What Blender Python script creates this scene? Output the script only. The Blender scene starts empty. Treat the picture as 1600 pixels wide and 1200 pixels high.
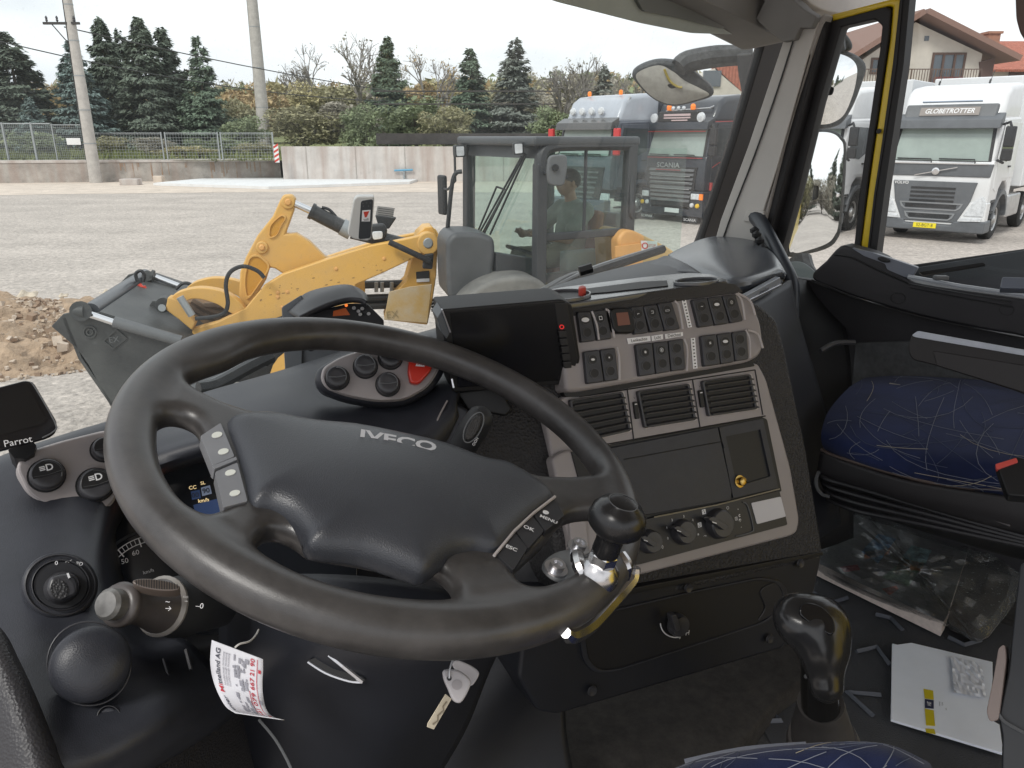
import bpy, math, random
import numpy as np
from mathutils import Vector, Matrix
R = math.radians
random.seed(7); RNG = np.random.default_rng(7)
sc = bpy.context.scene
COL = sc.collection
# ---------------------------------------------------------------- camera
CAMZ = 2.5; PIT = R(18.2); FPX = 1180.0
cam = bpy.data.cameras.new("camera"); cam_o = bpy.data.objects.new("camera", cam); COL.objects.link(cam_o)
cam.sensor_width = 36; cam.lens = 36*FPX/1600; cam.clip_start = .02; cam.clip_end = 3000
cam_o.location = (0, 0, CAMZ); cam_o.rotation_euler = (math.pi/2-PIT, 0, 0)
sc.camera = cam_o
# ---------------------------------------------------------------- world and sun
world = bpy.data.worlds.new("World"); sc.world = world; world.use_nodes = True
SUN_EL, SUN_AZ = R(48), R(-150)      # azimuth measured from +Y, clockwise
def setup_world():
    nt = world.node_tree; nt.nodes.clear(); N = nt.nodes.new; L = nt.links.new
    out = N('ShaderNodeOutputWorld'); bg = N('ShaderNodeBackground'); sky = N('ShaderNodeTexSky')
    sky.sky_type = 'NISHITA'; sky.sun_disc = False; sky.sun_elevation = SUN_EL; sky.sun_rotation = SUN_AZ
    sky.dust_density = 3.0
    tc = N('ShaderNodeTexCoord'); mp = N('ShaderNodeMapping'); mp.inputs['Scale'].default_value = (1, 1, 3.0)
    nz = N('ShaderNodeTexNoise'); nz.inputs['Scale'].default_value = 2.6; nz.inputs['Detail'].default_value = 7; nz.inputs['Roughness'].default_value = .55
    cr = N('ShaderNodeValToRGB'); cr.color_ramp.elements[0].position = .30; cr.color_ramp.elements[0].color = (.82, .82, .82, 1)
    cr.color_ramp.elements[1].position = .50; cr.color_ramp.elements[1].color = (1, 1, 1, 1)
    nz2 = N('ShaderNodeTexNoise'); nz2.inputs['Scale'].default_value = 1.7; nz2.inputs['Detail'].default_value = 5
    cr2 = N('ShaderNodeValToRGB'); cr2.color_ramp.elements[0].position = .40; cr2.color_ramp.elements[0].color = (6.9, 7.2, 7.8, 1)
    cr2.color_ramp.elements[1].position = .60; cr2.color_ramp.elements[1].color = (10.0, 10.1, 10.3, 1)
    mx = N('ShaderNodeMixRGB')
    L(tc.outputs['Generated'], mp.inputs['Vector']); L(mp.outputs[0], nz.inputs['Vector']); L(mp.outputs[0], nz2.inputs['Vector'])
    L(nz.outputs[0], cr.inputs[0]); L(nz2.outputs[0], cr2.inputs[0])
    L(cr.outputs[0], mx.inputs[0]); L(sky.outputs[0], mx.inputs[1]); L(cr2.outputs[0], mx.inputs[2])
    L(mx.outputs[0], bg.inputs[0]); bg.inputs[1].default_value = .105; L(bg.outputs[0], out.inputs[0])
setup_world()
sl = bpy.data.lights.new("sun", 'SUN'); sl.energy = 1.5; sl.angle = R(14); sl.color = (1, .965, .91)
so = bpy.data.objects.new("sun", sl); COL.objects.link(so)
so.rotation_euler = Vector((math.sin(SUN_AZ)*math.cos(SUN_EL), math.cos(SUN_AZ)*math.cos(SUN_EL), math.sin(SUN_EL))).to_track_quat('Z', 'Y').to_euler()
sc.view_settings.view_transform = 'Standard'; sc.view_settings.look = 'None'; sc.view_settings.exposure = 0.30; sc.view_settings.gamma = 1
try:
    sc.cycles.max_bounces = 9; sc.cycles.transparent_max_bounces = 14; sc.cycles.diffuse_bounces = 3; sc.cycles.glossy_bounces = 3
    sc.cycles.caustics_reflective = False; sc.cycles.caustics_refractive = False; sc.cycles.sample_clamp_indirect = 4
except Exception: pass
# ---------------------------------------------------------------- helpers: rays and planes
def V(*a): return np.array(a, float)
def nrm(v): v = np.asarray(v, float); return v/np.linalg.norm(v)
CAM = V(0, 0, CAMZ)
def ray(px, py):
    return V((px-800)/FPX, math.cos(PIT)+(600-py)/FPX*math.sin(PIT), -math.sin(PIT)+(600-py)/FPX*math.cos(PIT))
def W(px, py, D): return CAM+ray(px, py)*D
def atZ(px, py, z=0): r = ray(px, py); return CAM+r*((z-CAMZ)/r[2])
def atY(px, py, y): r = ray(px, py); return CAM+r*(y/r[1])
TY = R(-45)
TF = V(math.sin(TY), math.cos(TY), 0); TR = V(math.cos(TY), -math.sin(TY), 0); UP = V(0, 0, 1)
def T(x, y, z): return CAM+TR*x+TF*y+UP*z
class Plane:
    def __init__(s, P0, e1, e2):
        s.P = np.asarray(P0, float); s.e1 = nrm(e1); e2 = np.asarray(e2, float); s.e2 = nrm(e2-s.e1*np.dot(e2, s.e1))
        n = np.cross(s.e1, s.e2)
        if np.dot(n, CAM-s.P) < 0: n = -n
        s.n = n
    def hit(s, px, py, off=0.0):
        r = ray(px, py); P = s.P+s.n*off
        return CAM+r*(np.dot(P-CAM, s.n)/np.dot(r, s.n))
    def poly(s, pts, off=0.0): return [s.hit(x, y, off) for x, y in pts]
    def uv(s, px, py, off=0.0):
        q = s.hit(px, py, off)-s.P; return V(np.dot(q, s.e1), np.dot(q, s.e2))
def smooth_poly(pts, n=4, closed=True):
    """Catmull-Rom resampling of any-dimension points"""
    P = [np.asarray(p, float) for p in pts]; m = len(P); out = []
    rng_ = range(m) if closed else range(m-1)
    for i in rng_:
        g = (lambda k: P[k % m]) if closed else (lambda k: P[min(max(k, 0), m-1)])
        a, b, c, d = g(i-1), g(i), g(i+1), g(i+2)
        for k in range(n):
            t = k/n
            out.append(.5*((2*b)+(c-a)*t+(2*a-5*b+4*c-d)*t*t+(3*b-a-3*c+d)*t**3))
    if not closed: out.append(P[-1])
    return out
def rnd(pts, r=6, n=4):
    """round the corners of a pixel polygon"""
    out = []; m = len(pts)
    for i in range(m):
        p0, p1, p2 = (np.asarray(pts[(i+k) % m], float)[:2] for k in (-1, 0, 1))
        a, b = p0-p1, p2-p1; la, lb = np.linalg.norm(a), np.linalg.norm(b)
        rr = min(r, la*.45, lb*.45); A = p1+a/la*rr; B = p1+b/lb*rr
        for k in range(n+1):
            t = k/n; out.append(tuple((1-t)**2*A+2*t*(1-t)*p1+t*t*B))
    return out
def ell(cx, cy, rx, ry, rot=0, n=24):
    c, s_ = math.cos(R(rot)), math.sin(R(rot)); o = []
    for k in range(n):
        a = 2*math.pi*k/n; x, y = rx*math.cos(a), ry*math.sin(a); o.append((cx+x*c-y*s_, cy+x*s_+y*c))
    return o
# ---------------------------------------------------------------- materials
def hexc(h):
    h = h.lstrip('#'); o = []
    for i in (0, 2, 4):
        c = int(h[i:i+2], 16)/255; o.append(c/12.92 if c <= .04045 else ((c+.055)/1.055)**2.4)
    return tuple(o)
MATS = {}
def mat(name, col, rough=.6, metal=0, var=0, vscale=20, bump=0, bscale=200, col2=None, spec=.5, coat=0, emit=None, est=0, trans=0, alpha=1, detail=4, rvar=0, ior=None, coords='Object'):
    if name in MATS: return MATS[name]
    m = bpy.data.materials.new(name); m.use_nodes = True; nt = m.node_tree; b = nt.nodes['Principled BSDF']; N = nt.nodes.new; L = nt.links.new
    if isinstance(col, str): col = hexc(col)
    if isinstance(col2, str): col2 = hexc(col2)
    b.inputs['Base Color'].default_value = (*col, 1); b.inputs['Roughness'].default_value = rough; b.inputs['Metallic'].default_value = metal
    b.inputs['Specular IOR Level'].default_value = spec; b.inputs['Coat Weight'].default_value = coat; b.inputs['Coat Roughness'].default_value = .08
    b.inputs['Transmission Weight'].default_value = trans; b.inputs['Alpha'].default_value = alpha
    if ior: b.inputs['IOR'].default_value = ior
    if emit: b.inputs['Emission Color'].default_value = (*(hexc(emit) if isinstance(emit, str) else emit), 1); b.inputs['Emission Strength'].default_value = est
    tc = N('ShaderNodeTexCoord') if (var or bump or rvar or col2) else None
    if var or col2:
        n = N('ShaderNodeTexNoise'); n.inputs['Scale'].default_value = vscale; n.inputs['Detail'].default_value = detail; n.inputs['Roughness'].default_value = .65
        L(tc.outputs[coords], n.inputs['Vector'])
        r = N('ShaderNodeValToRGB'); c2 = col2 or tuple(min(1, c*(1+var)) for c in col); c1 = tuple(c*(1-var) for c in col) if var else col
        r.color_ramp.elements[0].position = .32; r.color_ramp.elements[0].color = (*c1, 1); r.color_ramp.elements[1].position = .68; r.color_ramp.elements[1].color = (*c2, 1)
        L(n.outputs[0], r.inputs[0]); L(r.outputs[0], b.inputs['Base Color'])
    if rvar:
        n = N('ShaderNodeTexNoise'); n.inputs['Scale'].default_value = vscale; n.inputs['Detail'].default_value = 5; L(tc.outputs[coords], n.inputs['Vector'])
        mr = N('ShaderNodeMapRange'); mr.inputs[1].default_value = .3; mr.inputs[2].default_value = .7; mr.inputs[3].default_value = rough-rvar; mr.inputs[4].default_value = rough+rvar
        L(n.outputs[0], mr.inputs[0]); L(mr.outputs[0], b.inputs['Roughness'])
    if bump:
        n = N('ShaderNodeTexNoise'); n.inputs['Scale'].default_value = bscale; n.inputs['Detail'].default_value = 3; L(tc.outputs[coords], n.inputs['Vector'])
        bp = N('ShaderNodeBump'); bp.inputs['Strength'].default_value = bump; bp.inputs['Distance'].default_value = 1.0/bscale*.5
        L(n.outputs[0], bp.inputs['Height']); L(bp.outputs[0], b.inputs['Normal'])
    MATS[name] = m; return m
def grain(name, col, rough=.5, bump=.5, scale=500, spec=.5, var=.12, vs=9, **k):
    """grained plastic or leather: voronoi cells in the bump, a little dust in the colour"""
    if name in MATS: return MATS[name]
    m = mat(name, col, rough, var=var, vscale=vs, spec=spec, rvar=.07, **k); nt = m.node_tree; N = nt.nodes.new; L = nt.links.new; b = nt.nodes['Principled BSDF']
    tc = N('ShaderNodeTexCoord'); v = N('ShaderNodeTexVoronoi'); v.inputs['Scale'].default_value = scale; v.feature = 'F1'
    L(tc.outputs['Object'], v.inputs['Vector']); bp = N('ShaderNodeBump'); bp.inputs['Strength'].default_value = bump; bp.inputs['Distance'].default_value = .4/scale
    L(v.outputs['Distance'], bp.inputs['Height']); L(bp.outputs[0], b.inputs['Normal']); return m
def glassmat(name, tint=(.9, .97, .95), refl=.6, dirt=.0, dcol=(.7, .75, .75), crinkle=0):
    if name in MATS: return MATS[name]
    m = bpy.data.materials.new(name); m.use_nodes = True; nt = m.node_tree; nt.nodes.clear(); N = nt.nodes.new; L = nt.links.new
    o = N('ShaderNodeOutputMaterial'); t = N('ShaderNodeBsdfTransparent'); t.inputs[0].default_value = (*tint, 1)
    g = N('ShaderNodeBsdfGlossy'); g.inputs['Roughness'].default_value = .02; fr = N('ShaderNodeFresnel'); fr.inputs[0].default_value = 1.45
    if crinkle:
        g.inputs['Roughness'].default_value = .12; tk = N('ShaderNodeTexCoord'); nk = N('ShaderNodeTexNoise'); nk.inputs['Scale'].default_value = 28; nk.inputs['Detail'].default_value = 3; nk.inputs['Distortion'].default_value = 1.5; L(tk.outputs['Object'], nk.inputs['Vector']); bk_n = N('ShaderNodeBump'); bk_n.inputs['Strength'].default_value = 1; bk_n.inputs['Distance'].default_value = crinkle; L(nk.outputs[0], bk_n.inputs['Height']); L(bk_n.outputs[0], g.inputs['Normal'])
    mu = N('ShaderNodeMath'); mu.operation = 'MULTIPLY'; mu.inputs[1].default_value = refl; L(fr.outputs[0], mu.inputs[0])
    mx = N('ShaderNodeMixShader'); L(mu.outputs[0], mx.inputs[0]); L(t.outputs[0], mx.inputs[1]); L(g.outputs[0], mx.inputs[2]); last = mx
    if dirt:
        d = N('ShaderNodeBsdfDiffuse'); d.inputs[0].default_value = (*dcol, 1); tr = N('ShaderNodeBsdfTranslucent'); tr.inputs[0].default_value = (*dcol, 1)
        ad = N('ShaderNodeMixShader'); ad.inputs[0].default_value = .6; L(d.outputs[0], ad.inputs[1]); L(tr.outputs[0], ad.inputs[2])
        tc = N('ShaderNodeTexCoord'); n = N('ShaderNodeTexNoise'); n.inputs['Scale'].default_value = 5; n.inputs['Detail'].default_value = 8
        n2 = N('ShaderNodeTexNoise'); n2.inputs['Scale'].default_value = 160; n2.inputs['Detail'].default_value = 2
        L(tc.outputs['Object'], n.inputs['Vector']); L(tc.outputs['Object'], n2.inputs['Vector'])
        mr = N('ShaderNodeMapRange'); mr.inputs[1].default_value = .35; mr.inputs[2].default_value = .75; mr.inputs[3].default_value = dirt*.35; mr.inputs[4].default_value = dirt*1.3; L(n.outputs[0], mr.inputs[0])
        mr2 = N('ShaderNodeMapRange'); mr2.inputs[1].default_value = .62; mr2.inputs[2].default_value = .78; mr2.inputs[3].default_value = 0; mr2.inputs[4].default_value = dirt*1.5; L(n2.outputs[0], mr2.inputs[0])
        a = N('ShaderNodeMath'); a.operation = 'ADD'; L(mr.outputs[0], a.inputs[0]); L(mr2.outputs[0], a.inputs[1])
        m2 = N('ShaderNodeMixShader'); L(a.outputs[0], m2.inputs[0]); L(mx.outputs[0], m2.inputs[1]); L(ad.outputs[0], m2.inputs[2]); last = m2
    L(last.outputs[0], o.inputs[0]); MATS[name] = m; return m
# ---------------------------------------------------------------- mesh builder
def frame(axis, ref=None):
    a = nrm(axis); r = np.asarray(ref, float) if ref is not None else (V(0, 0, 1) if abs(a[2]) < .9 else V(1, 0, 0))
    x = nrm(np.cross(r, a)); return x, np.cross(a, x), a
class MB:
    def __init__(s): s.v = []; s.f = []; s.mi = []; s.m = 0
    def add(s, vs, fs):
        o = len(s.v); s.v += [tuple(map(float, p)) for p in vs]; s.f += [tuple(i+o for i in f) for f in fs]; s.mi += [s.m]*len(fs); return s
    def box(s, c, size, ax=None, taper=1.0):
        c = np.asarray(c, float); X, Y, Z = ax if ax is not None else (V(1, 0, 0), V(0, 1, 0), V(0, 0, 1)); h = np.asarray(size, float)/2; vs = []
        for k in (-1, 1):
            t = taper if k > 0 else 1
            for i, j in ((-1, -1), (1, -1), (1, 1), (-1, 1)): vs.append(c+X*h[0]*i*t+Y*h[1]*j*t+Z*h[2]*k)
        return s.add(vs, [(3, 2, 1, 0), (4, 5, 6, 7), (0, 1, 5, 4), (1, 2, 6, 5), (2, 3, 7, 6), (3, 0, 4, 7)])
    def cyl(s, p0, p1, r0, r1=None, n=16, caps=True):
        p0, p1 = np.asarray(p0, float), np.asarray(p1, float); r1 = r0 if r1 is None else r1; x, y, _ = frame(p1-p0); vs = []
        for p, r in ((p0, r0), (p1, r1)):
            for k in range(n): a = 2*math.pi*k/n; vs.append(p+x*r*math.cos(a)+y*r*math.sin(a))
        fs = [(k, (k+1) % n, n+(k+1) % n, n+k) for k in range(n)]
        if caps: fs += [tuple(range(n))[::-1], tuple(range(n, 2*n))]
        return s.add(vs, fs)
    def tube(s, path, r, n=8, sm=0, caps=True):
        P = [np.asarray(p, float) for p in path]
        if sm: P = smooth_poly(P, sm, False)
        rr = r if hasattr(r, '__len__') else [r]*len(P)
        if len(rr) != len(P): rr = np.interp(np.linspace(0, 1, len(P)), np.linspace(0, 1, len(rr)), rr)
        vs = []; X = None
        for i, p in enumerate(P):
            d = nrm(P[min(i+1, len(P)-1)]-P[max(i-1, 0)])
            if X is None: X, Y, _ = frame(d)
            else: X = nrm(X-d*np.dot(X, d)); Y = np.cross(d, X)
            for k in range(n): a = 2*math.pi*k/n; vs.append(p+X*rr[i]*math.cos(a)+Y*rr[i]*math.sin(a))
        fs = [(i*n+k, i*n+(k+1) % n, (i+1)*n+(k+1) % n, (i+1)*n+k) for i in range(len(P)-1) for k in range(n)]
        if caps: fs += [tuple(range(n))[::-1], tuple(range((len(P)-1)*n, len(P)*n))]
        return s.add(vs, fs)
    def lathe(s, prof, o, axis, n=24, ref=None):
        x, y, z = frame(axis, ref); o = np.asarray(o, float); vs = []
        for (r, h) in prof:
            for k in range(n): a = 2*math.pi*k/n; vs.append(o+z*h+x*r*math.cos(a)+y*r*math.sin(a))
        m = len(prof); fs = [(i*n+k, i*n+(k+1) % n, (i+1)*n+(k+1) % n, (i+1)*n+k) for i in range(m-1) for k in range(n)]
        fs += [tuple(range(n))[::-1], tuple(range((m-1)*n, m*n))]
        return s.add(vs, fs)
    def prism(s, front, n, depth):
        F = [np.asarray(p, float) for p in front]; m = len(F); n = nrm(n)
        a = sum(np.cross(F[i]-F[0], F[(i+1) % m]-F[0]) for i in range(1, m))
        if np.dot(a, n) < 0: F = F[::-1]
        vs = F+[p-n*depth for p in F]
        return s.add(vs, [tuple(range(m)), tuple(range(m, 2*m))[::-1]]+[(i, i+m, (i+1) % m+m, (i+1) % m) for i in range(m)])
    def ring(s, outer, inner, n, depth):
        """frame between two loops of the same length"""
        O = [np.asarray(p, float) for p in outer]; I = [np.asarray(p, float) for p in inner]; m = len(O); n = nrm(n)
        vs = O+I+[p-n*depth for p in O]+[p-n*depth for p in I]; fs = []
        for i in range(m):
            j = (i+1) % m; fs += [(i, j, m+j, m+i), (2*m+j, 2*m+i, 3*m+i, 3*m+j), (i, 2*m+i, 2*m+j, j), (m+j, 3*m+j, 3*m+i, m+i)]
        return s.add(vs, fs)
    def grid(s, G):
        r, c = len(G), len(G[0]); return s.add([p for row in G for p in row], [(i*c+j, i*c+j+1, (i+1)*c+j+1, (i+1)*c+j) for i in range(r-1) for j in range(c-1)])
    def loft(s, rows, su=5, sv=5, fn=None):
        """rows of (px,py,D) control points -> smooth sheet"""
        rr = [smooth_poly([V(*p) for p in row], su, False) for row in rows]
        cols = [smooth_poly([rr[i][j] for i in range(len(rr))], sv, False) for j in range(len(rr[0]))]
        G = [[(fn or W)(*cols[j][i]) for j in range(len(cols))] for i in range(len(cols[0]))]
        return s.grid(G)
    def build(s, name, mats, parent=None, smooth=False, bevel=0, seg=2, solid=0, subd=0, ang=35):
        me = bpy.data.meshes.new(name); off = rootloc(parent)
        me.from_pydata([(x-off[0], y-off[1], z-off[2]) for x, y, z in s.v], [], s.f)
        for m in (mats if isinstance(mats, (list, tuple)) else [mats]): me.materials.append(m)
        if s.mi and max(s.mi) > 0: me.polygons.foreach_set('material_index', s.mi)
        import bmesh
        bm = bmesh.new(); bm.from_mesh(me); bmesh.ops.recalc_face_normals(bm, faces=bm.faces)
        if smooth:
            for f in bm.faces: f.smooth = True
            for e in bm.edges:
                if len(e.link_faces) == 2 and e.calc_face_angle(0) > R(ang): e.smooth = False
        bm.to_mesh(me); bm.free(); me.update()
        o = bpy.data.objects.new(name, me); COL.objects.link(o)
        if parent is not None: o.parent = parent
        if solid:
            md = o.modifiers.new('solid', 'SOLIDIFY'); md.thickness = solid; md.offset = 0
        if bevel:
            md = o.modifiers.new('bevel', 'BEVEL'); md.width = bevel; md.segments = seg; md.limit_method = 'ANGLE'; md.angle_limit = R(40); md.harden_normals = False
            for p in me.polygons: p.use_smooth = True
            wn = o.modifiers.new('wn', 'WEIGHTED_NORMAL'); wn.keep_sharp = True
        if subd: md = o.modifiers.new('sub', 'SUBSURF'); md.levels = subd; md.render_levels = subd
        return o
def rootloc(p):
    if p is None: return (0, 0, 0)
    while p.parent is not None: p = p.parent
    return (0, 0, 0) if 'local' in LOCAL.get(p.name, '') else tuple(p.location)
LOCAL = {}
def thing(name, label, cat, loc=(0, 0, 0), rz=0, group=None, local=False):
    o = bpy.data.objects.new(name, None); COL.objects.link(o); o.empty_display_size = .1
    o.location = tuple(map(float, loc)); o.rotation_euler = (0, 0, rz); o['label'] = label; o['category'] = cat
    if group: o['group'] = group
    if local: LOCAL[o.name] = 'local'
    return o
def tag(o, label, cat, group=None):
    o['label'] = label; o['category'] = cat
    if group: o['group'] = group
    return o
def struct(o, kind='structure'): o['kind'] = kind; return o
def copy_tree(o, parent=None):
    c = o.copy(); COL.objects.link(c)
    if parent is not None: c.parent = parent
    for ch in list(o.children): copy_tree(ch, c)
    return c
def part(name, m, parent, pts, pl, off=0.0, depth=.01, bevel=.001, r=0, **k):
    """a slab whose front face is the traced outline on a plane, offset along its normal"""
    P = rnd(pts, r) if r else pts
    return MB().prism(pl.poly(P, off), pl.n, depth).build(name, m, parent, bevel=bevel, **k)
_fc = {}
def text_mb(mb, s, o, xd, yd, size, ext=.0004, align='CENTER', bold=0, shear=0):
    cu = bpy.data.curves.new('t', 'FONT'); cu.body = s; cu.size = 1; cu.align_x = align; cu.align_y = 'CENTER'; cu.offset = bold; cu.shear = shear; cu.resolution_u = 3
    ob = bpy.data.objects.new('t', cu); COL.objects.link(ob); bpy.context.view_layer.update()
    me = bpy.data.meshes.new_from_object(ob.evaluated_get(bpy.context.evaluated_depsgraph_get()))
    xd, yd = nrm(xd), nrm(yd); n = nrm(np.cross(xd, yd)); o = np.asarray(o, float)
    sx, sy = size if hasattr(size, '__len__') else (size, size)
    mb.add([o+xd*v.co.x*sx+yd*v.co.y*sy+n*(ext+v.co.z) for v in me.vertices], [tuple(p.vertices) for p in me.polygons])
    bpy.data.objects.remove(ob); bpy.data.meshes.remove(me); bpy.data.curves.remove(cu); return mb
def text_px(s, pl, c, right, up, hpx, m, parent, name='lettering', off=.001, **k):
    """lettering on plane pl centred on pixel c; right/up are pixel directions"""
    c = V(*c); o = pl.hit(*c, off); x = pl.hit(*(c+nrm(V(*right))*10), off)-o; y = pl.hit(*(c+nrm(V(*up))*10), off)-o
    y = y-nrm(x)*np.dot(y, nrm(x))
    if np.dot(np.cross(x, y), pl.n) < 0: x = -x
    hm = np.linalg.norm(y)/10*hpx
    w = k.pop('wide', 1)
    return text_mb(MB(), s, o, x, y, (hm*w, hm), **k).build(name, m, parent)
# ---------------------------------------------------------------- implicit surfaces
def sdpoly(U, Vv, poly):
    P = np.asarray(poly, float); d = np.full(U.shape, 1e9); s = np.ones(U.shape); n = len(P); j = n-1
    for i in range(n):
        ex, ey = P[j]-P[i]; wx, wy = U-P[i][0], Vv-P[i][1]
        t = np.clip((wx*ex+wy*ey)/(ex*ex+ey*ey+1e-18), 0, 1); bx, by = wx-ex*t, wy-ey*t; d = np.minimum(d, bx*bx+by*by)
        c1, c2, c3 = Vv >= P[i][1], Vv < P[j][1], ex*wy > ey*wx
        s = np.where((c1 & c2 & c3) | (~c1 & ~c2 & ~c3), -s, s); j = i
    return s*np.sqrt(d)
def smin(a, b, k): h = np.clip(.5+.5*(b-a)/k, 0, 1); return b*(1-h)+a*h-k*h*(1-h)
def smax(a, b, k): return -smin(-a, -b, k)
def capsule(X, Y, Z, a, b, ra, rb=None):
    a, b = np.asarray(a, float), np.asarray(b, float); rb = ra if rb is None else rb; ba = b-a; L2 = np.dot(ba, ba)+1e-12
    t = np.clip(((X-a[0])*ba[0]+(Y-a[1])*ba[1]+(Z-a[2])*ba[2])/L2, 0, 1)
    return np.sqrt((X-a[0]-ba[0]*t)**2+(Y-a[1]-ba[1]*t)**2+(Z-a[2]-ba[2]*t)**2)-(ra+(rb-ra)*t)
def nets(fn, lo, hi, h):
    """naive surface nets of fn(X,Y,Z)<0"""
    xs = [np.arange(lo[i], hi[i]+h, h) for i in range(3)]; X, Y, Z = np.meshgrid(*xs, indexing='ij'); G = fn(X, Y, Z)
    s = G < 0; nx, ny, nz = (n-1 for n in G.shape); acc = np.zeros((nx, ny, nz, 3)); cnt = np.zeros((nx, ny, nz))
    cs = [(a, b, c) for a in (0, 1) for b in (0, 1) for c in (0, 1)]
    sl_ = lambda A, c: A[c[0]:c[0]+nx, c[1]:c[1]+ny, c[2]:c[2]+nz]
    for ca in cs:
        for ax in range(3):
            if ca[ax]: continue
            cb = list(ca); cb[ax] = 1; a, b = sl_(G, ca), sl_(G, tuple(cb)); m = (a < 0) != (b < 0)
            t = np.where(m, a/(a-b+1e-30), 0); cnt += m
            for k in range(3): acc[..., k] += np.where(m, ca[k]+(t if k == ax else 0), 0)
    act = cnt > 0; idx = -np.ones(act.shape, int); idx[act] = np.arange(act.sum()); I = np.argwhere(act)
    vs = np.array(lo)+(I+acc[act]/cnt[act][:, None])*h; fs = []
    for ax in range(3):
        a1, a2 = (ax+1) % 3, (ax+2) % 3; A = [slice(1, n) for n in (nx, ny, nz)]; B = list(A); A[ax] = slice(0, (nx, ny, nz)[ax]); B[ax] = slice(1, (nx, ny, nz)[ax]+1)
        p, q = s[tuple(A)], s[tuple(B)]; ch = np.argwhere(p != q); sg = p[p != q]
        base = ch.copy(); base[:, a1] += 1; base[:, a2] += 1; e1 = np.eye(3, dtype=int)[a1]; e2 = np.eye(3, dtype=int)[a2]
        c00, c10, c11, c01 = base-e1-e2, base-e2, base, base-e1
        Q = np.stack([idx[tuple(c.T)] for c in (c00, c10, c11, c01)], 1)
        Q[~sg] = Q[~sg][:, ::-1]; fs.append(Q)
    return vs, np.concatenate(fs)
def nets_obj(name, fn, lo, hi, h, m, parent, fr=None, sm=1):
    vs, fs = nets(fn, lo, hi, h)
    if fr is not None: o, x, y, z = fr; vs = o+vs[:, :1]*x+vs[:, 1:2]*y+vs[:, 2:]*z
    vs = vs-np.array(rootloc(parent)); me = bpy.data.meshes.new(name); me.from_pydata(vs.tolist(), [], fs.tolist())
    for mm in (m if isinstance(m, (list, tuple)) else [m]): me.materials.append(mm)
    me.polygons.foreach_set('use_smooth', [True]*len(me.polygons)); me.update()
    o = bpy.data.objects.new(name, me); COL.objects.link(o); o.parent = parent
    if sm: md = o.modifiers.new('sm', 'SMOOTH'); md.factor = .5; md.iterations = sm
    return o
# ================================================================ SETTING
G_gravel = mat('gravel_mat', (.50, .445, .40), .95, var=.13, vscale=.55, bump=1.0, bscale=9, detail=12)
def gravel_nodes():
    m = G_gravel; nt = m.node_tree; N = nt.nodes.new; L = nt.links.new; b = nt.nodes['Principled BSDF']
    base = b.inputs['Base Color'].links[0].from_socket; tc = N('ShaderNodeTexCoord')
    v = N('ShaderNodeTexVoronoi'); v.inputs['Scale'].default_value = 22; L(tc.outputs['Object'], v.inputs['Vector'])
    n = N('ShaderNodeTexNoise'); n.inputs['Scale'].default_value = 7; n.inputs['Detail'].default_value = 10; n.inputs['Roughness'].default_value = .8; L(tc.outputs['Object'], n.inputs['Vector'])
    r = N('ShaderNodeMapRange'); r.inputs[1].default_value = .3; r.inputs[2].default_value = .7; r.inputs[3].default_value = .62; r.inputs[4].default_value = 1.3; L(n.outputs[0], r.inputs[0])
    r2 = N('ShaderNodeMapRange'); r2.inputs[3].default_value = .78; r2.inputs[4].default_value = 1.18; L(v.outputs['Color'], r2.inputs[0])
    mp = N('ShaderNodeMapping'); mp.inputs['Scale'].default_value = (.05, .9, 1); mp.inputs['Rotation'].default_value = (0, 0, R(6)); L(tc.outputs['Object'], mp.inputs[0])
    n3 = N('ShaderNodeTexNoise'); n3.inputs['Scale'].default_value = 1; n3.inputs['Detail'].default_value = 6; L(mp.outputs[0], n3.inputs['Vector'])
    r3 = N('ShaderNodeMapRange'); r3.inputs[1].default_value = .3; r3.inputs[2].default_value = .7; r3.inputs[3].default_value = .90; r3.inputs[4].default_value = 1.07; L(n3.outputs[0], r3.inputs[0])
    m1 = N('ShaderNodeMath'); m1.operation = 'MULTIPLY'; L(r.outputs[0], m1.inputs[0]); L(r2.outputs[0], m1.inputs[1])
    m3 = N('ShaderNodeMath'); m3.operation = 'MULTIPLY'; L(m1.outputs[0], m3.inputs[0]); L(r3.outputs[0], m3.inputs[1])
    m2 = N('ShaderNodeVectorMath'); m2.operation = 'SCALE'; L(base, m2.inputs[0]); L(m3.outputs[0], m2.inputs['Scale']); L(m2.outputs[0], b.inputs['Base Color'])
gravel_nodes()
sand = mat('sand_mat', (.62, .53, .45), .95, var=.16, vscale=1.2, bump=.6, bscale=12, detail=10)
concrete = mat('concrete_mat', (.36, .33, .30), .9, var=.28, vscale=1.3, bump=.4, bscale=20, col2=(.50, .46, .42), detail=10)
concrete_l = mat('concrete_light_mat', (.56, .52, .49), .9, var=.14, vscale=.9, bump=.3, bscale=20, detail=10)
rust = mat('rusty_concrete_mat', (.30, .17, .09), .9, col2=(.40, .35, .31), vscale=1.6, detail=8)
galv = mat('galvanised_mat', (.33, .35, .36), .5, metal=.4)
grassm = mat('grass_mat', (.13, .15, .06), .95, col2=(.24, .25, .10), vscale=.35, detail=10)
struct(MB().add([(-900, -900, 0), (900, -900, 0), (900, 900, 0), (-900, 900, 0)], [(0, 1, 2, 3)]).build('ground', G_gravel))
q = [atZ(-200, 310), atZ(60, 304), atZ(420, 300), atZ(900, 301), atZ(1100, 296), atZ(1100, 283), atZ(440, 276), atZ(-200, 287)]
struct(MB().add([V(p[0], p[1], .006) for p in q], [tuple(range(8))]).build('sand_path', sand))
q = [atZ(240, 290), atZ(420, 296), atZ(640, 288), atZ(660, 281), atZ(450, 276), atZ(330, 281)]
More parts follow.
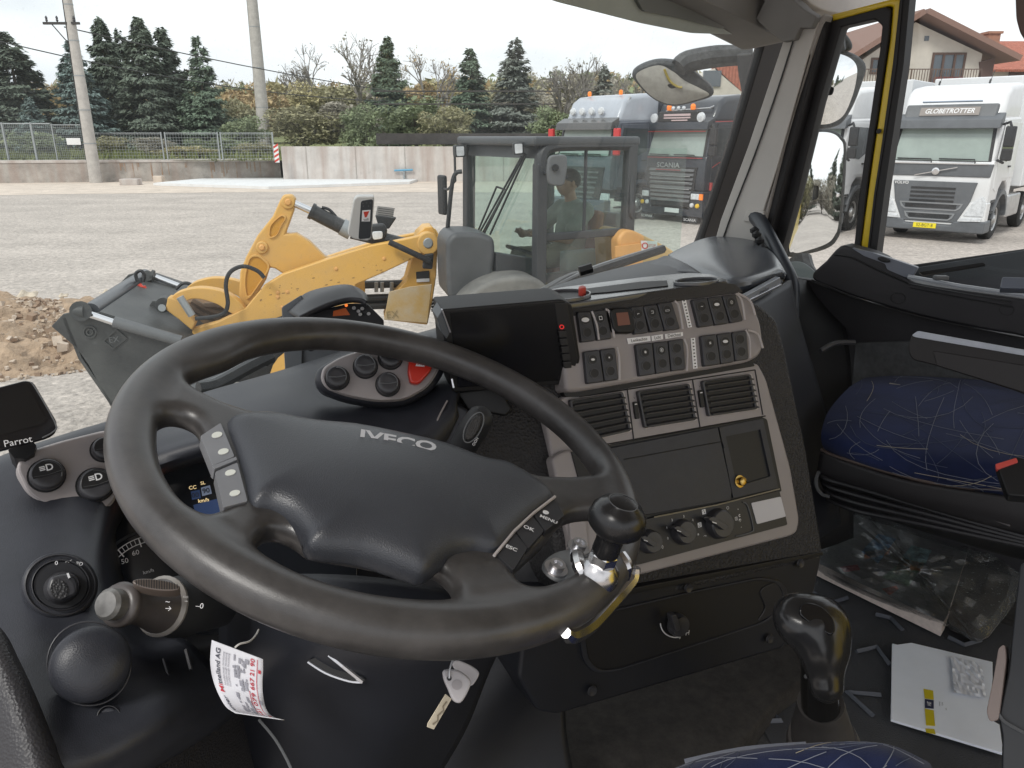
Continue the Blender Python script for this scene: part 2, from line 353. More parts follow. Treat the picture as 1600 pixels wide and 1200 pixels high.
struct(MB().prism([V(p[0], p[1], .14) for p in q], (0, 0, 1), .13).build('concrete_path', mat('slab_mat', (.72, .72, .72), .9, var=.06, vscale=2)))
# terrain behind the retaining walls
def th(x, y):
    r = max(0, min(1, (y-47)/170)); b = (1.15+2.0*r)*(1 if x < 13 else max(.0, min(1, (y-46)/40)))-(.02 if x >= 13 else 0)
    hz = 10.5*math.exp(-((y-300)/95)**2)*(1+.18*math.sin(x*.021+1)+.12*math.sin(x*.05))*(1-.25*max(0, min(1, (-x-60)/120)))
    far = 24*math.exp(-((y-620)/140)**2)*(.8+.25*math.sin(x*.008+2.2))
    return b+hz+far
xs = np.linspace(-700, 800, 90); ys = list(np.linspace(45.2, 160, 14))+list(np.linspace(175, 780, 26))
struct(MB().grid([[(x, y, th(x, y)) for x in xs] for y in ys]).build('hills', grassm, smooth=True))
# ---- retaining walls
def wallbox(name, p0, p1, z0, z1, t, m, parent=None, back=1):
    p0, p1 = V(p0[0], p0[1], 0), V(p1[0], p1[1], 0); d = nrm(p1-p0); n = V(-d[1], d[0], 0)
    return MB().box((p0+p1)/2+n*t/2+UP*(z0+z1)/2, (np.linalg.norm(p1-p0), t, z1-z0), (d, n, UP)).build(name, m, parent, bevel=.015)
A0, A1 = atZ(-140, 288), atZ(440, 281)
t = thing('concrete_wall', 'low rust-streaked grey concrete retaining wall under the wire fences', 'wall', (*((A0+A1)/2)[:2], 0))
wallbox('wall_body', A0, A1, -.1, 1.05, .5, concrete, t); wallbox('wall_cap', A0-V(0, .04, 0), A1-V(0, .04, 0), 1.054, 1.2, .7, concrete_l, t)
st = MB()
for k in range(26):
    px = random.uniform(165, 440); w = random.uniform(.02, .13); P = A0+(A1-A0)*((px+140)/580); h = random.uniform(.2, .95)
    st.box(V(P[0], P[1]-.004, 1.04-h/2), (w, .006, h))
st.build('rust_streaks', rust, t)
B0, B1 = atY(443, 279, 44.75), atY(1130, 285, 44.75)
t = thing('tall_concrete_wall', 'tall pale concrete yard wall with faint pink stains behind the wheel loader', 'wall', (*((B0+B1)/2)[:2], 0))
def wall_stains(m):
    nt = m.node_tree; N = nt.nodes.new; L = nt.links.new; b = nt.nodes['Principled BSDF']; base = b.inputs['Base Color'].links[0].from_socket; tc = N('ShaderNodeTexCoord')
    mp = N('ShaderNodeMapping'); mp.inputs['Scale'].default_value = (2.2, 2.2, .25); L(tc.outputs['Object'], mp.inputs[0]); n = N('ShaderNodeTexNoise'); n.inputs['Scale'].default_value = 1; n.inputs['Detail'].default_value = 6; L(mp.outputs[0], n.inputs['Vector'])
    r = N('ShaderNodeMapRange'); r.inputs[1].default_value = .42; r.inputs[2].default_value = .68; r.inputs[4].default_value = .6; L(n.outputs[0], r.inputs[0])
    mx = N('ShaderNodeMixRGB'); L(r.outputs[0], mx.inputs[0]); L(base, mx.inputs[1]); mx.inputs[2].default_value = (.36, .27, .23, 1); L(mx.outputs[0], b.inputs['Base Color'])
wall_stains(concrete_l); wall_stains(concrete)
wallbox('wall_body', B0, B1, -.1, 1.92, .35, concrete_l, t)
for k in range(9):
    P = B0+(B1-B0)*((k+.5)/9); MB().box(V(P[0], P[1]-.015, .95), (.04, .02, 1.9)).build('joint', concrete, t)
P0, P1 = atY(588, 220, 45.6), atY(868, 220, 45.6)
t = thing('steel_beam', 'long dark weathered steel beam lying along the tall pale wall', 'beam', (*((P0+P1)/2)[:2], 1.9))
d = nrm(V(*(P1-P0)[:2], 0)); n_ = V(-d[1], d[0], 0); L_ = np.linalg.norm(P1-P0); dkst = mat('dark_steel_mat', (.045, .04, .038), .7, var=.3, vscale=2)
MB().box((P0+P1)/2+UP*(2.33-(P0+P1)[2]/2), (L_, .12, .6), (d, n_, UP)).build('web', dkst, t)
MB().box((P0+P1)/2+UP*2.66, (L_, .4, .06), (d, n_, UP)).build('flange', dkst, t); MB().box((P0+P1)/2+UP*1.98, (L_, .4, .06), (d, n_, UP)).build('flange', dkst, t)
# ---- fences on the low wall
def mesh_fence(name, label, x0, x1, yb, ytop, Y, step, wires, posts, thick=.035, group='wire fence bays on the low wall', m=galv):
    p0, p1 = atY(x0, yb, Y), atY(x1, yb, Y); zt = atY(x0, ytop, Y)[2]; zb = 1.2
    p0[2] = p1[2] = zb; d = nrm(p1-p0); L_ = np.linalg.norm(p1-p0); H = zt-zb
    t = thing(name, label, 'fence', (p0+p1)/2, group=group)
    w = MB(); nv = int(L_/step)
    for k in range(nv+1): w.box(p0+d*(k*step)+UP*H/2, (.009, .009, H))
    for k in range(wires): w.box((p0+p1)/2+UP*(H*(k+.5)/wires), (L_, .011, .011), (d, V(-d[1], d[0], 0), UP))
    w.build('wire_mesh', m, t)
    MB().tube([p0+UP*H, p1+UP*H], thick*.6, 6).build('top_rail', m, t)
    for u in posts: q = p0+d*L_*u; MB().box(q+UP*(H+.06)/2, (thick*2, thick*2, H+.06)).build('post', m, t)
    return t
mesh_fence('mesh_fence', 'dense double-wire mesh fence with white posts beyond the leaning pole', -60, 88, 250, 193, 44.3, .11, 22, (0.18, .5, .8), .045)
mesh_fence('mesh_fence', 'short mesh fence bay carrying a small white sign', 90, 148, 250, 195, 44.3, .11, 20, (0, .98), .03)
tag(MB().box(atY(115, 221, 44.2), (.78, .02, .36)).build('small_sign', mat('sign_white', (.8, .8, .8), .5), bevel=.01), 'small blank white sign hung on the mesh fence', 'sign')
for a, b in ((150, 258), (262, 345), (348, 430)):
    mesh_fence('site_fence', {150: 'light tubular site fence panel right beside the leaning pole', 262: 'middle one of the light tubular site fence panels', 348: 'light tubular site fence panel ending at the red and white marker'}[a], a, b, 250, 208, 44.4, .16, 9, (0.01, .99), .03, group='light site fence panels')
# ---- poles
polem = mat('pole_mat', (.47, .44, .41), .85, var=.14, vscale=3, bump=.3, bscale=20)
def pole(px, pyb, ybase, ptop, ztop, r0, r1, label, z0=0, cross=False):
    Y = ybase; b = atY(px, pyb, Y); b[2] = z0; top = V(b[0]+.12, Y, ztop); t = thing('utility_pole', label, 'pole', b)
    MB().cyl(b-UP*.3, top, r0, r1, 14).build('pole_shaft', polem, t, smooth=True)
    bands = MB()
    for k in range(5): p = b+(top-b)*(.18+.15*k); rr = r0+(r1-r0)*(.18+.15*k)+.012; bands.cyl(p, p+UP*.05, rr, rr, 12)
    bands.build('steel_bands', galv, t)
    MB().tube([b+V(-r0*.9, -.05, .2), b+V(-r0*.75, -.1, 4), b+(top-b)*.8+V(-r1*1.1, -.1, 0)], .03, 6).build('cable', mat('cable_mat', (.03, .03, .03), .6), t)
    if cross:
        z = atY(108, 37, Y)[2]; c = V(b[0], Y-.15, z)
        MB().box(c+V(-.35, 0, 0), (1.9, .12, .12)).build('crossarm', dkst, t)
        MB().tube([c+V(-.9, 0, 0), c+V(-.05, 0, -1.1)], .03, 5).build('brace', dkst, t)
        for x in (-1.1, -.55, .35):
            MB().lathe([(.02, 0), (.05, .04), (.07, .1), (.04, .14), (.07, .19), (.045, .26), (.02, .3)], c+V(x, 0, .06), UP, 8).build('insulator', mat('insul_mat', (.06, .06, .07), .3), t)
        z2 = atY(108, -12, Y)[2]; MB().box(V(b[0], Y-.15, z2), (1.6, .1, .1)).build('crossarm', dkst, t)
    return t
pole(150, 284, 43.6, None, 11.5, .34, .19, 'leaning grey concrete pole with crossarm at the low wall', cross=True)
pole(413, 212, 62, None, 20, .5, .3, 'tall plain concrete pole without a crossarm behind the site fence', z0=th(-20, 62)-.2)
wirem = mat('wire_mat', (.05, .05, .05), .6)
w = MB(); a = atY(-60, 50, 50); b = atY(108, 40, 43.5); c_ = atY(900, 190, 70)
def cat(a, b, sag, n=14): return [a+(b-a)*k/n-UP*sag*4*(k/n)*(1-k/n) for k in range(n+1)]
w.tube(cat(a, atY(700, 158, 75), 1.2), .035, 4)
tag(w.build('power_line', wirem), 'thin dark overhead power line crossing in front of the trees', 'cable')
tag(MB().tube(cat(atY(100, 42, 43.5), atY(900, 168, 80), .9), .03, 4).build('power_line', wirem), 'thin overhead power line leaving the crossarm of the leaning pole', 'cable')
# ---- small things by the walls
t = thing('warning_marker', 'red and white striped marker board at the end of the low wall', 'marker', atY(432, 250, 43.9))
c = atY(432, 240, 43.9); red = mat('red_mat', (.55, .05, .03), .5); wht = mat('white_mat', (.75, .75, .74), .5)
MB().box(c, (.26, .03, .95)).build('board', wht, t)
m_ = MB()
for k in range(4): z = c[2]-.38+k*.25; m_.add([V(c[0]-.13, c[1]-.02, z-.1), V(c[0]+.13, c[1]-.02, z+.05), V(c[0]+.13, c[1]-.02, z+.17), V(c[0]-.13, c[1]-.02, z+.02)], [(0, 1, 2, 3)])
m_.build('red_stripes', red, t)
def block(px, py, s, label, m): P = atZ(px, py); return tag(MB().box(P+UP*s[2]/2, s).build('concrete_block', m, bevel=.03), label, 'block')
block(205, 289, (.95, .6, .32), 'pale concrete block lying on the sand by the low wall', concrete_l); block(249, 285, (.5, .4, .36), 'small tan stone block near the low concrete wall', sand)
t = thing('cable_reel', 'red steel reel frame leaning at the tall pale wall', 'reel', atZ(480, 279)); rm = mat('reel_red', (.35, .05, .06), .6)
for px, rr in ((478, .65), (512, .55)):
    P = atZ(px, 278)+UP*rr*.75; MB().tube([P+V(math.cos(a)*rr, .15*math.sin(a), math.sin(a)*rr*.7) for a in np.linspace(0, math.pi, 14)], .05, 6).build('hoop', rm, t)
MB().tube([atZ(445, 270)+UP*1.1, atZ(468, 279)+UP*.1], .07, 6).build('arm', rm, t); MB().tube([atZ(451, 270)+UP*1.1, atZ(474, 279)+UP*.1], .05, 6).build('arm', rm, t)
P = atZ(632, 284); t = thing('water_tap', 'small blue water stand before the tall pale wall', 'tap', P)
MB().cyl(P, P+UP*.6, .05).build('stem', galv, t); MB().tube([P+V(-.55, 0, .62), P+V(.5, 0, .66)], .06, 6).build('blue_arm', mat('blue_pipe', (.1, .3, .45), .5), t)
# ---- rubble heap
def heap():
    X = np.linspace(-8.3, -3.6, 70); Y = np.linspace(6.9, 11.3, 64); g = []
    c = atZ(30, 520)
    hn = lambda x, y: .10*math.sin(x*5+y*3)+.07*math.sin(x*11-y*7)+.05*math.sin(y*17+x*4)+RNG.uniform(-.035, .035)
    for y in Y:
        row = []
        for x in X:
            e = ((x+7.3)/3.1)**2+((y-9.2)/1.75)**2; row.append((x, y, .5*max(0, 1-e)**.7+(hn(x, y) if e < .93 else 0)*.6 if e < 1 else -.03))
        g.append(row)
    m = MB().grid(g); m.m = 1
    for k in range(2600):
        a = RNG.uniform(0, 6.28); r = math.sqrt(RNG.uniform(0, 1.12)); x, y = -7.3+3.1*r*math.cos(a), 9.2+1.75*r*math.sin(a)
        if x < -9: continue
        e = r*r; z = .5*max(0, 1-e)**.7; s = RNG.uniform(.018, .055)*(1 if RNG.random() > .03 else 2.2); m.m = 1+int(RNG.integers(0, 3))
        ax = nrm(RNG.normal(size=3)); bx, by, bz = frame(ax); m.box((x, y, z+s*.2), (s*RNG.uniform(.8, 1.6), s, s*RNG.uniform(.4, .9)), (bx, by, bz), taper=RNG.uniform(.5, .9))
    e = m.build('rubble', [mat('soil_mat', (.40, .29, .20), .95, var=.35, vscale=4, bump=1, bscale=25, detail=10), mat('stone_a', (.46, .36, .27), .9, var=.2, vscale=9), mat('stone_b', (.50, .41, .33), .9, var=.2, vscale=9), mat('stone_c', (.28, .19, .13), .9, var=.2, vscale=9)])
    struct(e, 'stuff')
heap()
for px, py, s, l in ((40, 462, .42, 'pale flat boulder on the far edge of the rubble heap'), (98, 462, .2, 'small whitish stone on top of the rubble heap'), (168, 457, .26, 'flat tan stone on the rubble heap near the black bucket')):
    P = atZ(px, py)+UP*.35; P = atY(px, py, P[1]-.6); b = MB(); vs, fs = nets(lambda X, Y, Z: np.abs(X)*.8+np.abs(Y)*.5+np.abs(Z)*1.6+.15*np.sin(9*X+4*Y)-.6, (-1, -1.3, -.6), (1, 1.3, .6), .12)
    tag(b.add([P+v*s*.6 for v in vs], fs.tolist()).build('rock', mat('rock_mat', (.56, .48, .38), .9, var=.2, vscale=6, bump=.6, bscale=30), smooth=True), l, 'rock')
# ================================================================ TREES
barkm = mat('bark_mat', (.10, .085, .07), .95, var=.3, vscale=4)
def leafm(n, c, v=.35, s=.9): return mat(n, c, .85, var=v, vscale=s, spec=.2, detail=6)
con_m = [leafm('needle_dark', (.15, .18, .14)), leafm('needle_blue', (.18, .235, .22)), leafm('needle_green', (.16, .21, .15)), leafm('needle_grey', (.21, .23, .20))]
aut_m = [leafm('leaf_olive', (.33, .31, .19)), leafm('leaf_green', (.24, .28, .165)), leafm('leaf_orange', (.43, .32, .18)), leafm('leaf_grey', (.33, .305, .25)), leafm('leaf_yellow', (.46, .41, .23))]
def mk(name, verts, faces, m, parent):
    me = bpy.data.meshes.new(name); me.from_pydata(verts.tolist(), [], faces.tolist()); me.materials.append(m); me.update()
    o = bpy.data.objects.new(name, me); COL.objects.link(o); o.parent = parent; return o
def conifer(label, m, seed, H=12, Rb=2.4, n=9000, droop=.45, name='spruce_tree', sparse=0):
    n = int(n*3.0)
    g = np.random.default_rng(seed); t = thing(name, label, 'tree', group='conifers behind the walls', local=True)
    MB().cyl((0, 0, -.5), (0, 0, H*.97), .02*H, .01, 8).build('trunk', barkm, t)
    nb = int(H*15); bh = g.uniform(.04, .985, nb); ba = g.uniform(0, 2*np.pi, nb); bl = g.uniform(.7, 1.3, nb)*(1-sparse*g.random(nb))
    k = g.choice(nb, n, p=((1-bh)**1.1+.03)/((1-bh)**1.1+.03).sum()); r = g.uniform(.08, 1, n)**.7
    n = n; Rr = 1.12*Rb*(1-bh[k])**.8*bl[k]+.12; a = ba[k]+g.normal(0, .26, n)/(r+.35)
    z = bh[k]*H-droop*r*Rr*(1-.5*r)+g.normal(0, .11, n)*H/12+.12*r*r*Rr
    c = np.stack([np.cos(a)*Rr*r, np.sin(a)*Rr*r, z], 1); out = np.stack([np.cos(a), np.sin(a), -.5+0*a], 1)
    s = g.uniform(.13, .33, n)[:, None]*H/12; side = np.stack([-np.sin(a), np.cos(a), 0*a], 1)*.42+g.normal(0, .18, (n, 3))
    tip = c+out*s+g.normal(0, .08, (n, 3)); v = np.stack([c-side*s, c+side*s, tip+V(0, 0, -.12)*s], 1).reshape(-1, 3)
    mk('crown', v, np.arange(3*n).reshape(-1, 3), m, t); return t
def leafy(label, m, seed, H=7, Rr=3, n=7000, cat='tree', name='leafy_tree', twigs=True):
    g = np.random.default_rng(seed); t = thing(name, label, cat, group='autumn trees and bushes behind the walls', local=True)
    tr = MB().cyl((0, 0, -.5), (0, 0, H*.6), .018*H, .008*H, 7); nc = 34; cc = []
    for i in range(nc):
        a = g.uniform(0, 6.28); r = math.sqrt(g.random())*Rr*.8; z = H*(.22+.68*g.random()*(1-.45*(r/Rr)**2)); cc.append((math.cos(a)*r, math.sin(a)*r, z))
        tr.tube([(0, 0, min(z*.5, H*.5)), V(*cc[-1])*V(.5, .5, .8), cc[-1]], [.008*H, .004*H, .002*H], 4)
        if twigs:
            for q in range(2): tr.tube([cc[-1], V(*cc[-1])+g.normal(0, .5, 3)+V(0, 0, .9)], .012, 3)
    tr.build('trunk', barkm, t); cc = np.array(cc); k = g.integers(0, nc, n); d = g.normal(size=(n, 3)); d /= np.linalg.norm(d, axis=1)[:, None]
    rad = (g.uniform(.3, 1, n)**.5)[:, None]*np.array([Rr*.38, Rr*.38, H*.14])*g.uniform(.6, 1.25, nc)[k][:, None]; c = cc[k]+d*rad; s = g.uniform(.06, .17, n)[:, None]*(H/7)
    a, b = g.normal(size=(n, 3)), g.normal(size=(n, 3)); v = np.stack([c+a*s, c+b*s, c-a*s*.7], 1).reshape(-1, 3)
    mk('crown', v, np.arange(3*n).reshape(-1, 3), m, t); return t
def bare(label, seed, H=10, spread=.9, tips=0):
    g = np.random.default_rng(seed); t = thing('bare_tree', label, 'tree', group='bare trees behind the walls', local=True); m = MB(); ends = []
    def br(p, d, L_, r, lv):
        q = p+d*L_; m.tube([p, (p+q)/2+g.normal(0, L_*.04, 3), q], [r, r*.85, r*.7], 3 if lv > 1 else 5, caps=False)
        if lv == 5: ends.append(q); return
        for i in range(3 if lv else 5):
            dd = nrm(d+g.normal(0, .42, 3)*spread+V(0, 0, .12)); br(p+(q-p)*g.uniform(.55, 1), dd, L_*g.uniform(.6, .82), r*.62, lv+1)
    br(V(0, 0, -.3), V(0, 0, 1), H*.27, .021*H, 0); m.build('trunk', mat('bare_bark', (.24, .22, .205), .95), t)
    e = np.array(ends); n = tips or 300; k = g.integers(0, len(e), n); c = e[k]+g.normal(0, .15, (n, 3)); s = .07*H/10
    v = np.stack([c+g.normal(0, s, (n, 3)), c+g.normal(0, s, (n, 3)), c+g.normal(0, s, (n, 3))], 1).reshape(-1, 3); mk('crown', v, np.arange(3*n).reshape(-1, 3), aut_m[2 if tips > 600 else 3], t); return t
def put(t, px, ptop, Y, H0, wpx=None, R0=None):
    """stand tree t so that its top reaches pixel ptop at distance Y"""
    top = atY(px, ptop, Y); z0 = th(top[0], Y)-.1 if Y > 46 else 0; s = (top[2]-z0)/H0
    sx = (wpx/1242*Y/2)/R0*(1.0 if 'spruce' in t.name or 'pine' in t.name else 1.1) if wpx else s
    t.location = (top[0], Y, z0); t.scale = (sx, sx, s); t.rotation_euler = (0, 0, random.uniform(0, 6)); return t
put(conifer('big dark spruce cut by the left border of the photo', con_m[0], 1, n=12000), 8, 48, 60, 12, 120, 2.4)
put(conifer('small blue spruce at the foot of the leftmost dark spruce', con_m[1], 2, n=6000), 44, 150, 56, 12, 56, 2.4)
put(conifer('blue-green spruce directly behind the leaning pole', con_m[1], 3, n=12000), 108, 62, 60, 12, 88, 2.4)
put(conifer('tall dark spruce just right of the leaning pole top', con_m[0], 4, n=12000), 153, 25, 63, 12, 84, 2.4)
put(conifer('thin dark spruce squeezed in the middle of the spruce clump', con_m[0], 5, n=9000), 184, 44, 66, 12, 66, 2.4)
put(conifer('tallest dark spruce of the clump, pointed top', con_m[0], 6, n=13000), 215, 25, 62, 12, 96, 2.4)
put(conifer('dark spruce at the right side of the spruce clump', con_m[0], 7, n=12000), 250, 40, 64, 12, 90, 2.4)
put(conifer('bright green pine with open branches right of the spruce clump', con_m[2], 8, n=7000, sparse=.45, Rb=2.9, name='pine_tree'), 306, 55, 62, 12, 96, 2.9)
put(conifer('lone dark green spruce rising from the autumn bushes', con_m[2], 9, n=12000, droop=.2), 604, 55, 72, 12, 74, 2.4)
put(conifer('narrow green spruce left of the grey fir above the loader cab', con_m[2], 10, n=10000, sparse=.3), 734, 72, 66, 12, 84, 2.4)
put(conifer('grey-green fir with a long bare tip above the loader cab', con_m[3], 11, n=9000, sparse=.4), 805, 58, 66, 12, 100, 2.4)
put(conifer('small grey fir behind the silver-roofed truck', con_m[3], 12, n=7000, sparse=.4), 945, 100, 70, 12, 70, 2.4)
put(bare('small round bare tree on the ridge beyond the plain pole', 21), 487, 92, 130, 6.6)
put(bare('wide bare tree left of the lone spruce', 22), 556, 66, 90, 6.6)
put(bare('bare tree with a few orange leaves right of the lone spruce', 23, tips=900), 668, 84, 84, 6.6)
put(bare('bare tree just left of the two amber beacons', 24, tips=400), 880, 96, 70, 6.6)
put(bare('thin bare tree above the silver truck roof', 25, tips=300), 915, 92, 78, 6.6)
put(bare('bare bushy tree between the two dark trucks', 26, tips=300), 1000, 108, 64, 6.6)
LT = [leafy('olive bush', aut_m[0], 31), leafy('green bush', aut_m[1], 32), leafy('orange bush', aut_m[2], 33), leafy('grey bush', aut_m[3], 34), leafy('yellow bush', aut_m[4], 35)]
used = set(); kinds = ['olive', 'green', 'orange-brown', 'greyish', 'yellow']
def bush(px, ptop, Y, w, k, label):
    t = LT[k]
    if k in used: t = copy_tree(t)
    used.add(k); t['label'] = label; put(t, px, ptop, Y, 6.6, w, 3); return t
for px, pt, Y, w, k, l in (
    (80, 128, 95, 90, 2, 'brown autumn tree seen between the left spruces'), (100, 175, 66, 60, 4, 'yellowish bush low between the two leftmost spruces'),
    (350, 150, 70, 90, 0, 'olive bush at the foot of the green pine'), (385, 130, 85, 110, 2, 'orange-brown tree crown left of the plain pole'), (380, 180, 58, 70, 1, 'green bush by the foot of the plain pole'),
    (448, 128, 90, 100, 4, 'yellow tree crown just right of the plain pole'), (470, 165, 62, 110, 0, 'olive bush rising over the left end of the tall wall'), (520, 132, 92, 110, 0, 'olive tree crown under the wide bare tree'),
    (540, 155, 64, 100, 3, 'greyish bush left of the lone spruce'), (575, 160, 60, 80, 1, 'green bush left beneath the lone spruce'), (648, 150, 62, 100, 1, 'green bush right beneath the lone spruce'), (650, 128, 88, 90, 2, 'orange tree crown right of the lone spruce'),
    (690, 125, 92, 90, 4, 'yellow tree crown left of the narrow spruce'), (695, 165, 60, 80, 0, 'olive bush left beneath the narrow spruce'), (770, 150, 70, 90, 3, 'greyish bush between the narrow spruce and the grey fir'),
    (775, 128, 95, 100, 0, 'olive crown behind the grey fir'), (850, 135, 80, 100, 3, 'greyish thicket right of the grey fir'), (862, 165, 62, 70, 1, 'green bush beside the silver-roofed truck'), (925, 128, 85, 100, 0, 'olive crown behind the truck beacons'),
    (1000, 135, 80, 110, 2, 'brown crown behind the gap between the dark trucks'), (330, 215, 52, 80, 1, 'low green shrub behind the middle site fence'), (235, 212, 50, 60, 3, 'low greyish shrub behind the site fence'),
    (45, 205, 50, 80, 1, 'green shrub showing through the dense mesh fence'), (165, 212, 52, 60, 0, 'low olive shrub right behind the leaning pole'), (395, 222, 50, 60, 0, 'low olive shrub near the red and white marker'),
    (10, 118, 120, 90, 3, 'greyish crown far behind the leftmost spruce'), (290, 228, 49, 90, 4, 'low yellow-green weeds clump behind the site fence')):
    bush(px, pt, Y, w, k, l)
# far wood on the ridge: one uncountable mass
def wood():
    g = np.random.default_rng(50); vs = []; cols = []; n = 0
    X = g.uniform(-330, 260, 1500); Y = g.uniform(110, 330, 1500); V_ = []; MI = []
    for x, y in zip(X, Y):
        if abs(x) > y*.95: continue
        z = th(x, y); h = g.uniform(4, 9); r = g.uniform(2.5, 4.5); c = g.normal(size=(110, 3)); c /= np.linalg.norm(c, axis=1)[:, None]; c[:, 2] = np.abs(c[:, 2])
        c = V(x, y, z+h*.25)+c*V(r, r, h*.75)*g.uniform(.75, 1, (110, 1)); s = g.uniform(.3, .7, (110, 1))
        V_.append(np.stack([c+g.normal(size=(110, 3))*s, c+g.normal(size=(110, 3))*s, c+g.normal(size=(110, 3))*s], 1).reshape(-1, 3)); MI += [int(g.choice([0, 1, 2, 3, 4], p=[.3, .18, .2, .2, .12]))]*110
    v = np.concatenate(V_); me = bpy.data.meshes.new('woods'); me.from_pydata(v.tolist(), [], np.arange(len(v)).reshape(-1, 3).tolist())
    for m in aut_m: me.materials.append(m)
    me.polygons.foreach_set('material_index', MI); me.update(); o = bpy.data.objects.new('woods', me); COL.objects.link(o); struct(o, 'stuff')
wood()
def grassy():
    g = np.random.default_rng(51); n = 9000; x = g.uniform(-36, 6, n); y = g.uniform(45.3, 56, n); z = np.array([th(a, b) for a, b in zip(x, y)]); c = np.stack([x, y, z], 1); s = g.uniform(.15, .5, (n, 1))
    v = np.stack([c+g.normal(size=(n, 3))*.06, c+g.normal(size=(n, 3))*.06, c+V(0, 0, 1)*s+g.normal(size=(n, 3))*.12], 1).reshape(-1, 3); me = bpy.data.meshes.new('grass'); me.from_pydata(v.tolist(), [], np.arange(3*n).reshape(-1, 3).tolist()); me.materials.append(leafm('blade_mat', (.17, .19, .07)))
    o = bpy.data.objects.new('grass', me); COL.objects.link(o); struct(o, 'stuff')
grassy()
# trees and bushes behind our truck, seen only in the mirrors
for k, (a, dd, src, l) in enumerate(((137, 62, 0, 'dark spruce reflected at the middle of the lower door mirror'), (141, 70, 5, 'tall spruce reflected at the right part of the lower door mirror'), (132, 66, 3, 'spruce reflected at the left part of the lower door mirror'), (127, 75, 4, 'spruce reflected near the cab side in the lower door mirror'), (120, 70, 5, 'spruce reflected in the middle of the upper door mirror'), (112, 66, 0, 'spruce reflected at the right of the upper door mirror'), (124, 60, 3, 'spruce reflected left in the upper door mirror'), (105, 70, 5, 'spruce reflected at the right rim of the upper door mirror'))):
    o = bpy.data.objects['spruce_tree' if src == 0 else 'spruce_tree.%03d' % src]; c = copy_tree(o); c['label'] = l; c['group'] = 'conifers behind our truck'; c.location = (math.sin(R(a))*dd, math.cos(R(a))*dd, 0); s_ = random.uniform(.55, .95); c.scale = (1.2*s_, 1.2*s_, s_)
for k, (a, dd, kk) in enumerate(((134, 58, 0), (139, 56, 3), (143, 60, 1), (129, 57, 3), (117, 58, 0), (109, 60, 1), (122, 64, 4))):
    c = copy_tree(LT[kk]); c['label'] = ['olive bush under the middle spruce in the lower door mirror', 'greyish bush right of centre in the lower door mirror', 'green bush at the right rim of the lower door mirror', 'greyish bush next to the cab side in the lower door mirror', 'olive bush at the middle of the upper door mirror', 'green bush at the right of the upper door mirror', 'yellow bush at the left of the upper door mirror'][k]; c['group'] = 'bushes behind our truck'; c.location = (math.sin(R(a))*dd, math.cos(R(a))*dd, 0); c.scale = (1.1, 1.1, .6)
# ================================================================ HOUSES
cream = mat('render_cream', (.58, .54, .475), .9, var=.12, vscale=.7, detail=10); roofb = mat('roof_edge', (.22, .13, .10), .8); tile = mat('roof_tile', (.40, .13, .08), .8, var=.25, vscale=5)
wood_d = mat('wood_dark', (.10, .055, .04), .6); win_g = mat('house_glass', (.10, .12, .14), .15)
def tiles(m):
    nt = m.node_tree; N = nt.nodes.new; L = nt.links.new; b = nt.nodes['Principled BSDF']; tc = N('ShaderNodeTexCoord'); w = N('ShaderNodeTexWave'); w.bands_direction = 'X'; w.inputs['Scale'].default_value = 1.3
    L(tc.outputs['Object'], w.inputs['Vector']); bp = N('ShaderNodeBump'); bp.inputs['Strength'].default_value = .9; bp.inputs['Distance'].default_value = .06; L(w.outputs[0], bp.inputs['Height']); L(bp.outputs[0], b.inputs['Normal'])
tiles(tile)
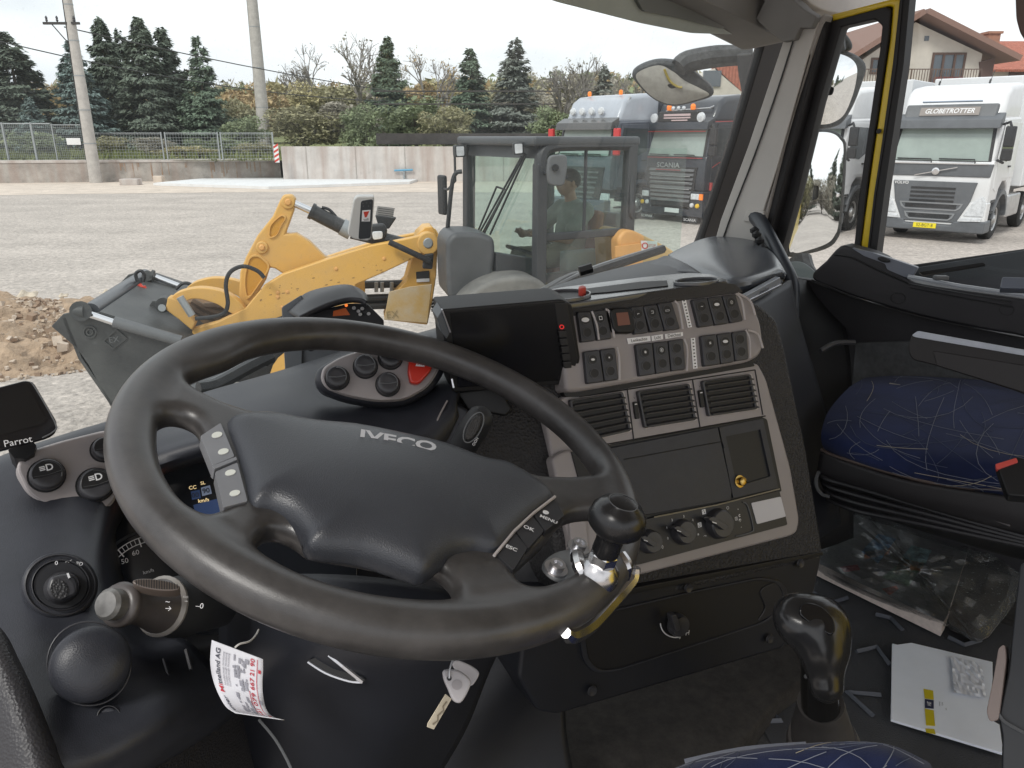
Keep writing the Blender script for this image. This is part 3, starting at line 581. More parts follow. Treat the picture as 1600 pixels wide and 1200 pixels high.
def house1():
    Y = 46; g = lambda px, py, y=Y: atY(px, py, y)
    ap, el, er = g(1432, 27), g(1322, 97), g(1562, 93); zb = 0
    t = thing('gabled_house', 'cream gabled house with a railed balcony above the white trucks', 'house', ((el+er)/2)*V(1, 1, 0))
    wl, wr = g(1338, 100), g(1535, 84)
    fr = [V(wl[0], Y, zb), V(wr[0], Y, zb), V(wr[0], Y, wr[2]), V(ap[0], Y, ap[2]-.25), V(wl[0], Y, wl[2])]
    MB().prism(fr, (0, -1, 0), 11).build('wall', cream, t)
    th_ = .28
    for a, b in ((ap, el), (ap, er)):
        m = MB(); d = nrm(b-a); up = V(-d[2], 0, d[0]); up = up if up[2] > 0 else -up; e = b+d*.5
        m.prism([a+V(0, -1.1, 0)+up*.05, e+V(0, -1.1, 0)+up*.05, e+V(0, -1.1, 0)+up*(.05+th_), a+V(0, -1.1, 0)+up*(.05+th_)], (0, -1, 0), 13).build('roof', roofb, t)
    # balcony
    bl, br = g(1345, 137, Y-1.4), g(1532, 127, Y-1.4); zf = bl[2]
    MB().box(V((bl[0]+br[0])/2, Y-.7, zf), (br[0]-bl[0], 1.4, .22)).build('balcony_slab', cream, t)
    m = MB(); n = 44; zt = g(1440, 108, Y-1.4)[2]
    for k in range(n+1): x = bl[0]+(br[0]-bl[0])*k/n; m.box(V(x, Y-1.38, (zf+zt)/2), (.03 if k % 9 else .07, .03, zt-zf))
    m.box(V((bl[0]+br[0])/2, Y-1.38, zt), (br[0]-bl[0], .05, .05)); m.box(V((bl[0]+br[0])/2, Y-1.38, zf+.2), (br[0]-bl[0], .04, .04)); m.build('balcony_railing', mat('rail_mat', (.12, .08, .06), .6), t)
    def win(x0, y0, x1, y1, nm='window', sash=1):
        a, b = g(x0, y0, Y-.03), g(x1, y1, Y-.03); c = (a+b)/2; w, h = abs(b[0]-a[0]), abs(a[2]-b[2]); f = MB()
        f.ring([c+V(sx*w/2, -.03, sz*h/2) for sx, sz in ((-1, -1), (1, -1), (1, 1), (-1, 1))], [c+V(sx*(w/2-.12), -.03, sz*(h/2-.12)) for sx, sz in ((-1, -1), (1, -1), (1, 1), (-1, 1))], (0, -1, 0), .1)
        for k in range(sash): f.box(c+V(w*((k+1)/(sash+1)-.5), -.02, 0), (.12, .08, h-.2))
        fo = f.build(nm, wood_d, t); MB().box(c+V(0, .02, 0), (w-.2, .03, h-.2)).build('pane', win_g, fo)
    win(1458, 82, 1502, 134, 'balcony_door', 2); win(1362, 90, 1384, 116)
    MB().box(g(1448, 60, Y-.02), (.25, .03, .25)).build('vent', win_g, t)
    MB().prism([g(1530, 97, Y-.05), g(1555, 90, Y-.05), g(1548, 135, Y-.05), g(1534, 135, Y-.05)], (0, -1, 0), .5).build('timber_panel', wood_d, t)
    b = MB()
    for k in range(3): b.box(g(1468+k*13, 127, Y-.9), (.5, .4, .45))
    b.build('balcony_chairs', mat('red_chair', (.25, .05, .05), .6), t)
    t2 = thing('red_roof_house', 'cream house with a red tiled roof and chimney beyond the balcony house', 'house', atY(1620, 130, 54)*V(1, 1, 0))
    Y2 = 52; h = lambda px, py, y=Y2: atY(px, py, y)
    x0, x1 = h(1505, 100)[0], h(1800, 100)[0]; ze, zr = h(1560, 104)[2], h(1560, 66, Y2+5)[2]
    MB().box(V((x0+x1)/2+.6, Y2+5, ze/2), (x1-x0-1.2, 10, ze)).build('wall', cream, t2)
    MB().add([V(x0-.5, Y2-.8, ze-.3), V(x1, Y2-.8, ze-.3), V(x1, Y2+5, zr), V(x0+.8, Y2+5, zr), V(x0-.5, Y2+10.8, ze-.3), V(x1, Y2+10.8, ze-.3)], [(0, 1, 2, 3), (3, 2, 5, 4), (0, 3, 4)]).build('roof', tile, t2, solid=.15)
    c = h(1546, 72, Y2+4); f = MB().box(c+UP*-.3, (.8, .8, 2.0)); f.box(c+UP*.8, (1.0, 1.0, .15)); f.build('chimney', mat('brick_mat', (.33, .17, .11), .9, var=.2, vscale=6), t2)
    MB().box(h(1590, 122, Y2-.05), (1.2, .08, 1.1)).build('window', wood_d, t2)
    Y3 = 60; k = lambda px, py: atY(px, py, Y3)
    t3 = thing('small_house', 'small cream house with a red roof behind the black truck and front mirror', 'house', k(1120, 180)*V(1, 1, 0))
    MB().prism([k(1058, 230), k(1175, 230), k(1175, 158), k(1118, 106), k(1064, 140)], (0, -1, 0), 9).build('wall', cream, t3)
    MB().prism([k(1116, 102), k(1118, 109), k(1185, 166), k(1190, 160), k(1150, 103)], (0, -1, 0), 1).build('roof', tile, t3)
    MB().prism([k(1116, 102), k(1150, 103), k(1192, 160), k(1180, 100)], (0, -1, 0), .2).build('roof', tile, t3)
    MB().box(k(1112, 123), (1.3, .3, 1.1)).build('window', win_g, t3)
house1()
def housel():
    Y = 75; k = lambda px, py: atY(px, py, Y)
    t = thing('distant_house', 'pale house with an orange door half hidden under the spruce clump', 'house', k(180, 230)*V(1, 1, 0))
    MB().prism([k(158, 246), k(210, 246), k(210, 206), k(184, 186), k(158, 204)], (0, -1, 0), 8).build('wall', mat('pale_wall', (.5, .48, .45), .9), t)
    MB().prism([k(154, 204), k(184, 182), k(214, 206), k(214, 210), k(184, 188), k(154, 208)], (0, -1, 0), 8.5).build('roof', roofb, t)
    MB().box(k(188, 232)-V(0, .1, 0), (.8, .1, 1.7)).build('door', mat('orange_door', (.45, .18, .06), .6), t); MB().box(k(170, 214)-V(0, .1, 0), (.9, .1, .7)).build('window', win_g, t)
housel()
# ================================================================ VEHICLES
tyre_m = mat('tyre_mat', (.022, .022, .022), .85, var=.3, vscale=8, bump=.3, bscale=60); rim_m = mat('rim_mat', (.5, .5, .5), .35, metal=.7, var=.15, vscale=6)
blk = mat('black_plastic', (.02, .021, .023), .55, var=.3, vscale=3); gry = mat('grey_plastic', (.12, .125, .13), .55, var=.15, vscale=3)
tglass = mat('truck_glass_sky_tint', (.30, .36, .33), .06, spec=.8, var=.15, vscale=.8); dglass = mat('dark_glass', (.03, .04, .045), .05, spec=.8); lampg = mat('lamp_glass', (.62, .64, .66), .12, var=.2, vscale=14); chrome = mat('chrome', (.75, .75, .76), .12, metal=1)  # lorry windscreens tinted pale: the sky's reflection is put into the colour
amber = mat('amber', (.85, .20, .02), .25, emit=(.9, .22, .02), est=.35); platey = mat('plate_yellow', (.85, .70, .02), .45); platew = mat('plate_white', (.75, .75, .75), .45)
X_, Y_, Z_ = V(1, 0, 0), V(0, 1, 0), V(0, 0, 1)
def wheel(t, x, y, side, r=.5):
    m = MB(); ax = V(side, 0, 0); m.lathe([(r*.55, -.14), (r*.85, -.15), (r*.97, -.12), (r, -.06), (r, .06), (r*.97, .12), (r*.86, .15), (r*.60, .145), (r*.58, .10)], (x, y, r), ax, 28); w = m.build('wheel', tyre_m, t, smooth=True)
    m = MB(); m.lathe([(r*.60, .10), (r*.58, .135), (r*.52, .12), (r*.48, .04), (r*.34, .02), (r*.30, .08), (r*.22, .13), (r*.20, .16), (.03, .17)], (x, y, r), ax, 24)
    for k in range(10): a = k*math.pi/5; m.cyl(V(x, y+math.cos(a)*r*.27, r+math.sin(a)*r*.27)+ax*.07, V(x, y+math.cos(a)*r*.27, r+math.sin(a)*r*.27)+ax*.12, .018, n=6)
    m.build('rim', rim_m, w, smooth=True)
def Fr(pts, y=0): return [V(x, y, z) for x, z in pts]
def mirrorx(p): return [(-x, z) for x, z in p]
def sidepoly(name, pts, x, m, t, d=.02, bevel=0): return MB().prism([V(x, y, z) for y, z in pts], (1 if x > 0 else -1, 0, 0), d).build(name, m, t, bevel=bevel)
def truck(name, label, px, py, a, S):
    """cab-over lorry: local x across, -y forward, z up; S = style"""
    s_ = V(math.cos(R(a)), -math.sin(R(a)), 0); P = atZ(px, py)-s_*1.25; t = thing(name, label, 'truck', P, -R(a), 'lorries parked across the yard', local=True)
    H = S['H']; body, low = S['body'], S['low']; top = S.get('top', body)
    # lower cab, upper cab: side profile extruded across the width
    MB().prism([V(1.2, y, z) for y, z in ((.03, .95), (.0, 1.3), (.02, 1.78), (.1, 1.95), (2.25, 1.95), (2.25, 1.05), (1.95, 1.0), (1.85, 1.25), (1.6, 1.42), (1.2, 1.42), (.95, 1.25), (.85, .95))], (1, 0, 0), 2.4).build('cab', body, t, bevel=.05, seg=3)
    MB().prism([V(1.17, y, z) for y, z in ((.09, 1.9), (.30, 2.72), (.38, 2.9), (2.25, 2.95), (2.25, 1.9))], (1, 0, 0), 2.34).build('upper_cab', body, t, bevel=.06, seg=3)
    roof = [(.33, 2.84), (.42, 3.05), (.62, H-.25), (.9, H-.08), (1.6, H), (2.25, H+.04), (2.25, 2.84)]
    MB().prism([V(1.12, y, z) for y, z in roof], (1, 0, 0), 2.24).build('roof_spoiler', top, t, bevel=.14, seg=4)
    # windshield with surround
    wy = lambda z: .09+(z-1.9)*.256-.015
    MB().prism([V(x, wy(z)+.006, z) for x, z in ((-1.12, 1.84), (1.12, 1.84), (1.06, 2.78), (-1.06, 2.78))], (0, -1, .25), .03).build('windshield_surround', blk, t)
    ws = MB().prism([V(x, wy(z)-.012, z) for x, z in ((-1.05, 1.93), (1.05, 1.93), (.99, 2.68), (-.99, 2.68))], (0, -1, .25), .02).build('windshield', S.get('ws', tglass), t)
    m = MB()
    for x0, x1 in ((-.95, -.15), (.0, .8)): m.tube([V(x1, wy(1.9)-.06, 1.88), V(x1-.02, wy(1.97)-.07, 1.96), V(x0, wy(1.98)-.06, 1.97)], .016, 5)
    m.build('wiper_arms', blk, t)
    # visor
    vz0, vz1 = 2.66, 2.84
    MB().prism([V(1.18, y, z) for y, z in ((.0, vz0), (.04, vz1+.03), (.38, 3.02), (.36, 2.8), (.16, vz0+.02))], (1, 0, 0), 2.36).build('sun_visor', S['visor'], t, bevel=.02)
    # doors and side windows both sides
    for sg in (1, -1):
        x = 1.2*sg; dr = sidepoly('door', [(.55, 1.22), (1.0, 1.5), (1.7, 1.5), (1.72, 2.82), (.5, 2.82), (.28, 1.95), (.3, 1.3)], x+.012*sg, body, t, .03, .01)
        sidepoly('side_window', [(.36, 1.98), (1.15, 1.90), (1.62, 2.05), (1.62, 2.7), (.55, 2.72)], x+.018*sg, dglass, dr, .012)
        MB().box((x+.03*sg, 1.5, 1.78), (.03, .2, .04)).build('handle', blk, dr)
        sidepoly('sleeper_panel', [(1.76, 1.5), (2.2, 1.5), (2.2, 2.82), (1.76, 2.82)], x+.01*sg, body, t, .03, .01)
        MB().tube([V(x, .2, 2.75), V(x+.16*sg, .02, 2.8), V(x+.2*sg, .02, 2.7)], .03, 6).tube([V(x, .25, 1.95), V(x+.16*sg, .04, 1.9)], .03, 6).build('mirror_arm', blk, t)
        mr = MB().box((x+.2*sg, .05, 2.48), (.22, .12, .46)).box((x+.2*sg, .05, 2.08), (.22, .12, .27)).build('mirror', S.get('mirror', blk), t, bevel=.03)
        # wheel arch and steps
        m = MB(); arc = [V(x+.03*sg, 1.42+math.cos(q)*.62, .5+math.sin(q)*.62) for q in np.linspace(.1, math.pi-.1, 16)]; arc2 = [V(x+.03*sg, 1.42+math.cos(q)*.72, .5+math.sin(q)*.72) for q in np.linspace(.1, math.pi-.1, 16)]
        m.prism(arc+arc2[::-1], (sg, 0, 0), .45); m.build('wheel_arch', low, t)
        wheel(t, 1.0*sg, 1.42, sg)
        m = MB()
        for z in (.42, .72, 1.0): m.box((x-.05*sg, .56, z), (.12, .42, .05))
        m.build('steps', blk, t)
        sidepoly('fuel_tank', [(2.5, .45), (3.9, .45), (3.9, 1.05), (2.5, 1.05)], 1.18*sg, S.get('tank', rim_m), t, .6, .06)
        wheel(t, .95*sg, 5.1, sg)
    MB().box((0, 4, .85), (.9, 5.6, .3)).build('chassis', blk, t)
    for p in ((-1.05, 2.45), (1.05, 2.45)): MB().prism([V(p[0], 2.25, 1.1), V(p[0], 2.6, 1.1), V(p[0]*.95, 2.6, H-.1), V(p[0]*.95, 2.25, H-.1)], (1 if p[0] > 0 else -1, 0, 0), .04).build('side_fairing', body, t)
    return t
def lam(t, pts, m, nm='headlight', y=-.02, d=.08, bev=.01):
    for sg in (1, -1): MB().prism(Fr([(x*sg, z) for x, z in pts], y), (0, -1, 0), d).build(nm, m, t, bevel=bev)
def volvo(label, px, py, a, name='white_truck', full=True):
    w = mat('truck_white', (.74, .745, .75), .35, var=.08, vscale=1.3, coat=.3, detail=9); g = mat('truck_grey', (.11, .118, .128), .5, var=.12, vscale=3)
    t = truck(name, label, px, py, a, dict(H=3.72, body=w, low=g, visor=g, mirror=blk))
    MB().prism(Fr([(-1.17, 1.56), (1.17, 1.56), (1.2, 1.86), (-1.2, 1.86)], -.02), (0, -1, 0), .1).build('upper_grille', g, t, bevel=.02)
    MB().prism(Fr([(-1.05, .62), (-.72, 1.42), (.72, 1.42), (.95, .62), (.85, .5), (-.9, .5)][0:0] or [(-.94, 1.44), (.94, 1.44), (.84, .95), (.62, .48), (-.62, .48), (-.84, .95)], -.04), (0, -1, 0), .1).build('lower_grille', g, t, bevel=.015)
    m = MB()
    for z in (1.28, 1.18, 1.08, .98): m.box((0, -.045, z), (1.0, .02, .05))
    m.build('grille_slots', blk, t)
    for z0 in (.84, .60):
        w2 = .72 if z0 > .7 else .58
        o = Fr([(-w2, z0+.1), (w2, z0+.1), (w2-.05, z0-.02), (w2-.14, z0-.08), (-w2+.14, z0-.08), (-w2+.05, z0-.02)], -.055); i = Fr([(-w2+.05, z0+.07), (w2-.05, z0+.07), (w2-.09, z0-.0), (w2-.15, z0-.05), (-w2+.15, z0-.05), (-w2+.09, z0-.0)], -.055)
        MB().ring(o, i, (0, -1, 0), .03).build('grille_frame', mat('truck_silver', (.24, .25, .26), .4), t)
        MB().box((0, -.045, z0+.015), (w2*1.6, .02, .09)).build('grille_slots', blk, t)
    MB().prism(Fr([(-1.22, .98), (-.74, .98), (-.58, .48), (.58, .48), (.74, .98), (1.22, .98), (1.22, .42), (-1.22, .42)], -.015), (0, -1, 0), .35).build('bumper_corner', w, t, bevel=.03)
    MB().prism(Fr([(-1.25, .55), (-.56, .52), (-.52, .42), (.52, .42), (.56, .52), (1.25, .55), (1.25, .25), (-1.25, .25)], -.05), (0, -1, 0), .6).build('bumper', g, t, bevel=.04)
    lam(t, [(.76, .66), (1.18, .66), (1.2, .95), (1.1, 1.12), (.9, .95)], lampg, y=-.04); lam(t, [(.7, .52), (1.15, .54), (1.16, .62), (.72, .6)], lampg, 'fog_lamp', y=-.07)
    MB().box((0, -.07, 1.68), (.95, .02, .02), (nrm(V(1, 0, .22)), Y_, nrm(V(-.22, 0, 1)))).build('badge_bar', chrome, t)
    MB().lathe([(.055, 0), (.085, .01), (.085, .03), (.055, .04)], (0, -.05, 1.68), (0, -1, 0), 20).build('round_badge', chrome, t); MB().box((0, -.03, 1.86), (2.2, .03, .025)).build('trim_bar', chrome, t)
    text_mb(MB(), 'VOLVO', (-.74, -.047, 1.39), X_, Z_, .1, .002, bold=.02).build('lettering', platew, t)
    MB().prism([V(1.0, y, z) for y, z in ((.17, 2.88), (.34, 3.22), (.5, 3.22), (.5, 2.88))], (1, 0, 0), 2.0).build('sign_box', gry, t, bevel=.04)
    n = nrm(V(0, -.34, .17)); u = nrm(V(0, .17, .34)); sg = MB().box(V(0, .255, 3.05)+n*.012, (1.3, .21, .02), (X_, u, n)).build('roof_sign', mat('sign_taupe', (.25, .22, .20), .4), t)
    text_mb(MB(), 'GLOBETROTTER', V(0, .255, 3.05)+n*.024, X_, u, (.145, .17), .002, bold=.015, shear=.2).build('lettering', platew, sg)
    MB().box((0, .34, 3.28), (1.3, .02, .05), (X_, u, n)).build('roof_hatch', mat('hatch', (.3, .36, .45), .2), t)
    pl = MB().box((-.05, -.06, .38), (.52, .02, .12)).build('number_plate', platey, t); text_mb(MB(), '52-BGT-8', (-.05, -.072, .38), X_, Z_, (.095, .11), .002).build('lettering', blk, pl)
    for x in (-.5, .6): MB().tube([V(x, .9, 3.7), V(x, .95, 3.78)], .025, 5).tube([V(x, .95, 3.76), V(x+.02, 1.1, 4.0)], .008, 4).build('aerial', blk, t)
    return t
volvo('white truck with a grey grille and yellow number plate, nearest on its side', 1533, 383, 43)
volvo('white truck half hidden by the door mirrors, behind the one with the yellow plate', 1303, 368, 43)
def trailer(label, px, py, a, off, L_=12, txt=True, z1=4.0):
    s_ = V(math.cos(R(a)), -math.sin(R(a)), 0); b = V(math.sin(R(a)), math.cos(R(a)), 0); P = atZ(px, py)-s_*1.25+b*off; t = thing('semi_trailer', label, 'trailer', P, -R(a), 'white box trailers behind the trucks', local=True)
    w = mat('trailer_white', (.72, .73, .74), .45, var=.05, vscale=.7)
    MB().box((0, L_/2, 2.6), (2.5, L_, 2*(z1-2.6))).build('box_body', w, t, bevel=.03); MB().box((0, L_/2, 1.1), (1.1, L_-1, .25)).build('chassis', blk, t)
    for y in (L_-3.6, L_-2.4, L_-1.2):
        for sg in (1, -1): wheel(t, 1.05*sg, y, sg, .48)
    if txt: text_mb(MB(), 'TFC', (-1.2, -.003, 3.55), X_, Z_, (.5, .5), .004, align='LEFT').build('lettering', mat('blue_letter', (.2, .32, .48), .5), t); text_mb(MB(), 'TRUCKS', (-1.2, -.003, 3.2), X_, Z_, (.2, .16), .004, align='LEFT').build('lettering', MATS['blue_letter'], t)
    return t
trailer('white box trailer coupled to the truck with the yellow plate', 1533, 383, 43, 3.2, z1=3.98, txt=False)
trailer('white box trailer with faded blue letters on its front, behind the half hidden truck', 1303, 368, 43, 4.6, z1=4.05)
def scania():
    k = mat('truck_black', (.022, .028, .038), .3, var=.3, vscale=2, coat=.4); rd = mat('stripe_red', (.35, .03, .03), .5)
    t = truck('black_truck', 'black truck with red pinstripes, roof lamps and slatted grille', 1096, 352, 52, dict(H=3.66, body=k, low=k, visor=k, tank=k))
    m = MB()
    for i in range(8): z = 1.5-i*.125; w_ = 1.72-.03*i; m.prism([V(-w_/2, -.06, z), V(w_/2, -.06, z), V(w_/2, -.02, z+.07), V(-w_/2, -.02, z+.07)], (0, -1, 0), .05)
    m.build('grille_slats', gry, t); MB().prism(Fr([(-.95, 1.62), (.95, 1.62), (.82, .48), (-.82, .48)], -.012), (0, -1, 0), .1).build('grille', blk, t)
    m = MB()
    for z in (1.36, 1.18, .99): m.box((0, -.075, z), (1.5, .012, .018))
    m.build('chrome_lines', rim_m, t)
    text_mb(MB(), 'SCANIA', (-.1, -.075, 1.66), X_, Z_, (.25, .2), .004, bold=.02).build('lettering', rim_m, t); MB().box((-.1, -.07, 1.53), (.95, .02, .02)).build('red_line', rd, t)
    MB().prism(Fr([(-1.22, .95), (-.8, .95), (-.75, .42), (.75, .42), (.8, .95), (1.22, .95), (1.25, .2), (-1.25, .2)], -.03), (0, -1, 0), .6).build('bumper', k, t, bevel=.03)
    for sg in (1, -1):
        MB().box((.98*sg, -.05, .80), (.3, .06, .17)).build('headlight', lampg, t, bevel=.02); MB().box((1.19*sg, -.04, .80), (.1, .06, .17)).build('indicator', amber, t)
        MB().lathe([(.07, 0), (.06, .04), (.02, .05)], (.88*sg, -.04, .55), (0, -1, 0), 12).build('fog_lamp', lampg, t); MB().lathe([(.07, 0), (.06, .04), (.02, .05)], (1.08*sg, -.04, .54), (0, -1, 0), 12).build('fog_lamp', mat('yellow_lamp', (.8, .5, .02), .3), t)
        pl = MB().box((.85*sg, -.05, .12), (.55, .02, .14)).build('mud_flap', blk, t); text_mb(MB(), 'SCANIA', (.85*sg, -.063, .12), X_, Z_, (.13, .11), .002).build('lettering', platew, pl)
        MB().lathe([(.14, 0), (.13, .05), (.03, .07)], (.88*sg, .1, 3.0), (0, -1, 0), 16).build('roof_lamp', lampg, t)
    pl = MB().box((.15, -.07, .36), (.55, .02, .13)).build('number_plate', platew, t)
    sb = MB().box((0, .16, 3.03), (1.5, .16, .3)).build('light_box', blk, t, bevel=.03); m = MB(); m.box((0, .075, 3.08), (1.0, .02, .06)).box((0, .075, 3.0), (1.0, .02, .04)).box((.1, .075, 2.93), (.6, .02, .035)); m.build('sign_text_panel', mat('sign_pale', (.55, .42, .42), .5), sb)
    for z, l in ((2.62, 2.3), (1.88, 2.2)): MB().box((0, -.015 if z > 2 else -.0, z), (l, .02, .02)).build('red_line', rd, t)
    for pts in (((.3, 2.88), (2.2, 2.92)), ((.3, 1.62), (.6, 1.75)), ((.6, 1.75), (1.7, 1.92)), ((1.1, 1.15), (2.1, 1.15))):
        a, b = [V(1.235, *p) for p in pts]; MB().tube([a, b], .014, 4).build('red_line', rd, t)
    MB().tube([V(1.24, .3, 1.2), V(1.24, .3, .98)], .05, 6).build('red_marker', rd, t); MB().box((1.26, .55, .8), (.02, .4, .06)).build('red_marker', rd, t); MB().box((1.26, .4, .3), (.02, .3, .05)).build('red_marker', rd, t)
    for x in (-.55, .35): MB().lathe([(.07, 0), (.08, .1), (.05, .16), (.01, .17)], (x, .35, 3.22), UP, 10).build('beacon', amber, t)
    m = MB()
    for x in (-.3, -.1, .1): m.lathe([(.06, 0), (.06, .03), (.01, .05)], (x, .25, 3.27), (0, -1, 0), 10)
    m.build('light_bar_lamps', lampg, t); MB().tube([V(-.7, .4, 3.2), V(.9, .4, 3.25), V(1.05, 1.9, 3.72)], .03, 6).build('light_bar', rim_m, t)
scania()
def man():
    dk = mat('truck_bluegrey', (.075, .085, .11), .35, var=.15, vscale=2, coat=.4); sv = mat('truck_silverroof', (.42, .45, .5), .35, var=.08, vscale=2, coat=.3)
    t = truck('silver_roof_truck', 'dark blue-grey truck with a silver roof and two amber beacons', 951, 348, 50, dict(H=3.72, body=dk, low=dk, visor=mat('smoke_visor', (.10, .10, .10), .15), top=sv, tank=dk, mirror=mat('mirror_red', (.55, .04, .04), .4)))
    for x in (-.55, .75): MB().lathe([(.05, 0), (.06, .04), (.06, .10), (.04, .14), (.01, .145)], (x, .85, 3.66), UP, 12).build('beacon', amber, t)
    for x in (-.75, -.35, .05, .45): MB().lathe([(.11, 0), (.12, .02), (.10, .08), (.03, .10)], (x, .38, 3.2), (0, -1, 0), 14).build('spot_lamp', lampg, t)
    MB().tube([V(-1.0, .42, 3.05), V(-.98, .5, 3.1), V(1.0, .5, 3.1), V(1.1, .9, 3.6)], .03, 6).build('lamp_bar', rim_m, t)
    MB().prism(Fr([(-1.0, 1.6), (1.0, 1.6), (.8, .5), (-.8, .5)], -.02), (0, -1, 0), .1).build('grille', blk, t); m = MB()
    for i in range(6): m.box((0, -.04, 1.45-i*.15), (1.6-.08*i, .03, .05))
    m.build('grille_bars', gry, t); MB().box((0, -.05, .45), (2.45, .3, .4)).build('bumper', dk, t, bevel=.04); lam(t, [(.85, .65), (1.2, .65), (1.2, .85), (.9, .85)], lampg)
    for z in (1.95, 1.75, 1.55): MB().box((0, 2.27, z), (.9, .02, .09)).build('louvre', mat('white_mat', 0), t)
    return t
man()
# ================================================================ WHEEL LOADER
def loader():
    yel = mat('loader_yellow', (.76, .43, .095), .45, var=.06, vscale=3.2, spec=.5, rvar=.10, col2=(.62, .37, .12), detail=11); yel2 = mat('loader_orange', (.70, .37, .12), .5, var=.1, vscale=2)
    dg = mat('loader_grey', (.085, .088, .092), .5, var=.18, vscale=2.5); frm = mat('loader_frame', (.045, .047, .05), .5, var=.12, vscale=3); bk = mat('bucket_black', (.035, .037, .039), .5, var=.3, vscale=2, col2=(.075, .078, .076), detail=8)
    dusty = mat('dusty_fender', (.10, .10, .098), .75, var=.2, vscale=3, col2=(.20, .195, .18), detail=9); bkt_in = blk; clr = chrome
    b0 = atZ(790, 655); t = thing('wheel_loader', 'yellow compact wheel loader with black side-tipping bucket and glazed cab, a man at its wheel', 'loader', V(b0[0], 6.6, 0))
    # ---- side plane of the front frame (heading left, slightly towards us)
    ha = R(11); e = V(-math.cos(ha), -math.sin(ha), 0); O = atY(600, 430, 6.35); L = Plane(O, e, UP); n = L.n
    def arm(name, pts, off, d, m=yel, r=0, bev=.012, parent=t, **k): return part(name, m, parent, pts, L, off, d, bev, r, **k)
    main = [(662, 366), (640, 372), (577, 384), (510, 405), (442, 428), (412, 447), (383, 482), (340, 503), (305, 512), (280, 560), (420, 560), (560, 520), (600, 470), (568, 440), (646, 404), (668, 388)]
    main = [(664, 366), (640, 372), (577, 384), (510, 405), (442, 428), (412, 447), (383, 482), (340, 503), (300, 514), (300, 560), (470, 560), (552, 500), (556, 445), (600, 426), (646, 404), (676, 385)]
    arm('lift_arm', main, .0, .09); arm('lift_arm', [(x+16, y-9) for x, y in main], -.75, .09)
    arm('arm_pin', ell(669, 380, 8, 8.5), .02, .05, galv); arm('arm_boss', ell(669, 381, 17, 18), .01, .13, yel)
    arm('crosstube', ell(470, 468, 20, 20), -.06, .7, yel)
    # bellcrank lever with its pocket rims
    lev = [(437, 314), (442, 305), (455, 304), (462, 311), (459, 330), (446, 366), (463, 365), (484, 378), (508, 402), (520, 404), (500, 412), (470, 424), (442, 428), (430, 420), (421, 418), (414, 440), (395, 472), (378, 487), (373, 460), (375, 425), (384, 402), (402, 368), (426, 338)]
    lv = arm('tilt_lever', lev, -.16, .12, bev=.02)
    for c in (((420, 362), (424, 350), (440, 336), (447, 340), (440, 352), (432, 368), (421, 372)), ((381, 440), (388, 405), (400, 398), (412, 404), (421, 418), (405, 445), (386, 468))):
        P = smooth_poly(c, 4); cx, cy = np.mean([p[0] for p in P]), np.mean([p[1] for p in P]); I = [(cx+(p[0]-cx)*.86, cy+(p[1]-cy)*.88) for p in P]
        MB().ring(L.poly(P, -.145), L.poly(I, -.145), n, .02).build('pocket_rim', yel, lv, bevel=.003); part('pocket_floor', mat('loader_recess_shade', (.55, .27, .03), .55), lv, I, L, -.158, .004, 0)  # pocket floors in darker yellow, the recess shade put into the colour
    for p, r_ in (((450, 316), 11), ((409, 387), 10)): arm('pin_boss', ell(p[0], p[1], r_, r_), -.14, .16, yel); arm('pin', ell(p[0], p[1], r_*.5, r_*.5), -.125, .05, yel2)
    q = lambda x, y, o=-.2: L.hit(x, y, o)
    MB().cyl(q(456, 316), q(489, 331), .03, n=14).build('cylinder_rod', clr, t, smooth=True)
    m = MB().cyl(q(485, 329), q(549, 362), .062, n=18).cyl(q(485, 329), q(490, 331.5), .07, n=18); m.cyl(q(500, 325), q(503, 337), .022, n=8); m.build('tilt_cylinder', mat('cyl_black', (.03, .03, .03), .35), t, smooth=True)
    MB().cyl(q(534, 354), q(549, 362), .072, n=18).build('cylinder_collar', galv, t, smooth=True); MB().cyl(q(549, 362), q(672, 392), .06, n=16).build('cylinder_end', mat('cyl_black', 0), t, smooth=True)
    MB().tube([q(503, 324), q(515, 328), q(528, 342), q(538, 352)], .014, 6, sm=4).build('hydraulic_hose', blk, t)
    MB().cyl(q(608, 378, .08), q(672, 408, .08), .025, n=10).build('safety_strut', blk, t); arm('strut_foot', [(663, 398), (678, 396), (676, 421), (660, 420)], .07, .05, blk)
    # front lamp and lifting eyes on the far side
    lp = arm('work_lamp', [(578, 352), (600, 350), (606, 360), (602, 374), (582, 376)], -.1, .12, blk, bev=.02); part('lamp_glass', lampg, lp, rnd([(581, 362), (598, 361), (598, 373), (583, 375)], 4), L, -.09, .02, .004)
    arm('lamp_bracket', [(586, 336), (620, 340), (608, 358), (592, 356)], -.3, .05, blk)
    # ochre arches of the loader linkage (left), quick hitch
    arc = lambda c, pts: pts
    up_ = smooth_poly([(265, 466), (280, 456), (310, 450), (345, 455), (372, 470), (390, 492)], 5, False); lo_ = smooth_poly([(380, 500), (355, 486), (340, 476), (315, 468), (297, 468), (285, 475)], 5, False)
    arm('linkage_arch', up_+lo_, -.02, .11, yel); arm('hitch_frame', [(262, 464), (278, 470), (305, 505), (300, 517), (280, 500), (258, 484)], .04, .12, yel)
    arm('linkage_arch', [(p[0]+26, p[1]-16) for p in up_+lo_], -.7, .1, yel)
    m = MB()
    for a in (((300, 470), (330, 486), (360, 492)), ((296, 478), (318, 492), (345, 500)), ((320, 478), (350, 480), (372, 498))): m.tube([q(*p, -.25) for p in a], .03, 6, sm=4)
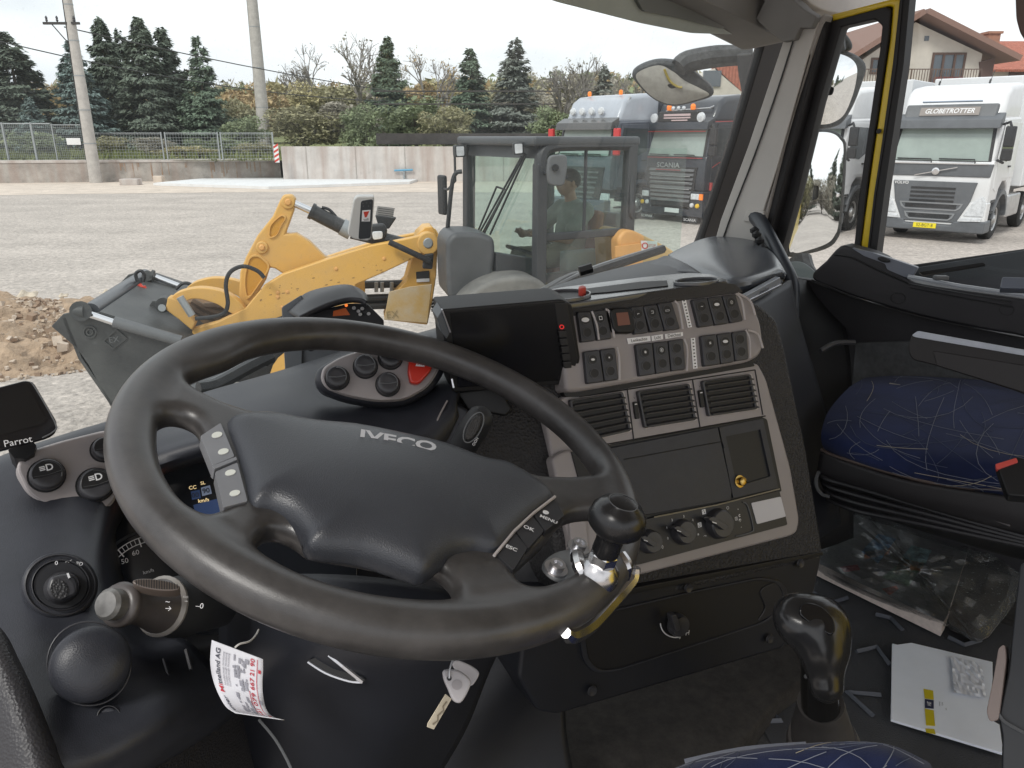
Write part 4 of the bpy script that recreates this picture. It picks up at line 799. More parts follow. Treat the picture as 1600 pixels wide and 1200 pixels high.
    m.build('hose_bundle', mat('hose_dirty', (.14, .10, .07), .8), t); arm('hitch_block', [(285, 470), (330, 476), (370, 500), (330, 512), (300, 505)], -.4, .2, mat('rusty_brown', (.20, .12, .06), .8, var=.3, vscale=8))
    m = MB().tube([q(*p, .1) for p in ((305, 498), (345, 492), (356, 476), (353, 445), (360, 425), (380, 416), (402, 423), (413, 434))], .017, 7, sm=6); m.build('hydraulic_hose', blk, t)
    MB().cyl(q(281, 464, .1), q(300, 493, .1), .03, n=10).build('hitch_cylinder', galv, t, smooth=True)
    for x, y in ((434, 457), (434, 464), (449, 456), (441, 480), (525, 420), (600, 404), (640, 390)): MB().lathe([(.016, 0), (.016, .006), (.008, .009)], L.hit(x, y, .0), n, 6).build('bolt_head', yel2, t)
    m = MB()
    for k in range(26): x = random.uniform(400, 640); y = 447-(x-412)*.24+random.uniform(3, 22); s_ = random.uniform(1, 5); m.add(L.poly([(x, y), (x+s_, y-s_*.25), (x+s_*.9, y+.8), (x+.2, y+1)], .0012), [(0, 1, 2, 3)])
    m.build('paint_chips', mat('chip_mat', (.30, .17, .06), .7), t)
    # tower with dealer plate
    arm('loader_tower', [(652, 366), (664, 355), (676, 354), (682, 364), (684, 385), (682, 430), (676, 470), (668, 508), (600, 500), (612, 462), (634, 440), (642, 412)], -.12, .3, yel)
    arm('decal_plate', [(650, 425), (671, 423), (671, 440), (651, 441)], -.11, .012, blk); arm('decal_plate', [(651, 436), (671, 435), (671, 440), (651, 441)], -.106, .012, platew, bev=0)
    fl = arm('mud_flap', [(608, 456), (640, 448), (675, 444), (668, 505), (600, 500)], .0, .012, mat('flap_dusty', (.52, .33, .10), .7, var=.15, vscale=5, col2=(.45, .38, .28), detail=9))
    text_px('EX', L, (613, 492), (1, -.12), (0, -1), 16, mat('flap_text', (.26, .2, .1), .8), fl, off=.008)
    for y, w_ in ((445, 46), (466, 40), (478, 40)): MB().cyl(q(570, y, -.3), q(570+w_+18, y-2, -.3), .035, n=12).build('steering_cylinder', mat('cyl_black', 0), t, smooth=True)
    m = MB()
    for x in (588, 597, 612): m.cyl(q(x, 441, -.25), q(x, 456, -.25), .018, n=6)
    m.build('hose_clamps', galv, t)
    m = MB(); [m.tube([q(674, 470+5*k, -.2), q(690, 466+6*k, -.2), q(712, 472+5*k, -.2)], .014, 5, sm=3) for k in range(4)]; m.build('hydraulic_hose', blk, t)
    # ---- front and rear wheels
    def lw(c, r, wdt, nm='wheel'):
        lug = MB(); ax = n; m = MB().lathe([(r*.5, -.02), (r*.8, 0), (r*.93, -.03), (r*.96, -wdt*.3), (r*.96, -wdt*.7), (r*.8, -wdt), (r*.5, -wdt)], c, ax, 32); x, y, z = frame(ax)
        for k in range(22):
            a = k*2*math.pi/22; d_ = x*math.cos(a)+y*math.sin(a); s_ = -x*math.sin(a)+y*math.cos(a); m.box(c+d_*r*.93-z*(wdt*.25+(.5*wdt if k % 2 else 0)), (r*.2, .07, wdt*.5), (d_, s_, z), taper=.8)
        w = m.build(nm, tyre_m, t); MB().lathe([(r*.52, 0), (r*.48, -.02), (r*.42, -.1), (.12, -.12), (.1, -.03), (.02, -.02)], c, ax, 24).build('rim', yel, w, smooth=True)
    c = L.hit(480, 585, .12); c[2] = .52; lw(c, .60, .36); c2 = atY(770, 640, 6.15); c2[2] = .52; lw(c2+V(.12, 0, 0), .6, .36)
    # ---- bucket: side plates on the front-frame side plane, shell between
    bw = 1.75; near = .28
    side = [(80, 510), (98, 491), (119, 486), (155, 489), (200, 505), (283, 533), (330, 560), (330, 640), (175, 640), (138, 570), (120, 545)]
    B = Plane(L.hit(140, 500, near), e, UP); bd = -B.n
    def bplate(off, nm='side_plate'): return part(nm, bk, t, side, B, off, .03, .006)
    sp = bplate(0); F = [p+bd*bw for p in B.poly(side)]; MB().prism(F, B.n, .03).build('side_plate', bk, t, bevel=.006)
    sh = [(100, 497), (125, 560), (180, 640), (330, 640), (330, 570)]; Pn = B.poly(sh); MB().grid([Pn, [p+bd*bw for p in Pn]]).build('bucket_shell', bk, t, solid=.025)
    top = B.poly([(155, 489), (215, 508), (283, 533), (320, 556)]); MB().grid([top, [p+bd*bw for p in top]]).build('back_wall', bk, t, solid=.025)
    # embossed washer and diamond mark
    for r_ in (11, 6): MB().ring(B.poly(ell(140, 519, r_, r_*.9), .012), B.poly(ell(140, 519, r_-2.4, (r_-2.4)*.9), .012), B.n, .014).build('embossed_ring', bk, sp)
    dm = [(181, 513), (199, 529), (176, 547), (158, 533)]; inn = [(181, 517), (194, 529), (176, 543), (163, 533)]
    MB().ring(B.poly(dm, .012), B.poly(inn, .012), B.n, .014).build('embossed_diamond', bk, sp); text_px('EX', B, (178, 531), (1, -.1), (.1, -1), 13, gry, sp, off=.012)
    r0 = lambda x, y, o=0: B.hit(x, y, o)
    MB().cyl(r0(133, 489, .03), r0(178, 504, .03), .028, n=12).build('cylinder_rod', clr, t, smooth=True); MB().cyl(r0(178, 503, .03), r0(283, 533, .03), .045, n=12).build('side_cylinder', gry, t, smooth=True)
    MB().cyl(r0(118, 487, .06), r0(133, 487, .06), .06, n=14).cyl(r0(126, 486, .1), r0(126, 486, -.1), .075, n=14).build('pivot_boss', bk, t, smooth=True)
    far = lambda x, y, u: B.hit(x, y, 0)+bd*bw*u
    MB().cyl(r0(139, 489, -.02)+bd*.05, r0(139, 489, -.02)+bd*(bw-.1), .065, n=18).build('top_tube', mat('tube_black', (.06, .065, .075), .3), t, smooth=True)
    Bf = Plane(L.hit(240, 470, -1.15), e, UP)
    part('inner_plate', bk, t, [(156, 468), (164, 464), (225, 490), (238, 470), (256, 470), (300, 512), (300, 560), (210, 540), (150, 487)], Plane(L.hit(200, 490, -.3), e, UP), 0, .03, .006)
    part('inner_plate', bk, t, [(214, 440), (224, 437), (275, 456), (262, 470), (245, 480), (216, 462)], Bf, 0, .03, .006)
    MB().cyl(Bf.hit(236, 431, .05), Bf.hit(240, 432, .05), .06, n=12).cyl(Bf.hit(230, 431, .1), Bf.hit(240, 434, -.1), .05, n=12).build('pivot_boss', bk, t, smooth=True)
    MB().cyl(Bf.hit(243, 433), Bf.hit(280, 447), .028, n=12).build('cylinder_rod', clr, t, smooth=True)
    part('hitch_ear', bk, t, ell(254, 477, 12, 12), Plane(L.hit(254, 477, -.0), e, UP), 0, .1, .004); MB().cyl(q(253, 481, .02), q(253, 481, .06), .03, n=10).build('hitch_pin', galv, t)
    m = MB(); [m.tube([Bf.hit(*p, .3) for p in P], .016, 6, sm=4) for P in (((166, 475), (175, 486), (200, 486), (215, 478)), ((186, 484), (190, 495), (210, 508)), ((215, 440), (212, 428), (220, 423), (226, 430), (224, 440)), ((275, 452), (285, 443), (295, 443), (303, 448)), ((195, 478), (215, 465), (228, 458)))]
    m.build('hydraulic_hose', blk, t)
    m = MB(); [m.tube([Bf.hit(*p, .35) for p in P], .02, 6, sm=3) for P in (((217, 444), (222, 450), (226, 456)), ((230, 457), (238, 460), (240, 466)), ((224, 447), (228, 455), (236, 462)))]
    m.build('hose_couplings', mat('coupling_red', (.7, .06, .03), .4), t)
    # ---- cab
    ca = R(30); hc = V(-math.cos(ca), -math.sin(ca), 0); lat = V(-math.sin(ca), math.cos(ca), 0); C0 = atY(843, 350, 5.95)
    S = Plane(C0, hc, UP); Fp = Plane(C0, lat, UP); zt = atY(843, 222, 5.95)[2]; zb = .75; wS, wF = .86, 1.22
    def P_(s, f, z): return V(C0[0], C0[1], z)-hc*s+lat*f
    post = lambda a, b, r_=.045: MB().box((a+b)/2, (r_*2, r_*2, np.linalg.norm(b-a)), (nrm(np.cross(nrm(b-a), lat)), nrm(np.cross(nrm(b-a), np.cross(nrm(b-a), lat))), nrm(b-a)))
    for a, b in ((P_(0, 0, zb), P_(.0, 0, 2.30)), (P_(wS, 0, zb), P_(wS, 0, zt)), (P_(-.02, wF, zb), P_(.02, wF, zt)), (P_(wS, wF, zb), P_(wS, wF, zt))): post(a, b).build('cab_post', frm, t, bevel=.012)
    MB().tube([P_(0, 0, 2.26), P_(.02, 0, 2.38), P_(.10, 0, zt-.03), P_(.3, 0, zt-.02), P_(wS, 0, zt-.02)], .05, 8, sm=4).build('cab_post', frm, t, smooth=True)
    MB().prism([P_(-.08, -.05, zt+.04), P_(wS+.06, -.05, zt+.04), P_(wS+.06, wF+.05, zt+.04), P_(-.08, wF+.05, zt+.04)], UP, .07).build('cab_roof', mat('roof_dkgrey', (.06, .065, .07), .4), t, bevel=.02)
    MB().prism([P_(0, 0, zt), P_(-.02, 0, zt-.12), P_(-.02, wF, zt-.12), P_(0, wF, zt)], hc, .05).build('roof_lining', frm, t)
    for z, w_ in ((1.72, .03), (1.0, .05)): MB().box((P_(0, 0, z)+P_(wS, 0, z+.05))/2, (wS, .05, w_*2), (hc, lat, UP)).build('door_rail', frm, t, bevel=.01)
    MB().tube([P_(.42, .0, 1.75), P_(.42, .0, zt-.05)], .015, 6).build('window_divider', frm, t); MB().tube([P_(.86, -.03, 2.2), P_(.84, -.07, 2.0), P_(.84, -.07, 1.9), P_(.88, -.03, 1.85)], .018, 6, sm=3).build('grab_bar', frm, t)
    cg = glassmat('cab_glass', (.76, .88, .84), 1.6, .07); 
    MB().add([P_(.01, .0, 1.05), P_(wS, .0, 1.05), P_(wS, .0, zt-.05), P_(.06, .0, zt-.05)], [(0, 1, 2, 3)]).build('side_glass', cg, t)
    MB().add([P_(-.01, .04, .95), P_(-.01, wF-.04, .95), P_(.0, wF-.04, zt-.1), P_(.0, .04, zt-.1)], [(0, 1, 2, 3)]).build('front_glass', cg, t)
    MB().add([P_(wS, .04, 1.1), P_(wS, wF-.04, 1.1), P_(wS, wF-.04, zt-.1), P_(wS, .04, zt-.1)], [(0, 1, 2, 3)]).build('rear_glass', cg, t)
    MB().add([P_(.05, wF, 1.1), P_(wS-.05, wF, 1.1), P_(wS-.05, wF, zt-.1), P_(.05, wF, zt-.1)], [(0, 1, 2, 3)]).build('side_glass', cg, t)
    MB().add([P_(wS+.05, -.02, 1.15), P_(wS+.28, -.35, 1.15), P_(wS+.28, -.35, zt-.05), P_(wS+.05, -.02, zt-.05)], [(0, 1, 2, 3)]).build('open_door_glass', cg, t)
    MB().prism([P_(0, 0, zb+.02), P_(wS, 0, zb+.02), P_(wS, wF, zb+.02), P_(0, wF, zb+.02)], UP, .15).build('cab_floor', frm, t)
    MB().box(P_(.04, wF/2, 1.0), (.06, wF, .3), (hc, lat, UP)).build('dash_panel', frm, t)
    # wipers on the front glass, sun strip and papers
    m = MB(); w0 = Fp.hit(746, 366, .05)
    for a, b in (((748, 366), (815, 245)), ((756, 366), (820, 240)), ((766, 366), (822, 242)), ((745, 366), (776, 292)), ((752, 368), (790, 298)), ((776, 292), (791, 297))): m.tube([Fp.hit(*a, .05), Fp.hit(*b, .04)], .009, 5)
    m.build('front_wiper', blk, t)
    MB().cyl(P_(.28, .6, 1.15), P_(.2, .6, 1.5), .05, n=10).build('steering_column', blk, t); MB().tube([P_(.23, .6, 1.54)+hc*.17*math.cos(a)*.9+lat*.17*math.sin(a)+UP*.06*math.cos(a) for a in np.linspace(0, 6.283, 25)], .014, 6, caps=False).build('steering_wheel', blk, t)
    st = MB().box(P_(.62, .62, 1.33), (.48, .48, .16), (hc, lat, UP)).box(P_(.84, .62, 1.62), (.12, .46, .52), (nrm(hc+UP*.15), lat, nrm(UP-hc*.15))); st.build('seat', mat('seat_redbrown', (.22, .07, .05), .8), t, bevel=.04)
    MB().box(P_(.6, .62, 1.1), (.4, .4, .3), (hc, lat, UP)).build('seat_base', gry, t, bevel=.03); MB().box(P_(.6, .30, 1.32), (.35, .12, .5), (hc, lat, UP)).build('side_console', mat('console_pale', (.35, .38, .37), .6), t, bevel=.02)
    # mirrors and head lamps
    a = P_(-.1, wF+.05, zt-.12); MB().tube([a+UP*.05, a-UP*.22, a-UP*.3+hc*.02+lat*.12, a-UP*.3+lat*.3], .012, 6).build('mirror_arm', frm, t); MB().box(a-UP*.36+lat*.28, (.05, .14, .36), (hc, lat, UP)).build('mirror', blk, t, bevel=.02)
    MB().tube([P_(.02, -.02, 2.23), P_(.0, -.14, 2.23), P_(.0, -.36, 2.22)], .014, 6).build('mirror_arm', frm, t); Mp = Plane(P_(-.02, -.38, 2.1), nrm(V(1, .12, 0)), UP)
    part('mirror', gry, t, rnd([(858, 243), (886, 241), (887, 260), (882, 291), (858, 290), (855, 270)], 8, 5), Mp, 0, .06, .012)
    part('mirror_bolt', blk, t, ell(868, 262, 5.5, 5.5), Mp, .025, .025, .003)
    for x, y, f in ((719, 236, 1), (810, 232, 0)):
        Lp = Plane(Fp.hit(x, y, .12), nrm(V(.95, .3, 0)) if f else nrm(V(1, .1, 0)), UP); b = part('head_lamp', blk, t, rnd([(x-8, y-9), (x+8, y-10), (x+9, y+9), (x-7, y+10)], 3), Lp, 0, .1, .008)
        part('lamp_glass', lampg, b, rnd([(x-6, y-7), (x+6, y-7.5), (x+6.5, y+7), (x-5, y+8)], 2), Lp, .008, .01, 0)
    MB().tube([atY(*p, 6.3) for p in ((722, 268), (712, 271), (706, 290), (700, 350), (694, 412), (696, 420), (703, 424))], .018, 7, sm=4).build('hand_rail', blk, t)
    # front cowl beside the cab, dusty fender, orange rear body
    Cw = Plane(atY(735, 410, 5.95), nrm(V(1, .25, 0)), UP)
    part('front_cowl', dg, t, rnd([(697, 378), (708, 364), (745, 363), (772, 371), (775, 390), (772, 415), (766, 455), (700, 470), (697, 420)], 14, 5), Cw, 0, .5, .06, seg=4)
    Fd = Plane(atY(790, 470, 5.75), nrm(V(1, .3, 0)), UP); MB().prism(Fd.poly(smooth_poly([(712, 500), (728, 468), (755, 446), (790, 434), (835, 434), (862, 456), (872, 490), (800, 560), (720, 550)], 5)), Fd.n, .35).build('fender', dusty, t, bevel=.04, seg=3)
    part('door_sill', frm, t, [(775, 395), (840, 405), (840, 500), (776, 500)], Plane(P_(-.02, .2, 1), nrm(V(1, .4, 0)), UP), 0, .1, .01)
    part('lower_door', dg, t, [(840, 430), (958, 415), (965, 560), (842, 560)], S, .0, .05, .01)
    Rp = Plane(P_(1.03, -.1, 1.2), hc, UP)
    part('rear_body', yel2, t, rnd([(966, 372), (978, 358), (992, 360), (1045, 386), (1090, 420), (1090, 520), (972, 520)], 8), Rp, 0, .35, .04, seg=3)
    part('engine_grille', yel2, t, [(962, 385), (1003, 380), (1003, 397), (962, 402)], Rp, .02, .02, .003); wp = part('warning_plate', platew, t, [(1002, 376), (1027, 377), (1027, 391), (1002, 391)], Rp, .02, .006, 0)
    MB().ring(Rp.poly(ell(1008, 384, 5, 5), .024), Rp.poly(ell(1008, 384, 3.5, 3.5), .024), Rp.n, .003).build('prohibition_ring', red, wp); text_px('STOP', Rp, (1019, 384), (1, .02), (0, -1), 6, red, wp, off=.024)
    part('rear_panel', dg, t, rnd([(962, 332), (990, 336), (990, 356), (962, 372)], 4), Rp, -.5, .2, .02)
    # ---- the driver
    def mn(s, f, z): return P_(s, f, z)
    pt = mn(.62, .62, 1.41); dr = thing('person', 'man in a sage T-shirt and beige trousers seated in the loader cab, in profile', 'person', pt)
    skin = mat('skin', (.45, .26, .18), .55, var=.06, vscale=20); shirt = mat('shirt_sage', (.30, .31, .28), .9, var=.12, vscale=12); trou = mat('trouser_beige', (.36, .32, .25), .9, var=.1, vscale=10); hair = mat('hair_grey', (.07, .06, .055), .8, var=.3, vscale=60)
    # local frame: x forward (hc), y lateral to his right hand side (towards us), z up
    fr = (pt, hc, -lat, UP); c_ = lambda a, b, ra, rb=None: (lambda X, Y, Z: capsule(X, Y, Z, a, b, ra, rb))
    def un(parts, k): 
        def f(X, Y, Z):
            d = parts[0](X, Y, Z)
            for p in parts[1:]: d = smin(d, p(X, Y, Z), k)
            return d
        return f
    sh_ = lambda s_: (-.12, s_*.19, .47); el_ = lambda s_: (.10, s_*.25, .25); ha_ = lambda s_: (.33, s_*.13, .27)
    tor = [c_((-.10, 0, .06), (-.13, 0, .28), .14, .145), c_((-.12, -.12, .44), (-.12, .12, .44), .085), c_((-.12, 0, .3), (-.12, 0, .46), .14, .10)]
    legs = [x for s_ in (1, -1) for x in (c_((-.08, s_*.1, .06), (.36, s_*.13, .08), .088, .062), c_((.36, s_*.13, .08), (.42, s_*.13, -.3), .058, .045))]
    body = tor+legs+[x for s_ in (1, -1) for x in (c_(sh_(s_), el_(s_), .05, .04), c_(el_(s_), ha_(s_), .04, .027), c_(ha_(s_), (.37, s_*.11, .30), .032, .026), c_((.42, s_*.13, -.3), (.54, s_*.14, -.33), .045, .035))]
    hd = (-.06, 0, .70)
    head = [c_((-.11, 0, .48), (-.08, 0, .60), .058, .052), c_((-.075, 0, .72), (-.045, 0, .70), .088, .085), c_((-.02, 0, .655), (-.01, 0, .64), .055, .045), c_((.03, 0, .70), (.052, 0, .675), .014, .017), c_((.025, -.03, .725), (.025, .03, .725), .018), c_((.03, -.02, .648), (.03, .02, .648), .012)]
    fing = [c_((.37, s_*.11, .30), (.42-.006*k, s_*(.08+.018*k), .325-.012*k), .011, .009) for s_ in (1, -1) for k in range(4)]+[c_((.36, s_*.10, .30), (.385, s_*.065, .335), .011, .009) for s_ in (1, -1)]
    nets_obj('body', lambda X, Y, Z: smin(un(body, .03)(X, Y, Z), smin(un(head, .02)(X, Y, Z), un(fing, .006)(X, Y, Z), .008), .02), (-.32, -.36, -.42), (.64, .36, .86), .0125, skin, dr, fr)
    nets_obj('shirt', lambda X, Y, Z: smax(un(tor+[x for s_ in (1, -1) for x in (c_(sh_(s_), (.04, s_*.24, .33), .064, .056),)], .04)(X, Y, Z)-.012, -(Z+.0), .01), (-.36, -.36, -.05), (.2, .36, .62), .0125, shirt, dr, fr)
    nets_obj('trousers', lambda X, Y, Z: un([c_((-.12, 0, .06), (-.05, 0, .06), .15)]+legs, .03)(X, Y, Z)-.014, (-.34, -.36, -.4), (.56, .36, .26), .0125, trou, dr, fr)
    nets_obj('hair', lambda X, Y, Z: smax(c_((-.08, 0, .725), (-.05, 0, .72), .094, .088)(X, Y, Z), -(Z-.70+ (X+.05)*-.5), .012)-.002, (-.25, -.15, .6), (.1, .15, .88), .01, hair, dr, fr)
    for s_ in (1,): nets_obj('ear', lambda X, Y, Z: np.sqrt(((X+.055)/.018)**2+((Y-s_*.088)/.008)**2+((Z-.695)/.03)**2)*.01-.01, (-.1, s_*.088-.03, .64), (-.02, s_*.088+.03, .75), .004, skin, dr, fr)
    return t
loader()
# ================================================================ OUR CAB
dash_m = grain('dash_charcoal', (.030, .032, .040), .42, .25, 900, spec=.45, var=.3, vs=12); dash_g = grain('dash_grained', (.018, .017, .019), .6, .8, 420); hub_m = grain('hub_leather', (.038, .041, .049), .37, .4, 950, spec=.55)
rimm = grain('rim_leather', (.054, .051, .050), .35, .16, 1100, spec=.6, var=.32, vs=22); taupe = mat('taupe_plastic', (.335, .305, .302), .40, var=.05, vscale=9, bump=.15, bscale=900); taupe_l = mat('taupe_edge', (.50, .46, .45), .3)
swm = mat('switch_black', (.045, .045, .050), .34, var=.2, vscale=30); blk2 = mat('deep_black', (.009, .009, .010), .5); navy = mat('navy_plastic', (.016, .0175, .023), .45, var=.12, vscale=6, bump=.2, bscale=700)
yel_b = mat('body_yellow', (.74, .52, .01), .3, var=.06, vscale=5, coat=.3); seal = mat('rubber_seal', (.014, .013, .014), .6); creamt = mat('pillar_trim', (.50, .48, .45), .6, var=.06, vscale=4, bump=.1, bscale=700)
head_m = mat('header_grey', (.21, .205, .195), .75, var=.1, vscale=3, bump=.2, bscale=600); lining = mat('roof_lining_mat', (.42, .40, .38), .85, var=.05, vscale=4, bump=.2, bscale=500); door_m = grain('door_trim_mat', (.024, .023, .026), .5, .3, 700)
white_i = mat('print_white', (.80, .80, .81), .5); fabric_g = mat('door_carpet', (.085, .088, .092), .95, var=.2, vscale=60, bump=.6, bscale=500); carpet = mat('floor_carpet', (.045, .045, .048), .95, var=.45, vscale=40, bump=.8, bscale=350, col2=(.075, .074, .074))
steel = mat('silver_metal', (.62, .62, .64), .28, metal=.9)
glow_o = mat('glow_orange', (.5, .1, .02), .5, emit=(1, .22, .04), est=.9); glow_y = mat('glow_amber', (.5, .4, .2), .5, emit=(1, .75, .4), est=.55); lcd = mat('lcd_blue', (.03, .05, .12), .2, emit=(.04, .07, .16), est=.22); glow_r = mat('glow_red', (.4, .02, .02), .4, emit=(.8, .04, .04), est=.5)
def facing(px, py, D, yaw=0, up=0, e=None):
    """plane through a pixel at depth D, its normal towards the camera turned by yaw (right) and tipped up, degrees"""
    P = W(px, py, D); v = nrm(CAM-P); a = math.atan2(v[1], v[0])+R(yaw); el = math.asin(v[2])+R(up)
    n = V(math.cos(a)*math.cos(el), math.sin(a)*math.cos(el), math.sin(el)); x = nrm(np.cross(UP, n)); return Plane(P, x, np.cross(n, x))
# ---------------------------------------------------------------- shell
cab = thing('truck_cab', 'cab shell we sit in, with windscreen, pale pillar and yellow door frame edges', 'truck cab', T(.85, .2, -1.0))
MB().prism([T(-.25, -1.3, .50), T(2.02, -1.3, .50), T(2.02, 1.0, .50), T(-.25, 1.0, .50)], UP, .04).build('roof', lining, cab)
MB().prism([T(-.25, -1.3, -1.004), T(2.0, -1.3, -1.004), T(2.0, 1.5, -1.004), T(-.25, 1.5, -1.004)], UP, .06).build('floor_pan', blk2, cab)
MB().box(T(.87, 1.32, -.86), (2.4, .05, .56), (TR, TF, UP)).build('firewall_light_stop', blk2, cab)  # unseen dark backing, added to stop light leaking in
MB().box(T(.87, 1.42, -1.3), (2.3, .1, 1.4), (TR, TF, UP)).build('front_panel', blk2, cab, bevel=.04)  # unseen outer body, coloured black to keep yellow glints out of the cab
MB().box(T(2.04, -.75, -.3), (.03, 1.2, 1.55), (TR, TF, UP)).box(T(2.05, -4.6, -.9), (.04, 6.2, 1.5), (TR, TF, UP)).box(T(2.04, .1, -1.35), (.03, 2.8, 1.1), (TR, TF, UP)).build('side_panel', yel_b, cab)
MB().box(T(2.05, -1.0, -.9), (.06, 1.5, .25), (TR, TF, UP)).build('side_trim', blk, cab)
WS = Plane(T(0, 1.30, -.36), TR, UP*.75-TF*.22)
wsp = [(-420, 900), (-420, -500), (1230, -60), (1208, 60), (1100, 378), (1040, 400), (860, 470), (420, 610), (60, 740)]
gl = glassmat('windshield_glass', (.93, .965, .95), .9, .058)
MB().add(WS.poly([(-400, -400), (700, -250), (1226, -20), (1208, 62), (1098, 384), (1060, 600), (500, 760), (-300, 980)]), [tuple(range(8))]).build('windshield', gl, cab)
part('windshield_seal', seal, cab, [(1204, 40), (1242, 40), (1190, 210), (1136, 372), (1128, 400), (1092, 392), (1100, 372), (1150, 222)], WS, .012, .03, .003)
PA = Plane(T(1.93, 1, 0), TF, UP)          # near side wall of the cab, passenger side
part('pillar_trim', creamt, cab, rnd([(1226, 58), (1250, 44), (1280, 30), (1262, 90), (1214, 262), (1196, 318), (1180, 368), (1176, 395), (1112, 395), (1126, 344), (1170, 226)], 5), PA, .05, .10, .014, seg=4)
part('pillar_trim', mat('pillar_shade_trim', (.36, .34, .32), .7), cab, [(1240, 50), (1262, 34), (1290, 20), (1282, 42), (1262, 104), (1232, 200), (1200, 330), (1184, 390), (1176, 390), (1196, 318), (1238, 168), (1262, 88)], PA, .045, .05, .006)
MB().tube([PA.hit(*p, .053) for p in ((1240, 62), (1215, 140), (1180, 240), (1145, 330), (1128, 378))], .0022, 5, sm=3).build('trim_seam', blk2, cab)
part('pillar_cover', creamt, cab, rnd([(1166, 328), (1194, 330), (1190, 350), (1160, 346)], 3), PA, .056, .03, .003)
part('door_seal', seal, cab, [(1276, 30), (1290, 22), (1286, 50), (1256, 160), (1236, 240), (1216, 318), (1192, 400), (1176, 400), (1200, 318), (1224, 216), (1252, 120)], PA, .035, .05, .006)
# ---------------------------------------------------------------- passenger door
door = thing('passenger_door', 'passenger door with yellow painted frame, black trim, glazed quarter light and dark armrest', 'door', T(1.95, .5, -1.0))
PD = Plane(T(1.96, 1, 0), TF, UP); Q = Plane(T(1.93, .5, 0), TF, UP)
O = [(1282, 34), (1300, 20), (1404, 4), (1410, 30), (1392, 160), (1372, 300), (1360, 400), (1340, 404), (1250, 440), (1170, 440), (1200, 330), (1236, 196)]
def loop(pts, r=0, n=4): return PD.poly(rnd(pts, r, n))
fo = [(1284, 26), (1400, -4), (1412, -4), (1406, 60), (1374, 280), (1350, 460), (1150, 475), (1206, 310), (1246, 176)]
fi = [(1292, 36), (1388, 10), (1394, 10), (1390, 60), (1358, 280), (1336, 446), (1176, 460), (1222, 300), (1258, 180)]
MB().ring(PD.poly(fo, .02), PD.poly(fi, .02), PD.n, .05).build('window_frame', yel_b, door, bevel=.006)
so_ = [(1294, 34), (1384, 10), (1392, 14), (1388, 60), (1356, 280), (1336, 450), (1186, 465), (1228, 290), (1262, 176)]
si_ = [(1314, 42), (1366, 30), (1378, 40), (1374, 80), (1344, 290), (1328, 436), (1206, 445), (1246, 300), (1280, 160)]
MB().ring(PD.poly(so_, .026), PD.poly(si_, .026), PD.n, .045).build('quarter_light_seal', seal, door, bevel=.005)
MB().ring(PD.poly([(1408, -8), (1422, -8), (1412, 100), (1382, 300), (1369, 400), (1354, 402), (1366, 300), (1398, 100)], .026), PD.poly([(1411, -8), (1419, -8), (1409, 100), (1379, 300), (1366, 399), (1357, 400), (1369, 300), (1401, 100)], .026), PD.n, .04).build('window_channel', seal, door)
part('window_channel', seal, door, [(1406, -10), (1422, -10), (1412, 100), (1382, 300), (1369, 404), (1353, 404), (1366, 300), (1394, 100)], PD, .023, .04, .004)
dgl = glassmat('door_glass', (.95, .975, .965), .9, .02)
MB().add(PD.poly(si_, -.005), [tuple(range(9))]).build('quarter_glass', dgl, door)
MB().add(PD.poly([(1415, -60), (1700, -60), (1700, 420), (1600, 430), (1420, 440), (1362, 410), (1380, 300)], -.012), [tuple(range(7))]).build('door_glass', dgl, door)
MB().cyl(PD.hit(1373, 205, .03), PD.hit(1373, 205, .02), .006, n=8).build('screw', blk2, door)
# sill, trims
Dn = Plane(T(1.90, .5, 0), TF, UP)
D1 = Plane(T(1.86, .5, 0), TF, UP); D2 = Plane(T(1.84, .5, 0), TF, UP*.94-TR*.34)
part('door_lower_panel', door_m, door, [(1150, 436), (1200, 428), (1268, 438), (1335, 466), (1600, 530), (1800, 580), (1800, 960), (1150, 960)], D1, -.03, .03, .004)
part('upper_trim', door_m, door, smooth_poly([(1268, 436), (1290, 408), (1312, 385), (1330, 387), (1374, 402), (1416, 434), (1440, 444), (1520, 456), (1620, 470), (1800, 500), (1800, 590), (1620, 532), (1540, 516), (1450, 497), (1380, 478), (1330, 462)], 3), D1, .03, .06, .016, seg=5)
MB().tube([D1.hit(*p, .0315) for p in ((1304, 398), (1330, 402), (1372, 422), (1414, 440), (1420, 444))], .0022, 6, sm=4).build('trim_groove', blk2, door)
MB().tube([D1.hit(*p, .034) for p in ((1268, 437), (1290, 446), (1332, 463), (1380, 479), (1450, 498), (1540, 517), (1620, 533), (1700, 556))], .0016, 6, sm=4).build('trim_groove', blk2, door)
part('switch_pod', mat('pod_grey', (.17, .185, .22), .35), door, rnd([(1330, 387), (1366, 396), (1392, 404), (1434, 418), (1424, 434), (1414, 433), (1386, 421), (1383, 412), (1350, 400)], 3), D1, .036, .012, .003)
part('door_knob', blk2, door, ell(1380, 406, 10, 4, 15), D1, .042, .012, .003)
MB().tube([D1.hit(1419, 432, .04), D1.hit(1500, 447, .04), D1.hit(1620, 464, .04)], .005, 6).build('trim_edge', mat('edge_grey', (.45, .48, .52), .35), door)
for k in range(2): MB().tube([D1.hit(1422, 444+k*6, .031), D1.hit(1500, 458+k*7, .031), D1.hit(1580, 472+k*8, .031)], .0018, 5).build('trim_groove', blk2, door)
part('window_sill', mat('sill_grey', (.07, .075, .085), .4), door, [(1425, 418), (1600, 390), (1640, 384), (1640, 480), (1600, 472), (1426, 446)], facing(1540, 425, 1.72, up=15), -.04, .03, .004)
part('sill_seal', seal, door, [(1418, 414), (1600, 388), (1640, 382), (1640, 396), (1600, 402), (1424, 424)], facing(1540, 405, 1.76, up=15), 0, .03, .005)
